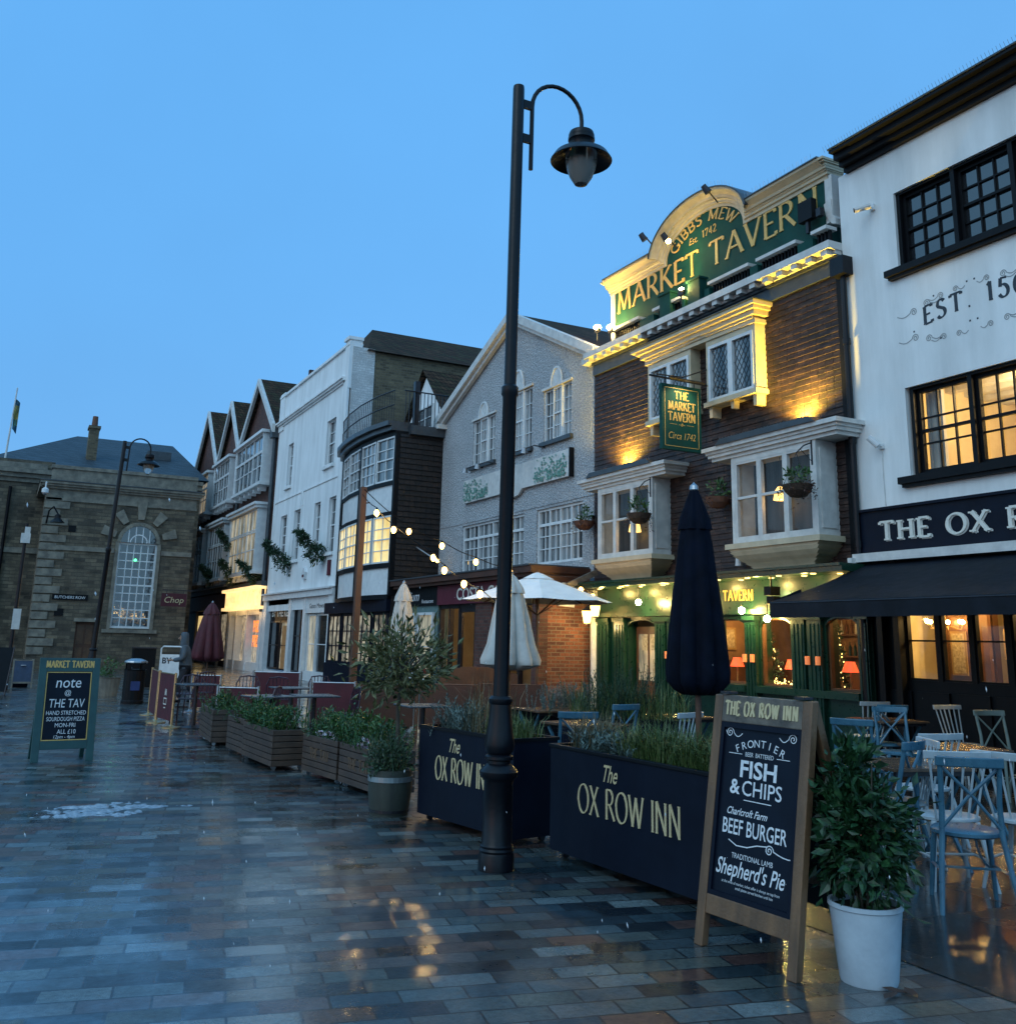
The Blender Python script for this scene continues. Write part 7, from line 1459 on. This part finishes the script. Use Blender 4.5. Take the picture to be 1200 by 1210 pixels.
def put(proto, used, x, y, d, rz, lb, group, first):
    q = atD(x, y, d); loc = (q.x, q.y, 0)
    if first: proto.location = loc; proto.rotation_euler = (0, 0, rz); proto['label'] = lb; proto['group'] = group
    else: dup(proto, loc, rz, lb, group)
R_ = math.radians
cb = crossback(M['bluechair'], 'x'); fa_ = gp(1112, 1085); fb_ = gp(1196, 1082)
cb.location = tuple((fa_+fb_)/2+Vector((.2, .2, 0))); cb.rotation_euler = (0, 0, R_(-40)); cb['label'] = 'nearest blue cross back chair, seen from behind beside the laurel bush'; cb['group'] = 'blue cross back chairs on the inn terrace'
G1 = 'blue cross back chairs on the inn terrace'; G2 = 'white spindle back chairs on the inn terrace'; G3 = 'slatted tables on the inn terrace'
for x, y, d, rz, lb in ((1062, 880, 11.2, R_(150), 'blue cross back chair with its top rail turned, behind the menu board'), (1044, 880, 12.2, R_(-20), 'blue cross back chair furthest behind the menu board'), (1016, 890, 9.6, R_(-60), 'blue cross back chair whose rail just shows past the menu board edge'), (1040, 930, 7.4, R_(20), 'blue chair mostly hidden behind the laurel bush'), (674, 880, 9.7, R_(-15), 'blue cross back chair showing over the gap between the navy planters'), (720, 880, 11.0, R_(10), 'blue chair with a broad curved rail behind the grasses')):
    put(cb, None, x, y, d, rz, lb, G1, False)
gc = crossback(M['greenchair'], 'x'); put(gc, None, 1192, 900, 11.0, R_(165), 'sage green cross back chair facing out under the awning', 'green chairs on the inn terrace', True)
sc = spindle(M['whitechair'], 'x')
for i, (x, y, d, rz, lb) in enumerate(((1116, 940, 7.0, R_(-28), 'white spindle chair directly behind the nearest blue chair'), (1090, 930, 8.4, R_(-8), 'white spindle chair between the two slatted tables'), (1210, 960, 6.9, R_(-75), 'white spindle chair turned sideways just beyond the nearest blue chair'), (1142, 900, 12.3, R_(175), 'white spindle chair facing out near the black inn front'), (1022, 880, 13.2, R_(-10), 'white spindle chair behind the blue chairs near the menu board'), (1062, 960, 7.6, R_(60), 'white chair seat showing behind the laurel bush'), (792, 890, 10.2, R_(20), 'white spindle chair behind the navy parasol pole'))):
    put(sc, None, x, y, d, rz, lb, G2, i == 0)
tb = table('x')
for i, (x, y, d, rz, lb) in enumerate(((1075, 960, 7.5, R_(-14), 'slatted table nearest the laurel bush'), (1130, 930, 8.9, R_(-10), 'slatted table behind the nearest slatted table'), (1050, 890, 12.2, R_(-8), 'slatted table with the blue chairs behind the menu board'), (1105, 890, 14.0, R_(0), 'slatted table against the black inn front'), (690, 890, 10.6, R_(10), 'slatted table beside the blue chairs behind the navy planters'), (648, 880, 12.6, R_(0), 'slatted table behind the lamp post planter'), (800, 880, 12.0, R_(0), 'slatted table behind the closed navy parasol'))):
    put(tb, None, x, y, d, rz, lb, G3, i == 0)
mc = metal_chair('x'); G4 = 'aubergine metal chairs on the tavern terrace'
for i, (x, y, d, rz, lb) in enumerate(((226, 820, 17.6, R_(170), 'metal chair beside the near maroon barrier'), (236, 815, 19.5, R_(20), 'metal chair behind the furthest slatted planter'), (291, 812, 17.8, R_(160), 'arched metal chair below the lit pizza window'), (330, 812, 18.0, R_(-20), 'metal chair in front of the long maroon barrier'), (380, 812, 18.6, R_(175), 'metal chair below the white shop door'), (405, 815, 15.0, R_(90), 'metal chair beside the timber post'), (310, 815, 14.5, R_(60), 'metal chair behind the slatted planter conifers'), (215, 830, 19.0, R_(80), 'metal chair just inside the emblem barrier'))):
    put(mc, None, x, y, d, rz, lb, G4, i == 0)
def round_table(lb):
    t = T('cafe_table', lb, 'table'); L(t).box(-.31, .31, -.31, .31, .72, .745).build('tabletop', M['wettop'], t, bevel=.01); L(t).lathe([(.22, 0), (.22, .02), (.04, .05), (.03, .72)], n=16).build('pedestal', M['darkmetal'], t); return t
rt = round_table('x'); G5 = 'dark square tables on the tavern terrace'
for i, (x, y, d, rz, lb) in enumerate(((232, 815, 17.0, .2, 'dark square table between the barrier and the furthest slatted planter'), (345, 815, 16.6, .1, 'dark square table behind the conifers'), (372, 818, 14.6, 0, 'dark square table in front of the short maroon barrier'), (320, 812, 14.2, .3, 'dark square table behind the planter with exposed end'), (500, 830, 13.0, 0, 'dark square table behind the olive tree trunk'))):
    put(rt, None, x, y, d, rz, lb, G5, i == 0)
# white framed board by the walker
a, b = atD(188, 796, 25.5), atD(213, 796, 25.5); t = T('white_board', 'white framed advertising board behind the walker', 'sign', (a.x, a.y, 0), math.atan2(b.y-a.y, b.x-a.x)); w = (b-a).length
L(t).box(0, w, -.01, .01, .45, 1.05).build('panel', M['whitepaint'], t); L(t).tube([(0, 0, 0), (0, 0, 1.2), (.05, 0, 1.25), (w-.05, 0, 1.25), (w, 0, 1.2), (w, 0, 0)], .02, 8).build('frame', M['whitepaint'], t)
Mw = ROOT[t.name].inverted(); bf(MB(), Face(Mw @ Vector((.05, -.012, .82)), Mw.to_3x3() @ Vector((1, 0, 0))), "BY", .15, bold=.03).build('lettering', M['dark_letter'], t, recalc=False)
# ---- the tall planters of rosemary further back
for (x, d, lb, lb2, s) in ((738, 11.8, 'dark planter trough behind the inn terrace chairs', 'tall dark rosemary bush beyond the blue chairs', 81), (672, 13.0, 'dark planter trough in front of the brick return wall', 'silver grey shrub in front of the brick return wall', 82)):
    q = atD(x, 840, d); t = T('planter_trough', lb, 'planter', (q.x, q.y, 0), R_(-30)); L(t).box(-.75, .75, -.22, .22, .08, .70).build('box', M['navy'], t, bevel=.005); L(t).box(-.77, .77, -.24, .24, .70, .73).build('rim', M['black'], t); castors(t, 1.5, .3)
    pn_ = 'rosemary_bush' if s == 81 else 'silver_shrub'; b = MB()
    o = Vector((q.x, q.y, .72)); sprigs(b, o, (.55, .22), 150 if s == 81 else 110, .58 if s == 81 else .34, s, 14, .04); b.v = [v-o for v in b.v]; p = b.build(pn_, M['fir'] if s == 81 else M['sage'], recalc=False); p.location = o; tag(p, lb2, 'plant')
    if s == 81: g2 = blades(MB(), Vector((0, 0, 0)), .7, .2, 420, .45, 83, .8, .005, R_(-30)).build('grass_clump', M['grass'], recalc=False); g2.location = o+Vector((0, -.1, 0)); tag(g2, 'bright grass fringe in front of the tall rosemary bush', 'grass')
# ---- walker
def skin(name, verts, edges, mat, parent, lv=2):
    me = bpy.data.meshes.new(name); Mi = Matrix.Identity(4)
    me.from_pydata([v[:3] for v in verts], edges, []); me.materials.append(mat); o = bpy.data.objects.new(name, me); COL.objects.link(o); o.parent = parent
    bm = bmesh.new(); bm.from_mesh(me); sl = bm.verts.layers.skin.verify()
    for i, v in enumerate(bm.verts): r = verts[i][3]; v[sl].radius = (r, verts[i][4] if len(verts[i]) > 4 else r); v[sl].use_root = (i == 0)
    bm.to_mesh(me); bm.free(); o.modifiers.new('skin', 'SKIN').use_smooth_shade = True; s = o.modifiers.new('sub', 'SUBSURF'); s.levels = s.render_levels = lv; return o
q = atD(218, 800, 23.0)
pr = T('person', 'person in a hooded grey blue coat and cap walking left with hands forward', 'person', (q.x, q.y, 0), R_(168))
# local: faces +x, so the turn above sends the walker leftwards
sk = [(0, 0, .84, .12, .14), (.02, 0, 1.02, .11, .15), (.03, 0, 1.22, .11, .17), (.05, 0, 1.33, .055), (.09, 0, 1.41, .055),
      (.0, .09, .80, .085), (.14, .09, .43, .055), (.10, .09, .08, .04), (.20, .09, .04, .035),
      (.0, -.09, .80, .085), (-.06, -.09, .43, .055), (-.26, -.09, .12, .04), (-.20, -.09, .04, .035),
      (.04, .19, 1.26, .055), (.06, .23, 1.02, .045), (.26, .17, .98, .035), (.32, .15, .98, .03),
      (.04, -.19, 1.26, .055), (.06, -.23, 1.02, .045), (.26, -.17, .98, .035), (.32, -.15, .98, .03)]
ed = [(0, 1), (1, 2), (2, 3), (3, 4), (0, 5), (5, 6), (6, 7), (7, 8), (0, 9), (9, 10), (10, 11), (11, 12), (2, 13), (13, 14), (14, 15), (15, 16), (2, 17), (17, 18), (18, 19), (19, 20)]
skin('body', sk, ed, M['skin'], pr)
hdm = L(pr); hdm.lathe([(.0001, -.12), (.045, -.11), (.068, -.06), (.078, 0), (.076, .05), (.055, .09), (.0001, .11)], (.11, 0, 1.50), 16); hdm.tube([(.185, 0, 1.51), (.212, 0, 1.475), (.185, 0, 1.465)], [.012, .017, .012], 8).build('head', M['skin'], pr, smooth=True)
fcm = L(pr); fcm.ball((.178, .03, 1.515), .011, 6).ball((.178, -.03, 1.515), .011, 6).tube([(.178, -.025, 1.44), (.184, 0, 1.438), (.178, .025, 1.44)], .006, 6); fcm.build('eyes_and_mouth', M['dark_letter'], pr)
for s_ in (-1, 1):
    hm = L(pr); hm.ball((.355, s_*.145, .98), .036, 8, .8)
    for k in range(4): hm.tube([(.37, s_*.145+(k-1.5)*.017, .985), (.41, s_*.14+(k-1.5)*.017, .975), (.42, s_*.14+(k-1.5)*.016, .95)], [.010, .009, .007], 6)
    hm.tube([(.35, s_*.115, .985), (.385, s_*.10, .99), (.40, s_*.105, .975)], [.011, .010, .008], 6); hm.build('hand', M['skin'], pr, smooth=True)
ck_ = [(.0, 0, .70, .18, .20), (.0, 0, .84, .165, .19), (.02, 0, 1.02, .15, .185), (.03, 0, 1.22, .135, .19), (.05, 0, 1.34, .085, .11),
       (.04, .20, 1.26, .075), (.06, .25, 1.02, .065), (.20, .19, .985, .055), (.29, .16, .98, .05), (.04, -.20, 1.26, .075), (.06, -.25, 1.02, .065), (.20, -.19, .985, .055), (.29, -.16, .98, .05)]
skin('coat', ck_, [(0, 1), (1, 2), (2, 3), (3, 4), (3, 5), (5, 6), (6, 7), (7, 8), (3, 9), (9, 10), (10, 11), (11, 12)], M['coat'], pr)
skin('trousers', [(0, 0, .82, .13, .15), (.0, .09, .76, .095), (.13, .09, .43, .07), (.08, .09, .10, .06), (.0, -.09, .76, .095), (-.07, -.09, .43, .07), (-.25, -.09, .14, .06)], [(0, 1), (1, 2), (2, 3), (0, 4), (4, 5), (5, 6)], M['trousers'], pr)
for (x, y, z, rz) in ((.15, .09, .045, 0), (-.22, -.09, .05, 0)): L(pr).tube([(x-.11, y, z), (x-.03, y, z+.015), (x+.07, y, z-.005), (x+.13, y, z-.012)], [.036, .046, .04, .022], 10).build('shoe', M['black'], pr, smooth=True)
hd_ = L(pr); hd_.lathe([(.12, -.20), (.115, -.12), (.112, -.02), (.105, .06), (.075, .115), (.0001, .135)], (.085, 0, 1.50), 20, wob=lambda a, z: 1-.32*max(0, math.cos(a))**2*(1 if z < .05 else .3)).build('hood', M['coat'], pr, smooth=True)
L(pr).add([(.15, -.06, 1.565), (.15, .06, 1.565), (.25, .045, 1.545), (.25, -.045, 1.545), (.15, -.06, 1.575), (.15, .06, 1.575), (.25, .045, 1.553), (.25, -.045, 1.553)], [(0, 1, 2, 3), (7, 6, 5, 4), (0, 4, 5, 1), (1, 5, 6, 2), (2, 6, 7, 3), (3, 7, 4, 0)]).build('cap_peak', M['black'], pr)
# ---- slush on the paving, and sleet in the air
from mathutils import noise as mn
sn = MB(); nx, ny = 90, 60; hh = {}
for i in range(nx+1):
    for j in range(ny+1):
        x, y = -.8+1.6*i/nx, -.5+1.0*j/ny; e_ = 1-(x/.52)**2-(y/.40)**2 if x < .40 else 1-((x-.2)/.6)**2-(y/.08)**2
        hh[i, j] = (x, y, .04*(e_*.5-.14+.8*mn.noise(Vector((x*4.2, y*6.5, 2)))+.5*mn.noise(Vector((x*19, y*19, 5)))))
for i in range(nx):
    for j in range(ny):
        c = [hh[i, j], hh[i+1, j], hh[i+1, j+1], hh[i, j+1]]
        if max(p[2] for p in c) > .004: sn.add([(1.08+p[0], 10.15+p[1], max(-.002, min(.016, p[2]-.004))) for p in c], [(0, 1, 2, 3)])
tag(sn.build('snow', M['snow'], smooth=True), 'patch of melting white slush lying on the wet paving', 'slush', kind='stuff')
sl = MB(); q = random.Random(12)
for i in range(420):
    d = q.uniform(2.2, 13); p = atD(q.uniform(-60, 1260), q.uniform(-40, 1150), d)
    if p.z < .1 or p.z > 2.0: continue
    r = q.uniform(.0014, .0032); v_ = Vector((q.gauss(.12, .1), 0, -1)).normalized()*r*q.uniform(1.5, 4); x_ = Vector((r, 0, 0)); y_ = Vector((0, r, 0))
    sl.add([p-v_, p+x_, p+y_, p-x_, p-y_, p+v_], [(0, 1, 2), (0, 2, 3), (0, 3, 4), (0, 4, 1), (5, 2, 1), (5, 3, 2), (5, 4, 3), (5, 1, 4)])
tag(sl.build('rain', P('sleet_flake', (.75, .8, .85), None, .4, 5), recalc=False), 'fine white sleet falling through the air over the square', 'rain', kind='stuff')
